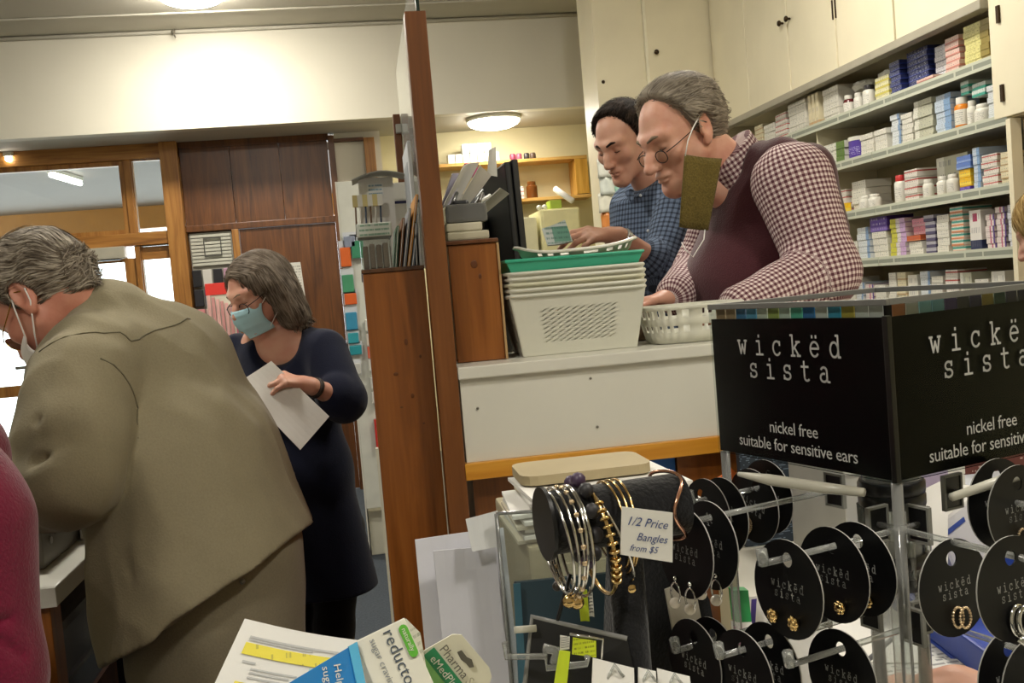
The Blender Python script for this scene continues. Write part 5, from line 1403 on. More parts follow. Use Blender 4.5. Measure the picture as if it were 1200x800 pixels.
# monitor seen from behind, edge towards us
mn = thing('monitor', 'black computer monitor seen edge-on from behind, standing on the counter', 'monitor', (0.37, 2.5, 1.32))
Mm = Matrix.Translation((0.368, 2.24, 1.37)) @ Matrix.Rotation(-0.13, 4, 'X') @ Matrix.Rotation(0.24, 4, 'Z')
obj('back_shell', MB().box((-0.012, 0.0, 0.0), (0.004, 0.48, 0.375), 0.006, Mm), plain('monitor_back', '#1c1d1f', 0.35), mn)
obj('bezel', MB().box((0.0045, -0.004, -0.004), (0.02, 0.484, 0.379), 0.003, Mm), M_black, mn)
obj('hump', MB().box((-0.035, 0.14, 0.06), (-0.0125, 0.36, 0.28), 0.01, Mm), plain('monitor_back', '#1c1d1f', 0.35), mn)
obj('stand', MB().box((-0.03, 0.24, -0.045), (-0.005, 0.32, 0.1), 0.004, Mm), M_black, mn)
obj('foot', MB().box((-0.06, 0.15, -0.0485), (0.08, 0.4, -0.038), 0.004, Mm), M_black, mn)
obj('button', MB().tube([Mm @ V((0.012, -0.004, 0.06)), Mm @ V((0.014, -0.012, 0.058))], 0.004, 6), M_black, mn)
# shallow tray of pens, clips and papers on the wooden box
tr = thing('desk_tray', 'clear desk tray of pens and clips on top of the wooden box', 'tray', (0.225, 2.1, 1.55))
obj('tray', MB().box((0.178, 1.96, 1.585), (0.262, 2.2, 1.622), 0.006), clear('smoky_plastic', '#8f9695', 0.1, 0.9, 1.5, haze=0.15), tr)
for i in range(9):
    a = V((0.185+i*0.009, 2.0+rk2.uniform(-.02, .08), 1.60+rk2.uniform(0, .02))); b = a+V((rk2.uniform(.0, .05), rk2.uniform(0.02, .1), rk2.uniform(0.02, 0.055)))
    obj('pen', MB().tube([a, b], 0.004, 6), plain(f'pen_{i%4}', ['#202020', '#55585a', '#c9c9c2', '#3a332b'][i % 4], 0.4), tr, True)
obj('stapler', MB().box((0.195, 1.985, 1.605), (0.23, 2.06, 1.632), 0.006, Matrix.Rotation(0.0, 4, 'X')), M_black, tr)
for i, (z, x1) in enumerate(((1.5495, 0.262), (1.5675, 0.25))):
    one('book', MB().box((0.178, 1.958+0.004*i, z+0.0003), (x1, 2.2, z+0.0175), 0.004), plain(f'cream_book_{i}', ['#b9b39b', '#c6c0aa'][i], 0.6), ['lower of two pale pads stacked on the wooden box', 'upper of two pale pads stacked on the wooden box'][i], 'pad', 'pads on the wooden box')
ppts = [(((0.195, 2.15, 1.598), (0.184, 2.05, 1.63), (0.226, 2.05, 1.698), (0.279, 2.15, 1.726)), 'large white letter leaning among papers on the wooden box'),
        (((0.195, 2.2, 1.571), (0.192, 2.1, 1.594), (0.274, 2.1, 1.714), (0.31, 2.2, 1.702)), 'white folded sheet sloping out of the papers on the wooden box'),
        (((0.198, 2.16, 1.555), (0.19, 2.1, 1.569), (0.31, 2.1, 1.659), (0.347, 2.2, 1.658)), 'grey translucent sleeve leaning over the pen tray'),
        (((0.189, 2.12, 1.585), (0.185, 2.08, 1.64), (0.21, 2.08, 1.694), (0.235, 2.12, 1.701)), 'lilac-edged sheet nearest the post among the papers')]
for i, (q, lab) in enumerate(ppts):
    one('letter', MB().sheet(*q, 0.0012, 0.01), [M_paper, M_paper, plain('grey_sleeve', '#a3a49c', 0.35), plain('lilac_paper', '#c4bfcf', 0.6)][i], lab, 'paper', 'papers on the wooden box')
one('envelope', MB().sheet((0.314, 2.3, 1.714), (0.338, 2.3, 1.709), (0.34, 2.3, 1.779), (0.323, 2.3, 1.772), 0.001, 0.002), M_paper, 'narrow white slip standing up behind the monitor corner', 'paper')
one('pink_box', MB().box((0.266, 2.32, 1.718), V((0.266, 2.32, 1.718))+V((0.03, 0.05, 0.03)), 0.002), plain('magenta_box', '#c93f80', 0.5), 'small magenta box behind the papers by the monitor', 'box')

# ------------------------------------------------------------------ baskets
def holed_wall(mb, a, b, c, d, nu, nv, u0, u1, v0, v1, hole, slant=0.0):
    """wall a-b-c-d (a,b bottom; c,d top) pierced by nu x nv slots inside the window"""
    a, b, c, d = map(V, (a, b, c, d))
    P = lambda u, v: (a*(1-u)+b*u)*(1-v)+(d*(1-u)+c*u)*v
    us = [0, u0, u1, 1]; vs_ = [0, v0, v1, 1]
    for i in range(3):
        for j in range(3):
            if i == 1 and j == 1: continue
            mb.add([P(us[i], vs_[j]), P(us[i+1], vs_[j]), P(us[i+1], vs_[j+1]), P(us[i], vs_[j+1])], [(0, 1, 2, 3)])
    du, dv = (u1-u0)/nu, (v1-v0)/nv
    for i in range(nu):
        for j in range(nv):
            x, y = u0+i*du, v0+j*dv
            o = [P(x, y), P(x+du, y), P(x+du, y+dv), P(x, y+dv)]
            cx, cy = x+du/2, y+dv/2; hu, hv = hole[0]*du/2, hole[1]*dv/2; s = slant*du/2
            q = [P(cx-hu-s, cy-hv), P(cx+hu-s, cy-hv), P(cx+hu+s, cy+hv), P(cx-hu+s, cy+hv)]
            mb.add(o+q, [(0, 1, 5, 4), (1, 2, 6, 5), (2, 3, 7, 6), (3, 0, 4, 7)])
def basket_meshes(w, d, h, taper, slots, slant, hole, rim=0.0075, win=(0.2, 0.8, 0.2, 0.78)):
    B = MB(); w0, d0 = w-2*taper, d-2*taper
    bt = [(-w0/2, -d0/2, 0), (w0/2, -d0/2, 0), (w0/2, d0/2, 0), (-w0/2, d0/2, 0)]
    tp = [(-w/2, -d/2, h), (w/2, -d/2, h), (w/2, d/2, h), (-w/2, d/2, h)]
    for i in range(4):
        j = (i+1) % 4
        n_ = slots if i % 2 == 0 else (max(3, int(slots[0]*d/w)), slots[1])
        holed_wall(B, bt[i], bt[j], tp[j], tp[i], n_[0], n_[1], *win, hole, slant)
    B.add(bt, [(3, 2, 1, 0)])
    R = MB(); ring = []
    for i in range(4):
        c = V(tp[i]); sx, sy = math.copysign(1, c.x), math.copysign(1, c.y)
        for k in range(4):
            a = [PI*1.25, PI*1.75, PI*0.25, PI*0.75][i]-PI/4+PI/2*k/3
            ring.append((c.x-sx*0.014+0.018*math.cos(a), c.y-sy*0.014+0.018*math.sin(a), h))
    R.tube(ring, rim/2, 8, closed=True)
    return B, R
def basket(name, label, M, mat, w, d, h, taper, slots, slant, hole, group=None, **kw):
    B, R = basket_meshes(w, d, h, taper, slots, slant, hole, **kw)
    t = thingM(name, label, 'basket', M, group)
    o = obj('body', B, mat, t, local=True); sm = o.modifiers.new('thickness', 'SOLIDIFY'); sm.thickness = 0.002; sm.offset = 1
    obj('rim', R, mat, t, True, local=True)
    return t
M_bask = plain('white_plastic_basket', '#d5d4c6', 0.35, var=0.02)
M_bask2 = plain('cream_plastic_basket', '#cfcdb4', 0.35, var=0.02)
M_green = plain('green_plastic_tray', '#3fae8c', 0.35, var=0.03)
Zb = 1.3065
bl = ['bottom basket of the nested white stack, its slotted side showing', 'second basket up in the nested white stack', 'third basket up, yellowish with a row of holes, in the nested stack', 'fourth basket up in the nested white stack', 'fifth basket up, topmost white one under the green tray']
for i in range(5):
    M = Matrix.Translation((0.430+0.0015*(i % 2), 2.03, Zb+i*0.0112)) @ Matrix.Rotation(-0.03, 4, 'Z')
    basket('plastic_basket', bl[i], M, M_bask if i != 2 else M_bask2, 0.275, 0.2, 0.122, 0.021, (10, 8) if i == 0 else (4, 1), 0.9 if i == 0 else 0.0, (0.5, 0.68) if i == 0 else (0.92, 0.92), 'white nested baskets')
gt = thingM('plastic_tray', 'shallow green plastic tray on top of the nested white baskets', 'tray', Matrix.Translation((0.428, 2.03, Zb+0.122+4*0.0112+0.004)) @ Matrix.Rotation(-0.02, 4, 'Z'))
gm = MB(); w, d_, h = 0.28, 0.21, 0.022
for z0, s0, z1, s1 in ((0.0, 0.93, h, 1.0),):
    b4 = [(-w/2*s0, -d_/2*s0, z0), (w/2*s0, -d_/2*s0, z0), (w/2*s0, d_/2*s0, z0), (-w/2*s0, d_/2*s0, z0)]; t4 = [(-w/2, -d_/2, z1), (w/2, -d_/2, z1), (w/2, d_/2, z1), (-w/2, d_/2, z1)]
    gm.add(b4+t4, [(3, 2, 1, 0)]+[(i, (i+1) % 4, (i+1) % 4+4, i+4) for i in range(4)])
o = obj('body', gm, M_green, gt, local=True); o.modifiers.new('thickness', 'SOLIDIFY').thickness = 0.0025
obj('rim', MB().tube([(-w/2, -d_/2, h), (w/2, -d_/2, h), (w/2, d_/2, h), (-w/2, d_/2, h)], 0.0035, 6, closed=True), M_green, gt, local=True)
# wavy white basket on the very top
wv = thingM('wavy_basket', 'white basket with wavy handles lying on the green tray, top of the stack', 'basket', Matrix.Translation((0.447, 2.02, Zb+0.122+4*0.0112+0.022)) @ Matrix.Rotation(-0.02, 4, 'Z'))
wm_ = MB(); n = 48; rows = []
def wav(a):
    return 0.026+0.009*math.cos(2*a+0.5)
for k in range(n):
    a = 2*PI*k/n; ca, sa = math.cos(a), math.sin(a)
    ex = lambda rx, ry: (rx*math.copysign(abs(ca)**0.65, ca), ry*math.copysign(abs(sa)**0.65, sa))
    x0, y0 = ex(0.098, 0.075); x1, y1 = ex(0.112, 0.09); x2, y2 = ex(0.124, 0.1)
    hh = wav(a)
    rows.append([(x0, y0, 0), (x1, y1, hh*0.42), (x1+(x2-x1)*0.35, y1+(y2-y1)*0.35, hh*0.72), (x2, y2, hh), (x2*1.02, y2*1.02, hh-0.004)])
vs = [p for r_ in rows for p in r_]; fs = []
for k in range(n):
    j = (k+1) % n
    for q in range(4):
        if q == 1 and k % 2 == 0 and (k*360/n > 215 and k*360/n < 330): continue        # slots along the front
        fs.append((k*5+q, j*5+q, j*5+q+1, k*5+q+1))
fs.append(tuple(k*5 for k in range(n))[::-1])
wm_.add(vs, fs)
o = obj('body', wm_, M_bask, wv, True, local=True); o.modifiers.new('thickness', 'SOLIDIFY').thickness = 0.0025
# rounded white basket further right on the counter
rb = thingM('round_basket', 'small rounded white basket at the right on the counter, by the older man\'s hand', 'basket', Matrix.Translation((0.675, 1.99, 1.3065)))
rm = MB(); vs = []; fs = []; n = 56
for k in range(n):
    a = 2*PI*k/n; ca, sa = math.cos(a), math.sin(a)
    for s_, z in ((0.84, 0), (0.9, 0.022), (0.93, 0.036), (0.96, 0.05), (1.0, 0.068), (1.04, 0.075)):
        vs.append((0.105*s_*math.copysign(abs(ca)**0.6, ca), 0.085*s_*math.copysign(abs(sa)**0.6, sa), z))
for k in range(n):
    j = (k+1) % n
    for q in range(5):
        if q in (1, 3) and k % 2 == 0: continue
        fs.append((k*6+q, j*6+q, j*6+q+1, k*6+q+1))
fs.append(tuple(k*6 for k in range(n))[::-1]); rm.add(vs, fs)
o = obj('body', rm, M_bask, rb, True, local=True); o.modifiers.new('thickness', 'SOLIDIFY').thickness = 0.0025
one('red_case', MB().box((0.283, 2.2, 1.41), (0.31, 2.26, 1.44), 0.004), plain('bright_red', '#d5243f', 0.4), 'small bright red case between the wooden box and the baskets', 'case')
one('grey_box', MB().box((0.281, 2.14, 1.3065), (0.318, 2.3, 1.409), 0.003), plain('dark_grey_box', '#4c4b49', 0.5), 'dark grey box behind the left corner of the baskets', 'box')
one('brown_carton', MB().box((0.578, 2.1, 1.3065), (0.64, 2.2, 1.365), 0.003), plain('brown_card', '#5f4a36', 0.6), 'brown carton between the basket stack and the rounded basket', 'carton')

# ------------------------------------------------------------------ back of the dispensary: shelves on the end wall
sh = thing('wall_shelf', 'upper pale pine shelf on the far dispensary wall', 'shelf', (1.25, 7.7, 2.42))
obj('board', MB().box((0.62, 7.6, 2.405), (1.84, 7.85, 2.43), 0.002), M_shelf_pine, sh)
obj('bracket', MB().box((1.74, 7.6, 2.13), (1.84, 7.84, 2.404), 0.002), wood('pine_bracket', '#a3731f', '#bb8a35', '#cf9f4a'), sh)
sh2 = thing('wall_shelf', 'lower pale pine shelf on the far dispensary wall', 'shelf', (1.5, 7.7, 2.1))
obj('board', MB().box((1.0, 7.6, 2.10), (1.86, 7.85, 2.125), 0.002), M_shelf_pine, sh2)
for i in range(7):
    for j in range(2 if 1 < i < 6 else 1):
        one('white_carton', MB().box((0.75+i*0.058, 7.64, 2.431+j*0.075), (0.803+i*0.058, 7.75, 2.503+j*0.075), 0.002), M_bask, f'white carton, {ORD[i]} from left in the {"upper" if j else "lower"} row on the far pine shelf', 'box', 'white cartons on the far shelf')
for i, (x, c, nm) in enumerate(((1.26, '#8b3a52', 'dark pink'), (1.31, '#9b4a60', 'rose'), (1.37, '#3c3835', 'black'), (1.42, '#5a4636', 'brown'))):
    one('small_pot', MB().lathe([(0.022, 0), (0.024, 0.004), (0.024, 0.04), (0.018, 0.05)], 14, Matrix.Translation((x, 7.66, 2.4305))), plain('pot_'+nm.replace(' ', '_'), c, 0.4), f'small {nm} pot on the upper pine shelf', 'pot', 'pots on the upper pine shelf', 'auto')
bottle(0, 7.66, 0.045, 0.13, 'amber', 'amber', 'brown glass bottle on the lower pine shelf', x=1.39, z=2.1255, lab=False)
for k in range(3):
    one('carton', MB().box((1.24, 7.63, 2.1255+k*0.032), (1.32, 7.7, 2.156+k*0.032), 0.002), CM['whitered'], f'red and white box, {ORD[k]} from the bottom beside the brown glass bottle', 'box', 'red and white boxes on the lower pine shelf')
cu_ = thing('cream_cabinet', 'cream cabinet standing below the far pine shelves', 'cabinet', (1.5, 7.0, 0.18))
obj('body', MB().box((1.30, 6.9, 0.181), (1.585, 7.4, 1.975), 0.01), plain('pale_yellow_enamel', '#dcd6a4', 0.4), cu_)
obj('door', MB().box((1.312, 6.88, 0.25), (1.573, 6.899, 1.965), 0.006), plain('pale_yellow_enamel', '#dcd6a4', 0.4), cu_)
one('green_box', MB().box((1.385, 6.95, 1.9755), (1.47, 7.1, 2.04), 0.004), plain('lime_box', '#9db53a', 0.5), 'lime green box on top of the cream cabinet', 'box')
for k in range(2): one('white_pot', MB().ball((1.31+k*0.04, 6.98, 1.9755+0.02), (0.022, 0.022, 0.02), 10), M_bask, f'{["left", "right"][k]} of two white balls on the cream cabinet', 'ball', 'white balls on the cream cabinet', True)
one('paper_roll', MB().tube([(1.44, 7.0, 2.125), (1.54, 6.9, 2.02)], 0.022, 12), M_paper, 'white paper roll leaning on the cream cabinet', 'roll', smooth=True)
one('white_bin', MB().box((1.1, 6.95, 0.181), (1.28, 7.3, 1.93), 0.01), plain('pale_bin', '#d5d0ae', 0.5), 'pale tall cabinet left of the cream cabinet', 'cabinet')
# hanging rack of packs left of the younger man's face
hr = thing('pack_rack', 'white rack of hanging bags and packs behind the younger man', 'rack', (1.34, 5.0, 0.18))
obj('pole', MB().tube([(1.37, 5.05, 0.18), (1.37, 5.05, 2.1)], 0.012, 8), M_oldwhite, hr, True)
obj('base', MB().lathe([(0.16, 0.18), (0.16, 0.19), (0.02, 0.2)], 20, Matrix.Translation((1.37, 5.05, 0.001))), M_oldwhite, hr, 'auto')
rr = random.Random(12)
packs = [('#cfd0c4', 2.02, 0), ('#dcdbd0', 2.0, 1), ('#c9cfc6', 1.93, 0), ('#8fb5a3', 1.87, 1), ('#d8d6c5', 1.84, 0), ('#c87a2a', 1.74, 0), ('#dedcce', 1.72, 1), ('#8a6a52', 1.65, 0), ('#e0ddcd', 1.62, 1), ('#cfc9b8', 1.55, 0), ('#d9d6c8', 1.52, 1)]
for i, (c, z, s_) in enumerate(packs):
    x = 1.30+s_*0.085+rr.uniform(-.01, .01)
    pb2 = MB().sheet((x-0.04, 4.99-0.01*s_, z-0.05), (x+0.04, 4.99-0.01*s_, z-0.05), (x+0.035, 5.0, z+0.05), (x-0.035, 5.0, z+0.05), 0.02, 0.006, 5, 5, lambda u, v: 0.006*math.sin(9*u+5*v))
    one('hanging_pack', pb2, plain('pack_'+c[1:], c, 0.35), f'hanging pack, {ORD[i]} from the top of the rack behind the younger man', 'pack', 'packs on the rack behind the younger man', True)

# ------------------------------------------------------------------ white gondola end with hanging packs, beside the brown door
gd = thing('display_board', 'white display board with hanging packs right of the brown door', 'display', (0.02, 5.5, 0))
obj('board', MB().box((-0.085, 5.5, 0.28), (0.16, 5.53, 2.1), 0.003), plain('white_pegboard', '#d2d3c9', 0.5), gd)
obj('side_frame', MB().box((-0.092, 5.495, 0.02), (-0.085, 5.9, 2.1)), M_white, gd)
obj('base', MB().box((-0.08, 5.56, 0.0), (0.16, 5.9, 0.25), 0.004), M_oldwhite, gd)
pk = [(410, 283, '#8a93a8', 14, 14), (419, 292, '#3b8a68', 15, 22), (405, 301, '#e06a2a', 13, 24), (408, 332, '#4c9a72', 14, 22), (411, 350, '#e2682e', 15, 14), (412, 376, '#3f93b8', 14, 22), (414, 396, '#3aa0ae', 13, 13), (417, 410, '#2f94a0', 15, 12), (418, 432, '#c9c9c4', 10, 14)]
pcn = ['grey-blue', 'green', 'orange', 'pale green', 'small orange', 'blue', 'teal', 'dark teal', 'pale grey']
PKP = [(-0.041, 5.46, 1.767), (-0.003, 5.46, 1.722), (-0.071, 5.46, 1.685), (-0.071, 5.46, 1.54), (-0.065, 5.46, 1.455), (-0.071, 5.46, 1.334), (-0.07, 5.46, 1.24), (-0.063, 5.46, 1.173), (-0.067, 5.46, 1.069)]
for i, (_, _, c, w, h) in enumerate(pk):
    p = V(PKP[i]); w *= 0.0044; h *= 0.0044
    t = thing('hanging_pack', f'{pcn[i]} pack hanging on the white display board, {ORD[i]} from the top', 'pack', p, group='packs on the white display board')
    obj('card', MB().box((p.x-w*0.58, p.y+0.012, p.z-h*0.55), (p.x+w*0.58, p.y+0.0145, p.z+h*0.85)), plain('pack_card', '#cfd3d8', 0.5), t)
    obj('blister', MB().box((p.x-w/2, p.y-0.006, p.z-h/2), (p.x+w/2, p.y+0.0118, p.z+h/2), 0.005), plain('blister_'+c[1:], c, 0.3), t)
one('hanging_pack', MB().box((0.0, 5.46, 0.62), (0.03, 5.4998, 0.78), 0.004), plain('red_pack', '#c9332b', 0.4), 'red pack low on the white display board', 'pack')
for i, (z, c) in enumerate(((1.30, '#d8d5cb'), (1.22, '#d9cfc2'), (1.15, '#d9674a'), (1.08, '#e0ded6'), (0.98, '#d0cdc4'), (0.9, '#d6d2c9'))):
    one('hanging_pack', MB().box((0.0, 5.45, z-0.03), (0.034, 5.4998, z+0.035), 0.005), plain('pale_pack_'+c[1:], c, 0.4), f'pack low on the right edge of the white display board, {ORD[i]} from top', 'pack', 'packs along the right edge of the display board')

# ------------------------------------------------------------------ lit display left of the brown door, behind the woman
ld = thing('shelf_display', 'white slatted display between the broad post and the brown door', 'display', (-1.07, 7.5, 1.2))
for i in range(9):
    z = 2.02-i*0.026
    obj('slat', MB().box((-1.215, 7.56, z-0.02), (-0.93, 7.575, z), 0.002), plain('grey_white_slat', '#b9b8aa', 0.5), ld)
obj('back', MB().box((-1.225, 7.58, 1.0), (-0.92, 7.59, 2.035)), plain('display_back', '#8a877c', 0.6), ld)
obj('hook_frame', MB().tube([(-1.12, 7.55, 1.99), (-1.0, 7.55, 1.99), (-1.0, 7.55, 1.86), (-1.12, 7.55, 1.86)], 0.006, 6, closed=True), plain('grey_wire', '#6b6b66', 0.4, 0.5), ld)
rr = random.Random(5)
cols5 = ['#17161a', '#c9c5bd', '#1c1b20', '#b58aa0', '#222027', '#3a2d52', '#c8434e', '#2c2a3a', '#d78a8c', '#d9a7a5', '#e0b9b4', '#7c6aa0', '#c2313a', '#e6c6bf', '#443a6b', '#b9657a']
for i in range(16):
    x = -1.19+(i % 4)*0.075; z = 1.70-(i//4)*0.145
    one('hanging_pack', MB().box((x-0.032, 7.52, z-0.062), (x+0.032, 7.545, z+0.062), 0.005), plain(f'combs_{i}', cols5[i], 0.45), f'hair accessory pack behind the woman, row {ORD[i//4]} from top, {ORD[i%4]} from left', 'pack', 'packs on the slatted display')
for i in range(6):
    x = -1.03+i*0.028
    one('pink_comb_pack', MB().box((x-0.011, 6.9, 1.2), (x+0.011, 6.915, 1.56-0.015*i), 0.003), plain(f'pink_pack_{i%2}', ['#dba9a3', '#c98f8c'][i % 2], 0.4), f'long pink comb pack beside the woman\'s face, {ORD[i]} from left', 'pack', 'pink comb packs')
cs = thing('comb_stand', 'red-topped stand holding pink comb packs beside the woman', 'stand', (-0.96, 6.95, 0))
obj('header', MB().box((-1.05, 6.92, 1.56), (-0.87, 6.94, 1.64), 0.003), plain('red_header', '#d8382f', 0.4), cs)
obj('back', MB().box((-1.05, 6.925, 0.9), (-0.87, 6.94, 1.559), 0.002), M_oldwhite, cs)
obj('leg', MB().box((-0.975, 6.925, 0.0), (-0.945, 6.94, 0.899)), M_steel, cs)
# ================================================================== JEWELLERY STAND AND FRONT COUNTER
fc = thing('front_counter', 'white-topped front counter under the jewellery stand', 'counter', (1.0, 1.2, 0))
obj('top', MB().box((0.16, 0.9, 0.90), (1.9, 1.8, 0.93), 0.003), M_white, fc)
obj('top', MB().box((-0.35, 0.3, 0.90), (1.9, 0.899, 0.93), 0.003), M_white, fc)
obj('body', MB().box((0.2, 0.95, 0.0), (1.85, 1.76, 0.899)), M_orange_wood, fc)
obj('body', MB().box((-0.3, 0.36, 0.0), (1.85, 0.94, 0.899)), M_orange_wood, fc)

import math as _m
an = _m.radians(17.5)
eR, eL, eZ = V((_m.cos(an), _m.sin(an), 0)), V((-_m.sin(an), _m.cos(an), 0)), V((0, 0, 1))
O = V((0.394, 0.70, 0))
W = 0.2185
def L(x, y, z): return O+eR*x+eL*y+eZ*z
Mst = frame(O, eR, eL)
M_blackcard = plain('black_card_satin', '#09090a', 0.5, var=0.05, spec=0.15)
M_silver = plain('silver_print', '#c3c3c0', 0.45)
M_greyrim = plain('grey_plastic_rim', '#6d6d6a', 0.35)
st = thingM('jewellery_stand', 'square revolving jewellery stand with black header reading wickëd sista', 'display stand', Matrix.Translation(L(W/2, W/2, 0.93)) @ Matrix.Rotation(an, 4, 'Z'))
def sbox(a, b, bev=0.0): return MB().box(a, b, bev, Mst)
z0, z1 = 1.2747, 1.4022
cards = [((0.0015, 0.0005, z0), (0.0035, W-0.0005, z1)), ((0.0035, 0.0015, z0), (W-0.0005, 0.0035, z1)), ((W-0.0035, 0.0035, z0), (W-0.0015, W-0.0005, z1)), ((0.0035, W-0.0035, z0), (W-0.0035, W-0.0015, z1))]
hd = [obj('header_panel', sbox(*c), M_blackcard, st) for c in cards]
obj('header_sleeve', sbox((-0.0006, -0.0006, 1.2735), (0.0012, W, 1.4115)), M_sleeve, st)
obj('header_sleeve', sbox((0.0013, -0.0006, 1.2735), (W, 0.0012, 1.4115)), M_sleeve, st)
rimz = (1.4115, 1.4165)
obj('top_rim', sbox((-0.001, -0.001, rimz[0]), (0.0025, W+0.001, rimz[1]), 0.0006), M_greyrim, st)
obj('top_rim', sbox((0.0025, -0.001, rimz[0]), (W+0.001, 0.0025, rimz[1]), 0.0006), M_greyrim, st)
obj('top_rim', sbox((W-0.005, 0.005, rimz[0]), (W+0.001, W+0.001, rimz[1]), 0.0006), M_greyrim, st)
obj('top_rim', sbox((0.005, W-0.005, rimz[0]), (W-0.005, W+0.001, rimz[1]), 0.0006), M_greyrim, st)
obj('corner_strip', sbox((-0.0012, -0.0012, 1.2735), (0.004, 0.004, 1.4035), 0.0008), plain('black_corner', '#050506', 0.3), st)
# typewriter letters drawn as strokes: x 0-0.9, x-height 1
arc = lambda cx, cy, rx, ry, a0, a1, n=14: [(cx+rx*_m.cos(_m.radians(a0+(a1-a0)*i/n)), cy+ry*_m.sin(_m.radians(a0+(a1-a0)*i/n))) for i in range(n+1)]
dot = lambda x, y: [(x-0.01, y), (x+0.01, y)]
GL = {
 'w': [[(0.08, 1), (0.27, 0.02), (0.45, 0.72), (0.63, 0.02), (0.82, 1)], [(-0.02, 1), (0.22, 1)], [(0.68, 1), (0.92, 1)]],
 'i': [[(0.2, 0.98), (0.47, 0.98), (0.47, 0)], [(0.14, 0), (0.8, 0)], dot(0.45, 1.36)],
 'c': [arc(0.46, 0.5, 0.36, 0.5, 50, 320), [(0.74, 0.98), (0.74, 0.72)]],
 'k': [[(0.05, 1.45), (0.22, 1.45), (0.22, 0)], [(0.06, 0), (0.4, 0)], [(0.72, 0.98), (0.24, 0.42)], [(0.4, 0.58), (0.76, 0)], [(0.56, 0.98), (0.88, 0.98)], [(0.62, 0), (0.9, 0)]],
 'ë': [[(0.1, 0.54), (0.8, 0.54)]+arc(0.45, 0.5, 0.36, 0.5, 8, 318, 18), dot(0.28, 1.36), dot(0.62, 1.36)],
 'd': [arc(0.4, 0.5, 0.33, 0.5, 0, 360, 20), [(0.56, 1.45), (0.74, 1.45), (0.74, 0), (0.9, 0)]],
 's': [arc(0.44, 0.74, 0.27, 0.26, 30, 250, 10)+arc(0.44, 0.25, 0.3, 0.25, 80, -160, 12), [(0.7, 1.0), (0.7, 0.74)], [(0.14, 0.02), (0.14, 0.28)]],
 't': [[(0.36, 1.34), (0.36, 0.22)]+arc(0.58, 0.22, 0.22, 0.22, 180, 320, 8), [(0.1, 0.97), (0.72, 0.97)]],
 'a': [arc(0.42, 0.72, 0.26, 0.27, 150, 0, 8)+[(0.68, 0.1), (0.74, 0), (0.9, 0)], arc(0.4, 0.28, 0.29, 0.28, 75, 360, 14)],
}
def typed(mb, word, M, xh, adv, wt=0.13, wide=0.92):
    x0 = -adv*len(word)/2
    for i, ch in enumerate(word):
        for s_ in GL[ch]:
            P = [V((x0+i*adv+(x-0.45)*xh*wide+adv/2, y*xh, 0)) for x, y in s_]
            r_ = wt*xh/2*(1.5 if len(s_) == 2 and abs(s_[0][0]-s_[1][0]) < 0.03 and s_[0][1] > 1.3 else 1)
            for a, b in zip(P[:-1], P[1:]):
                d = (b-a); 
                if d.length < 1e-9: continue
                d.normalize(); n_ = V((-d.y, d.x, 0))*r_; e = d*r_*0.6
                mb.add([M @ p for p in (a-n_-e, b-n_+e, b+n_+e, a+n_-e)], [(0, 1, 2, 3)])
def header_text(panel, Mf):
    mb = MB(); T = lambda x, y: Mf @ Matrix.Translation((x, y, 0))
    typed(mb, 'wickëd', T(-0.002, 0.0955), 0.0122, 0.0232, 0.15, 1.08); typed(mb, 'sista', T(-0.002, 0.0745), 0.0122, 0.0222, 0.15, 1.08)
    obj('lettering', mb, M_silver, panel)
    mb = MB(); text_shape(mb, 'nickel free', 0.0155, T(0.0, 0.0255), spacing=0.95)
    text_shape(mb, 'suitable for sensitive ears', 0.0155, T(0.0, 0.0095), spacing=0.95)
    obj('small_lettering', mb, M_silver, panel)
def facem(o, right):  # letter plane: x along right, y up
    return frame(o, right, eZ)
header_text(hd[0], facem(L(0.0011-0.0022, W/2+0.002, z0), -eL))
header_text(hd[1], facem(L(W/2, -0.0011, z0), eR))
post_pts = [(0.004, 0.004), (0.004, W-0.004), (W-0.004, 0.004), (W-0.004, W-0.004)]
for x, y in post_pts:
    obj('corner_post', MB().tube([L(x, y, 0.95), L(x, y, 1.2735)], 0.0046, 8), M_acrylic_rod, st, True)
obj('base', sbox((-0.01, -0.01, 0.9305), (W+0.01, W+0.01, 0.95), 0.003), M_black, st)
Tsp = Matrix.Translation(L(W/2, W/2, 0))
obj('spindle', MB().lathe([(0.026, 0.951), (0.026, 1.2735)], 16, Tsp), M_acrylic_rod, st, 'auto')
for k, z in enumerate((1.145, 1.165, 1.22, 1.232)):
    obj('spindle_band', MB().lathe([(0.0285, z), (0.03, z+0.002), (0.03, z+0.010), (0.0285, z+0.012)], 16, Tsp), M_black, st, 'auto')
for k in range(8):
    a = k*PI/4; c = L(W/2, W/2, 1.18)
    obj('spindle_rib', MB().tube([c+V((0.0285*_m.cos(a), 0.0285*_m.sin(a), -0.03)), c+V((0.030*_m.cos(a), 0.030*_m.sin(a), 0.04))], 0.003, 6), M_acrylic_rod, st, True)
M_whiterail = plain('milky_rail', '#c8c5b6', 0.3)
obj('top_rail', MB().tube([(0.305, 0.8, 1.273), (0.321, 0.775, 1.271), (0.349, 0.74, 1.268), (0.372, 0.71, 1.267)], [0.002, 0.0048, 0.0048, 0.0035], 8), M_whiterail, st, True)
obj('top_rail', MB().tube([L(0.045, -0.012, 1.257), L(0.12, -0.012, 1.262), L(0.21, -0.012, 1.268)], [0.0035, 0.0048, 0.0048], 8), M_whiterail, st, True)

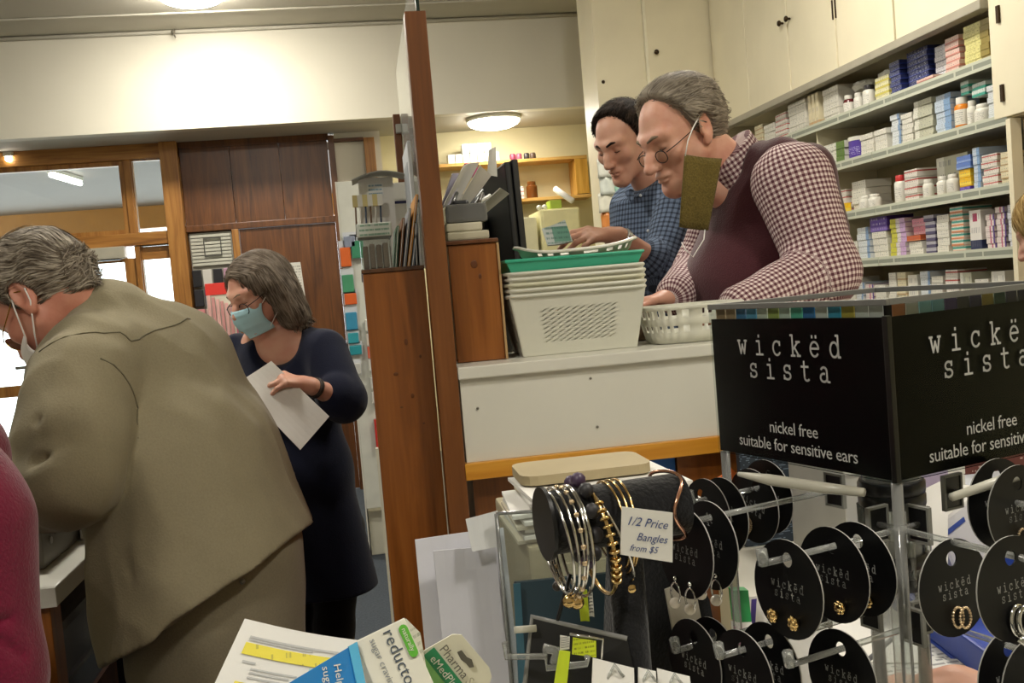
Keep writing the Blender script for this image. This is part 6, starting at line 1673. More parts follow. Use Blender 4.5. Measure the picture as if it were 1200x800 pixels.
# --- disc cards of earrings on clear pegs
M_disc = plain('black_disc_card', '#0a0a0b', 0.4, var=0.06, spec=0.25)
M_discedge = plain('grey_card_edge', '#a3a29d', 0.5)
M_goldm = plain('polished_gold', '#d6b67c', 0.2, 1.0)
M_silvm = plain('polished_silver', '#d2d0cc', 0.14, 1.0)
M_pearl = plain('pearl', '#e5dccd', 0.18)
M_cryst = plain('crystal', '#dcc3a0', 0.12, 0.7)
R_D = 0.0362
def disc_proto(kind):
    """parts of one disc card in its own frame: x right, y up, z towards the viewer, hung from the peg hole"""
    n = 40; card = MB(); edge = MB()
    hole = [(0.0055*_m.cos(2*PI*k/n), 0.0215+0.0055*_m.sin(2*PI*k/n)) for k in range(n)]
    rim = [(R_D*_m.cos(2*PI*k/n), R_D*_m.sin(2*PI*k/n)) for k in range(n)]
    for z, fl in ((0.0006, False), (-0.0006, True)):
        vs = [(x, y, z) for x, y in rim]+[(x, y, z) for x, y in hole]
        fs = [(k, (k+1) % n, n+(k+1) % n, n+k) for k in range(n)]
        card.add(vs, [f[::-1] for f in fs] if fl else fs)
    edge.add([(x, y, 0.0006) for x, y in rim]+[(x, y, -0.0006) for x, y in rim], [(k, k+n, (k+1) % n+n, (k+1) % n) for k in range(n)])
    card.add([(x, y, 0.0006) for x, y in hole]+[(x, y, -0.0006) for x, y in hole], [(k, (k+1) % n, (k+1) % n+n, k+n) for k in range(n)])
    let = MB(); I = Matrix.Translation((0, 0, 0.0009))
    typed(let, 'wickëd', I @ Matrix.Translation((0, 0.0, 0)), 0.0042, 0.0060, 0.17); typed(let, 'sista', I @ Matrix.Translation((0, -0.0072, 0)), 0.0042, 0.0058, 0.17)
    ears = []
    for s_ in (-1, 1):
        e = MB()
        if kind == 'ball':
            c = (s_*0.011, -0.0215, 0.0045); e.ball(c, 0.0042, 10)
            for k in range(7):
                a = 2*PI*k/7; e.ball((c[0]+0.0036*_m.cos(a), c[1]+0.0036*_m.sin(a), c[2]+0.001), 0.0022, 6)
            ears.append((e, M_goldm, 'gold cluster ear stud'))
        elif kind == 'pearl':
            cx = s_*0.010; ring = [(cx+0.0065*_m.sin(2*PI*k/16), -0.0285+0.0085*_m.cos(2*PI*k/16)-0.006, 0.003) for k in range(16)]
            e.tube(ring, 0.0009, 6, closed=True); e.ball((cx, -0.0225, 0.003), 0.0022, 8)
            ears.append((e, M_silvm, 'silver hoop'))
            p = MB().ball((cx, -0.0425, 0.0035), 0.0048, 12); ears.append((p, M_pearl, 'pearl drop'))
        elif kind == 'hoop':
            cx = s_*0.0014; ring = [(cx+0.0055*_m.sin(2*PI*k/20), -0.0215+0.0075*_m.cos(2*PI*k/20), 0.0045+0.002*s_) for k in range(20)]
            for k in range(20): e.ball(ring[k], 0.0012, 6)
            ears.append((e, M_cryst, 'crystal-set hoop'))
        elif kind == 'knot':
            cx = s_*0.0012; ring = [(cx+0.0075*_m.sin(2*PI*k/20), -0.021+0.0100*_m.cos(2*PI*k/20), 0.0045+0.002*s_) for k in range(20)]
            e.tube(ring, 0.0016, 8, closed=True)
            e.tube([(cx-0.006, -0.031, 0.006), (cx-0.002, -0.036, 0.008), (cx+0.004, -0.034, 0.006), (cx+0.007, -0.0385, 0.007), (cx+0.001, -0.04, 0.0065)], 0.0026, 8)
            ears.append((e, M_silvm, 'silver knotted hoop'))
    return card, edge, let, ears
meshes = {}
def disc(kind, M, label, group):
    t = thingM('earring_card', label, 'earring card', M, group)
    if kind not in meshes:
        card, edge, let, ears = disc_proto(kind)
        c = obj('card', card, M_disc, t, local=True); e = obj('card_edge', edge, M_discedge, t, local=True)
        l_ = obj('lettering', let, plain('dull_print', '#8f8f8b', 0.6), c, local=True); es = []
        for eb, em, lb in ears:
            o = obj('earring', eb, em, t, True, local=True); o['label'] = lb; es.append(o)
        meshes[kind] = (c, e, l_, es)
    else:
        c0, e0, l0, es0 = meshes[kind]
        c = c0.copy(); COL.objects.link(c); c.parent = t
        l_ = l0.copy(); COL.objects.link(l_); l_.parent = c
        for q in [e0]+es0:
            d = q.copy(); COL.objects.link(d); d.parent = t
    return t
def leftdisc(x, y, z, tilt=0.0, rollv=0.0):
    return frame(L(x, y, z), -eL, eZ) @ Matrix.Rotation(tilt, 4, 'X') @ Matrix.Rotation(rollv, 4, 'Z')
def rightdisc(x, y, z, tilt=0.0, rollv=0.0):
    return frame(L(x, y, z), eR, eZ) @ Matrix.Rotation(tilt, 4, 'X') @ Matrix.Rotation(rollv, 4, 'Z')
def peg(x0, x1, y, z, left=True, lab='peg'):
    P = (lambda q, zz: L(q, y, zz)) if left else (lambda q, zz: L(y, q, zz))
    p = obj('peg', MB().tube([P(x0, z), P(x1, z)], 0.0026, 8).tube([P(x1, z-0.001), P(x1-0.002*(1), z+0.011)], 0.0042, 6), M_acrylic_rod, st, True)
    br = MB(); c = P(x0, z)
    u, n_ = (eL, -eR) if left else (eR, -eL)
    fr_ = []
    for du, dz, su, sz in ((0, 0.014, 0.022, 0.002), (0, -0.014, 0.022, 0.002), (-0.010, 0, 0.002, 0.026), (0.010, 0, 0.002, 0.026)):
        br.box((-su/2, -sz/2, -0.002), (su/2, sz/2, 0.002), 0, frame(c+u*du+eZ*dz, u, eZ))
    bo = obj('bracket', br, plain('grey_bracket', '#85857f', 0.35), st); bo['kind'] = 'stuff'
    obj('bracket_inset', MB().box((-0.009, -0.013, -0.001), (0.009, 0.013, 0.001), 0, frame(c, u, eZ)), M_black, st)
GA = 'earring cards on the left side of the stand'; GB = 'earring cards on the right side of the stand'
zc = 1.213
peg(0.03, -0.128, 0.008, zc+0.0215)
disc('ball', leftdisc(-0.111, 0.004, zc, -0.06), 'front earring card with two gold studs, centre of the stand\'s left side', GA)
disc('ball', leftdisc(-0.063, 0.008, zc, -0.03), 'second earring card behind the front gold stud card', GA)
disc('ball', leftdisc(-0.036, 0.008, zc-0.001, 0.0), 'third earring card, hindmost behind the front gold stud card', GA)
peg(0.03, -0.15, 0.098, zc+0.0355)
disc('pearl', leftdisc(-0.134, 0.096, zc+0.012, -0.08), 'front earring card with pearl drop hoops, left of the gold studs', GA)
disc('pearl', leftdisc(-0.108, 0.098, zc+0.013, -0.04), 'second pearl drop earring card, behind the front pearl card', GA)
peg(0.05, -0.05, 0.2, zc+0.022)
disc('ball', leftdisc(-0.034, 0.2, zc+0.005, -0.05, 0.4), 'earring card farthest left at the back, above the pearl cards', GA)
disc('ball', leftdisc(-0.014, 0.2, zc+0.003, -0.03, 0.3), 'second earring card at the far left back of the stand', GA)
disc('hoop', leftdisc(0.022, 0.2, zc+0.006, 0.0, -0.3), 'small hoop earring card at the back, seen between pearl and gold cards', GA)
disc('hoop', leftdisc(0.04, 0.2, zc+0.012, 0.0, -0.2), 'hindmost hoop earring card at the back, seen under the white rail', GA)
zl = zc-0.086
peg(0.03, -0.1, 0.02, zl+0.0215)
disc('ball', leftdisc(-0.05, 0.02, zl, -0.05), 'lower earring card under the gold stud cards, right one', GA)
peg(0.03, -0.13, 0.065, zl+0.0215)
disc('ball', leftdisc(-0.112, 0.062, zl+0.002, -0.05), 'lower earring card in front, cut by the bottom edge, middle one', GA)
disc('ball', leftdisc(-0.085, 0.062, zl+0.002, -0.05), 'lower earring card, second behind the middle one at the bottom edge', GA)
peg(0.03, -0.13, 0.125, zl+0.008)
disc('pearl', leftdisc(-0.115, 0.122, zl-0.005, -0.05), 'lower earring card below the pearl drops, leftmost at the bottom edge', GA)
disc('pearl', leftdisc(-0.095, 0.122, zl-0.008, -0.05), 'second lower earring card below the pearl drops', GA)
peg(0.03, -0.13, 0.008, zc+0.0215, left=False)
disc('hoop', rightdisc(0.005, -0.043, zc-0.012, -0.05), 'earring card with crystal hoops, first on the stand\'s right side', GB)
disc('knot', rightdisc(-0.002, -0.098, zc+0.002, -0.06), 'front earring card with silver knotted hoops on the stand\'s right side', GB)
peg(0.03, -0.1, 0.095, zc+0.0335, left=False)
disc('hoop', rightdisc(0.098, -0.03, zc+0.027, -0.04), 'earring card at the right edge, above the knotted hoop card', GB)
disc('hoop', rightdisc(0.098, -0.012, zc+0.03, -0.04), 'second earring card at the right edge, above the crystal hoop card', GB)
peg(0.03, -0.1, 0.05, zl+0.0215, left=False)
disc('hoop', rightdisc(0.052, -0.07, zl-0.004, -0.05), 'lower earring card at the bottom right corner, front one', GB)
disc('hoop', rightdisc(0.052, -0.05, zl-0.004, -0.05), 'lower earring card at the bottom right corner, second one', GB)

# --- coloured cards added to imitate reflections along the header's clear top edge
cl = ['#a98a62', '#b3946d', '#3f7fae', '#5aa4c8', '#d5dccb', '#a5b561', '#cfe0d2', '#5cc0a4', '#2f79b5', '#d9ddd6', '#3f9fc0', '#b7a647', '#d4d5cd', '#cfcfca']
for i, c in enumerate(cl):
    y = W-0.012-i*0.0148
    one('reflection_card', MB().box((0.0042, y-0.0068, 1.30), (0.005, y+0.0068, 1.4112), 0, Mst), plain('card_'+c[1:], c, 0.5), f'coloured card imitating a reflection above the left header panel, {ORD[i]} from left', 'card', 'cards imitating header reflections')
cr = ['#d78a5c', '#dcd9d0', '#9fd3dc', '#8fc6d6', '#5f4c86', '#4a4550', '#3e3767', '#a38b3d', '#3a5a4c', '#433b5c', '#3a3350', '#3564c9', '#cf3f8d', '#2fa865']
for i, c in enumerate(cr):
    x = 0.018+i*0.0145
    one('reflection_card', MB().box((x-0.0066, 0.0042, 1.30), (x+0.0066, 0.005, 1.4112), 0, Mst), plain('card_'+c[1:], c, 0.5), f'coloured card imitating a reflection above the right header panel, {ORD[i]} from left', 'card', 'cards imitating header reflections')

# ------------------------------------------------------------------ bracelet bar with bangles
A, B = V((0.122, 0.725, 1.276)), V((0.232, 0.738, 1.262)); ax = (B-A).normalized(); A.z = B.z = (A.z+B.z)/2; ax = (B-A).normalized()
M_velvet = cloth('black_velvet', '#0f0f11', bump=0.4, sheen=0.3)
bb = thing('bracelet_bar', 'black velvet bracelet bar on a stem left of the jewellery stand', 'bracelet stand', (A+B)/2-V((0, 0, 0.3)))
rbar = 0.024
obj('bar', MB().tube([A, B], rbar, 24), M_velvet, bb, 'auto')
obj('end_plate', MB().tube([A-ax*0.003, A], 0.028, 24), M_black, bb, 'auto')
Cb = (A*0.45+B*0.55)
obj('stem', MB().tube([Cb-V((0, 0, rbar*0.9)), V((Cb.x, Cb.y, 0.945))], 0.014, 12), M_velvet, bb, True)
obj('base', MB().lathe([(0.06, 0.9305), (0.06, 0.94), (0.02, 0.946)], 24, Matrix.Translation((Cb.x, Cb.y, 0))), M_black, bb, 'auto')
sd_ = ax.cross(eZ).normalized()
def ring_pts(c, R, n=40, lean=0.0, sq=1.0):
    nn = (ax*_m.cos(lean)+eZ*_m.sin(lean)).normalized(); up = (eZ-nn*eZ.dot(nn)).normalized(); s_ = nn.cross(up)
    return [c+up*(R*_m.cos(2*PI*k/n))+s_*(R*sq*_m.sin(2*PI*k/n)) for k in range(n)]
def bangle(t_, R, r, mat, label, lean=0.0, deco=None, group='bangles on the velvet bar'):
    c = A.lerp(B, t_)+eZ*(rbar-R+r+0.0005)
    P = ring_pts(c, R, 44, lean)
    t = thing('bangle', label, 'bangle', c, group=group)
    if deco != 'beads': obj('band', MB().tube(P, r, 8, closed=True), mat, t, True)
    if deco == 'beads':
        for k in range(0, 44, 4): obj('bead', MB().ball(P[k], 0.0062, 10), mat if (k//4) % 5 else plain('purple_stone', '#43324c', 0.4), t, True)
    if deco == 'wrap':
        ccoil = MB()
        for k in range(5, 16):
            d = (P[k+1]-P[k]).normalized(); u = d.orthogonal().normalized(); v_ = d.cross(u)
            ccoil.tube([P[k]+(u*_m.cos(2*PI*q/10)+v_*_m.sin(2*PI*q/10))*0.0032 for q in range(10)], 0.0013, 6, closed=True)
        o = obj('wire_wrap', ccoil, mat, t, True); o['kind'] = 'stuff'
    if deco == 'charm':
        q = P[20]; obj('charm', MB().ball(q-eZ*0.006, (0.0055, 0.003, 0.0055), 10), M_goldm, t, True)
        obj('charm', MB().ball(P[25]-eZ*0.004, 0.004, 10), plain('dark_bead', '#2d2622', 0.3), t, True)
    if deco == 'knot':
        q = P[21]; obj('knot', MB().ball(q, (0.011, 0.006, 0.006), 10).ball(q+ax*0.008, (0.006, 0.006, 0.005), 8), M_goldm, t, True)
    if deco == 'studs':
        for k in range(0, 44, 2): obj('crystal_stud', MB().ball(P[k], 0.0024, 6), M_cryst, t, True)
    return t
bn = [(0.05, 0.040, 0.0011, M_silvm, 'outermost thin silver bangle at the left end of the velvet bar', 0.10, 'charm'),
 (0.09, 0.041, 0.0012, M_silvm, 'second thin silver bangle from the left end of the velvet bar', 0.05, None),
 (0.125, 0.042, 0.001, M_silvm, 'crystal-studded bangle, third from the left end of the velvet bar', 0.0, 'studs'),
 (0.155, 0.041, 0.0012, M_silvm, 'thin silver bangle leaning against the crystal-studded one', -0.04, 'charm'),
 (0.19, 0.042, 0.0013, M_silvm, 'silver bangle just left of the dark beads', 0.02, None),
 (0.25, 0.031, 0.005, plain('dark_stone', '#2a282b', 0.5), 'dark stone bead bracelet over the velvet bar', 0.0, 'beads'),
 (0.33, 0.043, 0.0017, M_goldm, 'gold bangle with coiled wire wrapping', 0.12, 'wrap'),
 (0.42, 0.040, 0.0011, M_silvm, 'thin silver bangle right of the wire-wrapped gold one', 0.35, 'charm'),
 (0.47, 0.034, 0.001, M_goldm, 'first thin gold bangle left of the sale card', 0.1, None),
 (0.50, 0.036, 0.0011, M_goldm, 'second thin gold bangle left of the sale card, with gold knot', 0.04, 'knot'),
 (0.535, 0.035, 0.0011, M_goldm, 'thin gold bangle touching the sale card, with gold knot', 0.0, 'knot')]
for q in bn: bangle(*q)
# rose gold twist bracelet near the discs
P = [A.lerp(B, 0.9+0.06*_m.sin(3*a))+(eZ*_m.cos(a)-sd_*_m.sin(a)*-1)*(rbar+0.003) for a in [2*PI*k/40 for k in range(40)]]
one('twisted_bangle', MB().tube(P, 0.0015, 6, closed=True), plain('rose_gold', '#d9a58c', 0.2, 1.0), 'rose gold twisted bangle at the right end of the velvet bar', 'bangle', smooth=True)
# handwritten sale card in front of the bar
s0, s1, s2, s3 = V((0.168, 0.688, 1.249)), V((0.208, 0.692, 1.237)), V((0.211, 0.692, 1.274)), V((0.172, 0.688, 1.284))
sc_ = thing('sale_card', 'white handwritten sale card pinned to the velvet bar', 'sign', s0)
obj('card', MB().prism([s0, s1, s2, s3], 0.0007), M_paper, sc_)
M_inkb = plain('blue_pen', '#3d4f86', 0.6)
Mf = frame((s3*0.97+s1*0.03)+(s0-s3)*0.0, s2-s3, s3-s0); Mf.translation = s3+(s0-s3)*0.36+(s2-s3)*0.08-V((0, 0.0008, 0))
tm = MB(); text_shape(tm, '1/2 Price', 0.0092, Mf, 'LEFT', 0.25)
text_shape(tm, 'Bangles', 0.0082, Mf @ Matrix.Translation((0.010, -0.0105, 0)), 'LEFT', 0.25)
text_shape(tm, 'from $5', 0.0068, Mf @ Matrix.Translation((0.006, -0.0185, 0)), 'LEFT', 0.25)
obj('handwriting', tm, M_inkb, sc_)
# tags hanging below the bangles
M_lime = plain('lime_sticker', '#c9dc2e', 0.5)
one('price_tag', MB().sheet((0.144, 0.735, 1.212), (0.151, 0.735, 1.211), (0.151, 0.735, 1.186), (0.144, 0.735, 1.187), 0.0008, 0.001), M_lime, 'narrow lime price tag hanging from the bangles', 'tag')
one('price_tag', MB().sheet((0.153, 0.735, 1.213), (0.155, 0.735, 1.212), (0.155, 0.735, 1.189), (0.151, 0.735, 1.19), 0.0008, 0.001), printed('barcode_tag', '#d9d7d0', '#222222', 9, 0.7, 0, 2), 'narrow barcode tag hanging beside the lime tag', 'tag')
one('cord', MB().tube([(0.139, 0.735, 1.225), (0.131, 0.735, 1.204), (0.124, 0.735, 1.185), (0.12, 0.735, 1.165)], 0.0016, 6), M_black, 'thin black cord hanging from the bangles', 'cord', smooth=True)

# ------------------------------------------------------------------ things on the front counter, left of the stand
M_beige = plain('beige_card', '#a69c80', 0.6, var=0.05)
ab = thing('archive_box', 'beige box under the pile of white papers left of the bangles', 'box', (0.3, 1.2, 0.93))
obj('body', MB().box((0.165, 1.125, 0.931), (0.42, 1.42, 1.143), 0.004), M_beige, ab)
obj('label_area', MB().box((0.20, 1.122, 1.0), (0.38, 1.1245, 1.12), 0.001), plain('beige_label', '#b3aa8d', 0.6), ab)
rr = random.Random(21)
for i in range(9):
    z = 1.1455+i*0.0062; dx, dy, a = rr.uniform(-.008, .008), rr.uniform(-.012, .012), rr.uniform(-.06, .06)
    M = Matrix.Translation((0.272+dx, 1.215+dy*0.6, z)) @ Matrix.Rotation(a, 4, 'Z')
    w_ = 0.112 if i < 6 else 0.1
    mbp = MB().sheet(M @ V((-w_, -0.075, 0)), M @ V((w_, -0.075, 0)), M @ V((w_, 0.075, 0)), M @ V((-w_, 0.075, 0)), 0.0042, 0.0, 8, 4, lambda u, v, s=i: 0.0007*_m.sin(9*u+s))
    one('paper_bundle', mbp, M_paper if i % 3 else plain('cream_envelope', '#d5cdb8', 0.7), f'white bundle of papers, {ORD[i]} from the bottom of the pile on the beige box', 'paper', 'pile of papers on the beige box')
fz = 1.1455+9*0.0062-0.002
fold = [(0.17+0.0, 1.1, fz)]
pf = []
for cx, cy, a0 in ((0.325, 1.28, 0), (0.195, 1.28, 90), (0.195, 1.215, 180), (0.325, 1.215, 270)):
    pf += [(cx+0.02*_m.cos(_m.radians(a0+k*30)), cy+0.02*_m.sin(_m.radians(a0+k*30)), fz+0.007) for k in range(4)]
one('manila_folder', MB().prism(pf, 0.012), plain('manila', '#a99a78', 0.6), 'beige manila folder with rounded corners on top of the paper pile', 'folder')
# white letters standing in front, left of the beige box
one('letter_sheet', MB().sheet((0.031, 1.02, 1.195), (0.126, 1.03, 1.194), (0.127, 1, 1.024), (0.031, 1, 1.036), 0.002, 0.004), plain('cool_white_paper', '#cfcfd6', 0.6), 'large white sheet standing left of the beige box', 'paper')
one('letter_sheet', MB().sheet((0.048, 1, 1.186), (0.113, 1.01, 1.18), (0.114, 0.99, 1.041), (0.049, 0.99, 1.049), 0.002, 0.003), plain('cool_white_paper2', '#c6c6cd', 0.55), 'translucent sleeve leaning on the large white sheet', 'paper')
one('letter_sheet', MB().sheet((0.084, 1, 1.215), (0.118, 1, 1.22), (0.116, 0.99, 1.185), (0.087, 0.99, 1.183), 0.0015, 0.002), plain('thin_white', '#c9cac9', 0.5), 'small white slip at the top of the standing sheets', 'paper')
ah = thing('acrylic_holder', 'clear acrylic holder edge in front of the beige box', 'holder', (0.16, 1.0, 0.93))
Ah = [(0.115, 0.99, 1.219), (0.283, 1, 1.208), (0.284, 0.98, 0.993), (0.114, 0.97, 1.022)]
obj('front', MB().prism(Ah, 0.002), M_acrylic, ah)
obj('edge', MB().tube([Ah[0], Ah[3]], 0.0022, 6), M_acrylic_rod, ah, True)
obj('edge', MB().tube([Ah[0], Ah[1]], 0.002, 6), M_acrylic_rod, ah, True)
# dark teal book and black velvet pad in front of the box
tb_ = MB().sheet((0.126, 0.97, 1.152), (0.245, 0.98, 1.146), (0.244, 0.96, 1.007), (0.12, 0.95, 1.03), 0.012, 0.0)
one('teal_book', tb_, plain('dark_teal', '#20333b', 0.55), 'dark teal book standing in front of the beige box', 'book')
one('teal_edge', MB().sheet((0.122, 0.955, 1.155), (0.129, 0.955, 1.155), (0.124, 0.94, 1.034), (0.116, 0.94, 1.035), 0.003, 0.0), plain('teal_edge', '#2f5563', 0.5), 'lighter teal spine at the left of the dark teal book', 'book')
vp = []
for (px, py) in ((0, 0),): pass
pad = [(0.203, 0.87, 1.193), (0.24, 0.87, 1.2), (0.275, 0.88, 1.183), (0.293, 0.88, 1.142), (0.299, 0.88, 1.083), (0.298, 0.87, 1.029), (0.192, 0.86, 1.045), (0.191, 0.86, 1.113)]
one('velvet_pad', MB().prism(pad, 0.02), M_velvet, 'black velvet display pad below the sale card', 'pad')
one('grey_card', MB().sheet((0.248, 0.855, 1.163), (0.277, 0.86, 1.166), (0.284, 0.86, 1.107), (0.253, 0.85, 1.104), 0.003, 0.002), plain('warm_grey_card', '#b6afa0', 0.5), 'pale grey rounded card below the pearl earrings', 'card')
one('wood_block', MB().box(V((0.296, 0.93, 1.095)), V((0.296, 0.93, 1.095))+V((0.03, 0.04, 0.05)), 0.002), M_orange_wood, 'small wooden block behind the pearl earring cards', 'block')
# low clear rack of hanging jewellery
lr = thing('clip_rack', 'low clear plastic rack with hooks below the bangles', 'rack', V((0.137, 0.72, 1.151)))
q = [(0.107, 0.74, 1.194), (0.176, 0.72, 1.174), (0.181, 0.71, 1.122), (0.091, 0.72, 1.132)]
obj('back_card', MB().prism(q, 0.002), plain('black_backing', '#131315', 0.35), lr)
obj('frame', MB().tube([q[3], q[0], q[1]], 0.0022, 8), clear('smoky_rod', '#8f9290', 0.1, 0.9, 1.5, haze=0.3), lr, True)
obj('hook', MB().tube([(0.082, 0.72, 1.184), (0.082, 0.72, 1.173), (0.109, 0.7, 1.177), (0.109, 0.7, 1.168), (0.137, 0.69, 1.171), (0.138, 0.69, 1.177)], 0.0026, 8), M_acrylic_rod, lr, True)
obj('hook', MB().tube([(0.109, 0.705, 1.181), (0.117, 0.7, 1.18), (0.115, 0.7, 1.171)], 0.004, 8), M_acrylic_rod, lr, True)
obj('hook', MB().tube([(0.091, 0.73, 1.189), (0.108, 0.73, 1.188)], 0.0028, 8), M_whiterail, lr, True)
fr2 = MB()
for i, pts in enumerate(([(0.128, 0.7, 1.191), (0.153, 0.7, 1.184), (0.15, 0.7, 1.167)],)): obj('small_frame', MB().tube(pts, 0.0012, 6), M_silvm, lr, True)
one('price_sticker', MB().sheet((0.13, 0.698, 1.189), (0.147, 0.698, 1.184), (0.146, 0.697, 1.172), (0.128, 0.697, 1.177), 0.0006), printed('lime_sticker_print', '#d2e02c', '#6b7520', 5, 0.5, 0, 2), 'square lime price sticker on the low clear rack', 'sticker')
one('price_tag', MB().sheet((0.118, 0.692, 1.183), (0.126, 0.692, 1.181), (0.12, 0.69, 1.152), (0.11, 0.69, 1.153), 0.0008, 0.001), M_lime, 'long lime price tag hanging from the low clear hook', 'tag')
one('barcode_tag', MB().sheet((0.12, 0.695, 1.193), (0.127, 0.695, 1.191), (0.126, 0.695, 1.182), (0.119, 0.695, 1.182), 0.0008), printed('barcode_tag', '#d9d7d0', '#222222', 9, 0.7, 0, 2), 'white barcode tag above the long lime tag', 'tag')
for i, (a, b) in enumerate(((694, 716), (718, 742), (744, 768), (770, 800))):
    pass
WC = [[(0.142, 0.69, 1.175), (0.172, 0.69, 1.163), (0.168, 0.68, 1.142), (0.136, 0.68, 1.147)], [(0.178, 0.7, 1.159), (0.191, 0.7, 1.154), (0.188, 0.69, 1.135), (0.173, 0.69, 1.137)], [(0.195, 0.71, 1.152), (0.22, 0.71, 1.142), (0.218, 0.7, 1.125), (0.192, 0.7, 1.13)]]
for i, q in enumerate(WC):
    t = thing('white_card', f'small white jewellery card at the bottom edge, {ORD[i]} from left below the bangles', 'card', q[0], group='white cards below the bangles')
    obj('card', MB().sheet(*q, 0.001, 0.001), M_paper, t)
    c = (V(q[0])+V(q[1]))/2; obj('clip', MB().tube([c+V((-0.006, -0.003, -0.01)), c+V((0.0, -0.003, 0.0)), c+V((0.006, -0.003, -0.01))], 0.0013, 6), M_acrylic_rod, t, True)
one('grey_clip', MB().box(V((0.201, 0.8, 1.111)), V((0.201, 0.8, 1.111))+V((0.009, 0.006, 0.032)), 0.001), plain('grey_green_clip', '#6b6f64', 0.4), 'grey-green plastic clip standing below the velvet pad', 'clip')

# ------------------------------------------------------------------ seen through the stand: counter clutter behind it
dk = printed('speckled_board', '#27313c', '#7f8fa0', rows=60, fill=0.45, axis_u=0, axis_v=2, margin=0.0)
one('speckled_board', MB().box((0.66, 1.72, 0.9305), (1.08, 1.74, 1.165), 0.003), dk, 'dark blue-grey speckled board behind the jewellery stand', 'board')
one('orange_star', MB().prism([V((0.346, 0.93, 1.239))+V((r_*_m.cos(_m.radians(a)), 0, r_*_m.sin(_m.radians(a)))) for a, r_ in [(18+36*k, 0.014 if k % 2 == 0 else 0.009) for k in range(10)]], 0.002), plain('orange_tag', '#ef7426', 0.5), 'orange star-shaped tag at the stand\'s left post', 'tag')
dru = thing('drawer_unit', 'translucent white drawer unit standing behind the stand', 'drawer unit', (0.8, 1.5, 0.93))
for i, (px, w_) in enumerate(((0.70, 0.075), (0.785, 0.06), (0.85, 0.05))):
    t = dru
    obj('drawer', MB().box((px, 1.4, 0.931), (px+w_, 1.6, 1.13-0.01*i), 0.004), plain('milky_drawer', '#b5b4ab', 0.3), t)
    obj('edge', MB().box((px-0.001, 1.396, 1.12-0.01*i), (px+w_+0.001, 1.3995, 1.133-0.01*i), 0.001), M_white, t)
    obj('edge', MB().box((px+w_-0.006, 1.396, 0.94), (px+w_, 1.3995, 1.119-0.01*i)), M_white, t)
one('lilac_box', MB().box((0.80, 1.36, 1.02), (0.85, 1.395, 1.12), 0.002), plain('lilac_box', '#a99bb3', 0.5), 'lilac box in front of the translucent drawers', 'box')
# white paper bag and boxes right of the stand's front post
wb2 = thing('white_bag_box', 'white box with red and blue print behind the right part of the stand', 'box', V((0.804, 1.3, 1.021)))
Mwb = Matrix.Translation((0.839, 1.35, 1.024)) @ Matrix.Rotation(-0.35, 4, 'Y') @ Matrix.Rotation(0.3, 4, 'Z')
obj('body', MB().box((-0.055, -0.04, -0.05), (0.065, 0.05, 0.05), 0.006, Mwb), M_paper, wb2)
obj('print', MB().box((0.02, -0.0412, -0.02), (0.055, -0.0402, 0.02), 0, Mwb), printed('bag_print', '#d8d4cc', '#c2402f', 4, 0.6, 0, 2), wb2)
obj('blue_line', MB().box((-0.05, -0.0412, 0.025), (0.0, -0.0402, 0.032), 0, Mwb), plain('blue_line', '#3550a0', 0.5), wb2)
one('receipt_sheet', MB().sheet((0.716, 1.25, 1.111), (0.81, 1.3, 1.121), (0.74, 1.2, 1.02), (0.679, 1.2, 1.004), 0.002, 0.004), M_paper, 'white sheet hanging by the front post of the stand', 'paper')
one('blue_white_box', MB().box(V((0.989, 1.5, 0.948)), V((0.989, 1.5, 0.948))+V((0.16, 0.1, 0.1)), 0.003), printed('blue_box_print', '#c9ccd4', '#2540a0', 5, 0.8, 0, 2, accents=[(0.35, 0.8, -0.01, 1.01, '#2c47a5')]), 'white and blue printed box at the right behind the stand', 'box')
one('red_brown_box', MB().box(V((1.027, 1.6, 1.042)), V((1.027, 1.6, 1.042))+V((0.24, 0.1, 0.06)), 0.003), printed('red_brown_print', '#5b2a22', '#b9a49a', 9, 0.4, 0, 2), 'dark red box under the header at the right', 'box')
bt = thing('blue_tray', 'deep blue plastic tray standing on the counter right of the front post', 'tray', V((0.619, 0.98, 1.01)))
M_deepblue = plain('deep_blue_plastic', '#173a9a', 0.4)
Mb = Matrix.Translation((0.74, 1.14, 0.931)) @ Matrix.Rotation(-0.12, 4, 'Z')
obj('front', MB().box((-0.05, -0.16, 0.03), (0.42, -0.15, 0.195), 0.003, Mb), M_deepblue, bt)
obj('base', MB().box((-0.05, -0.149, 0.0), (0.42, 0.2, 0.012), 0.003, Mb), M_deepblue, bt)
obj('side', MB().box((-0.05, -0.149, 0.0125), (-0.04, 0.2, 0.05), 0.003, Mb), M_deepblue, bt)
obj('back', MB().box((-0.039, 0.19, 0.0125), (0.42, 0.2, 0.05), 0.003, Mb), M_deepblue, bt)
one('black_device', MB().box((0.745, 0.76, 0.9305), (0.88, 0.88, 1.02), 0.008), plain('dark_device', '#20221f', 0.4), 'black card terminal in front of the blue tray', 'terminal')
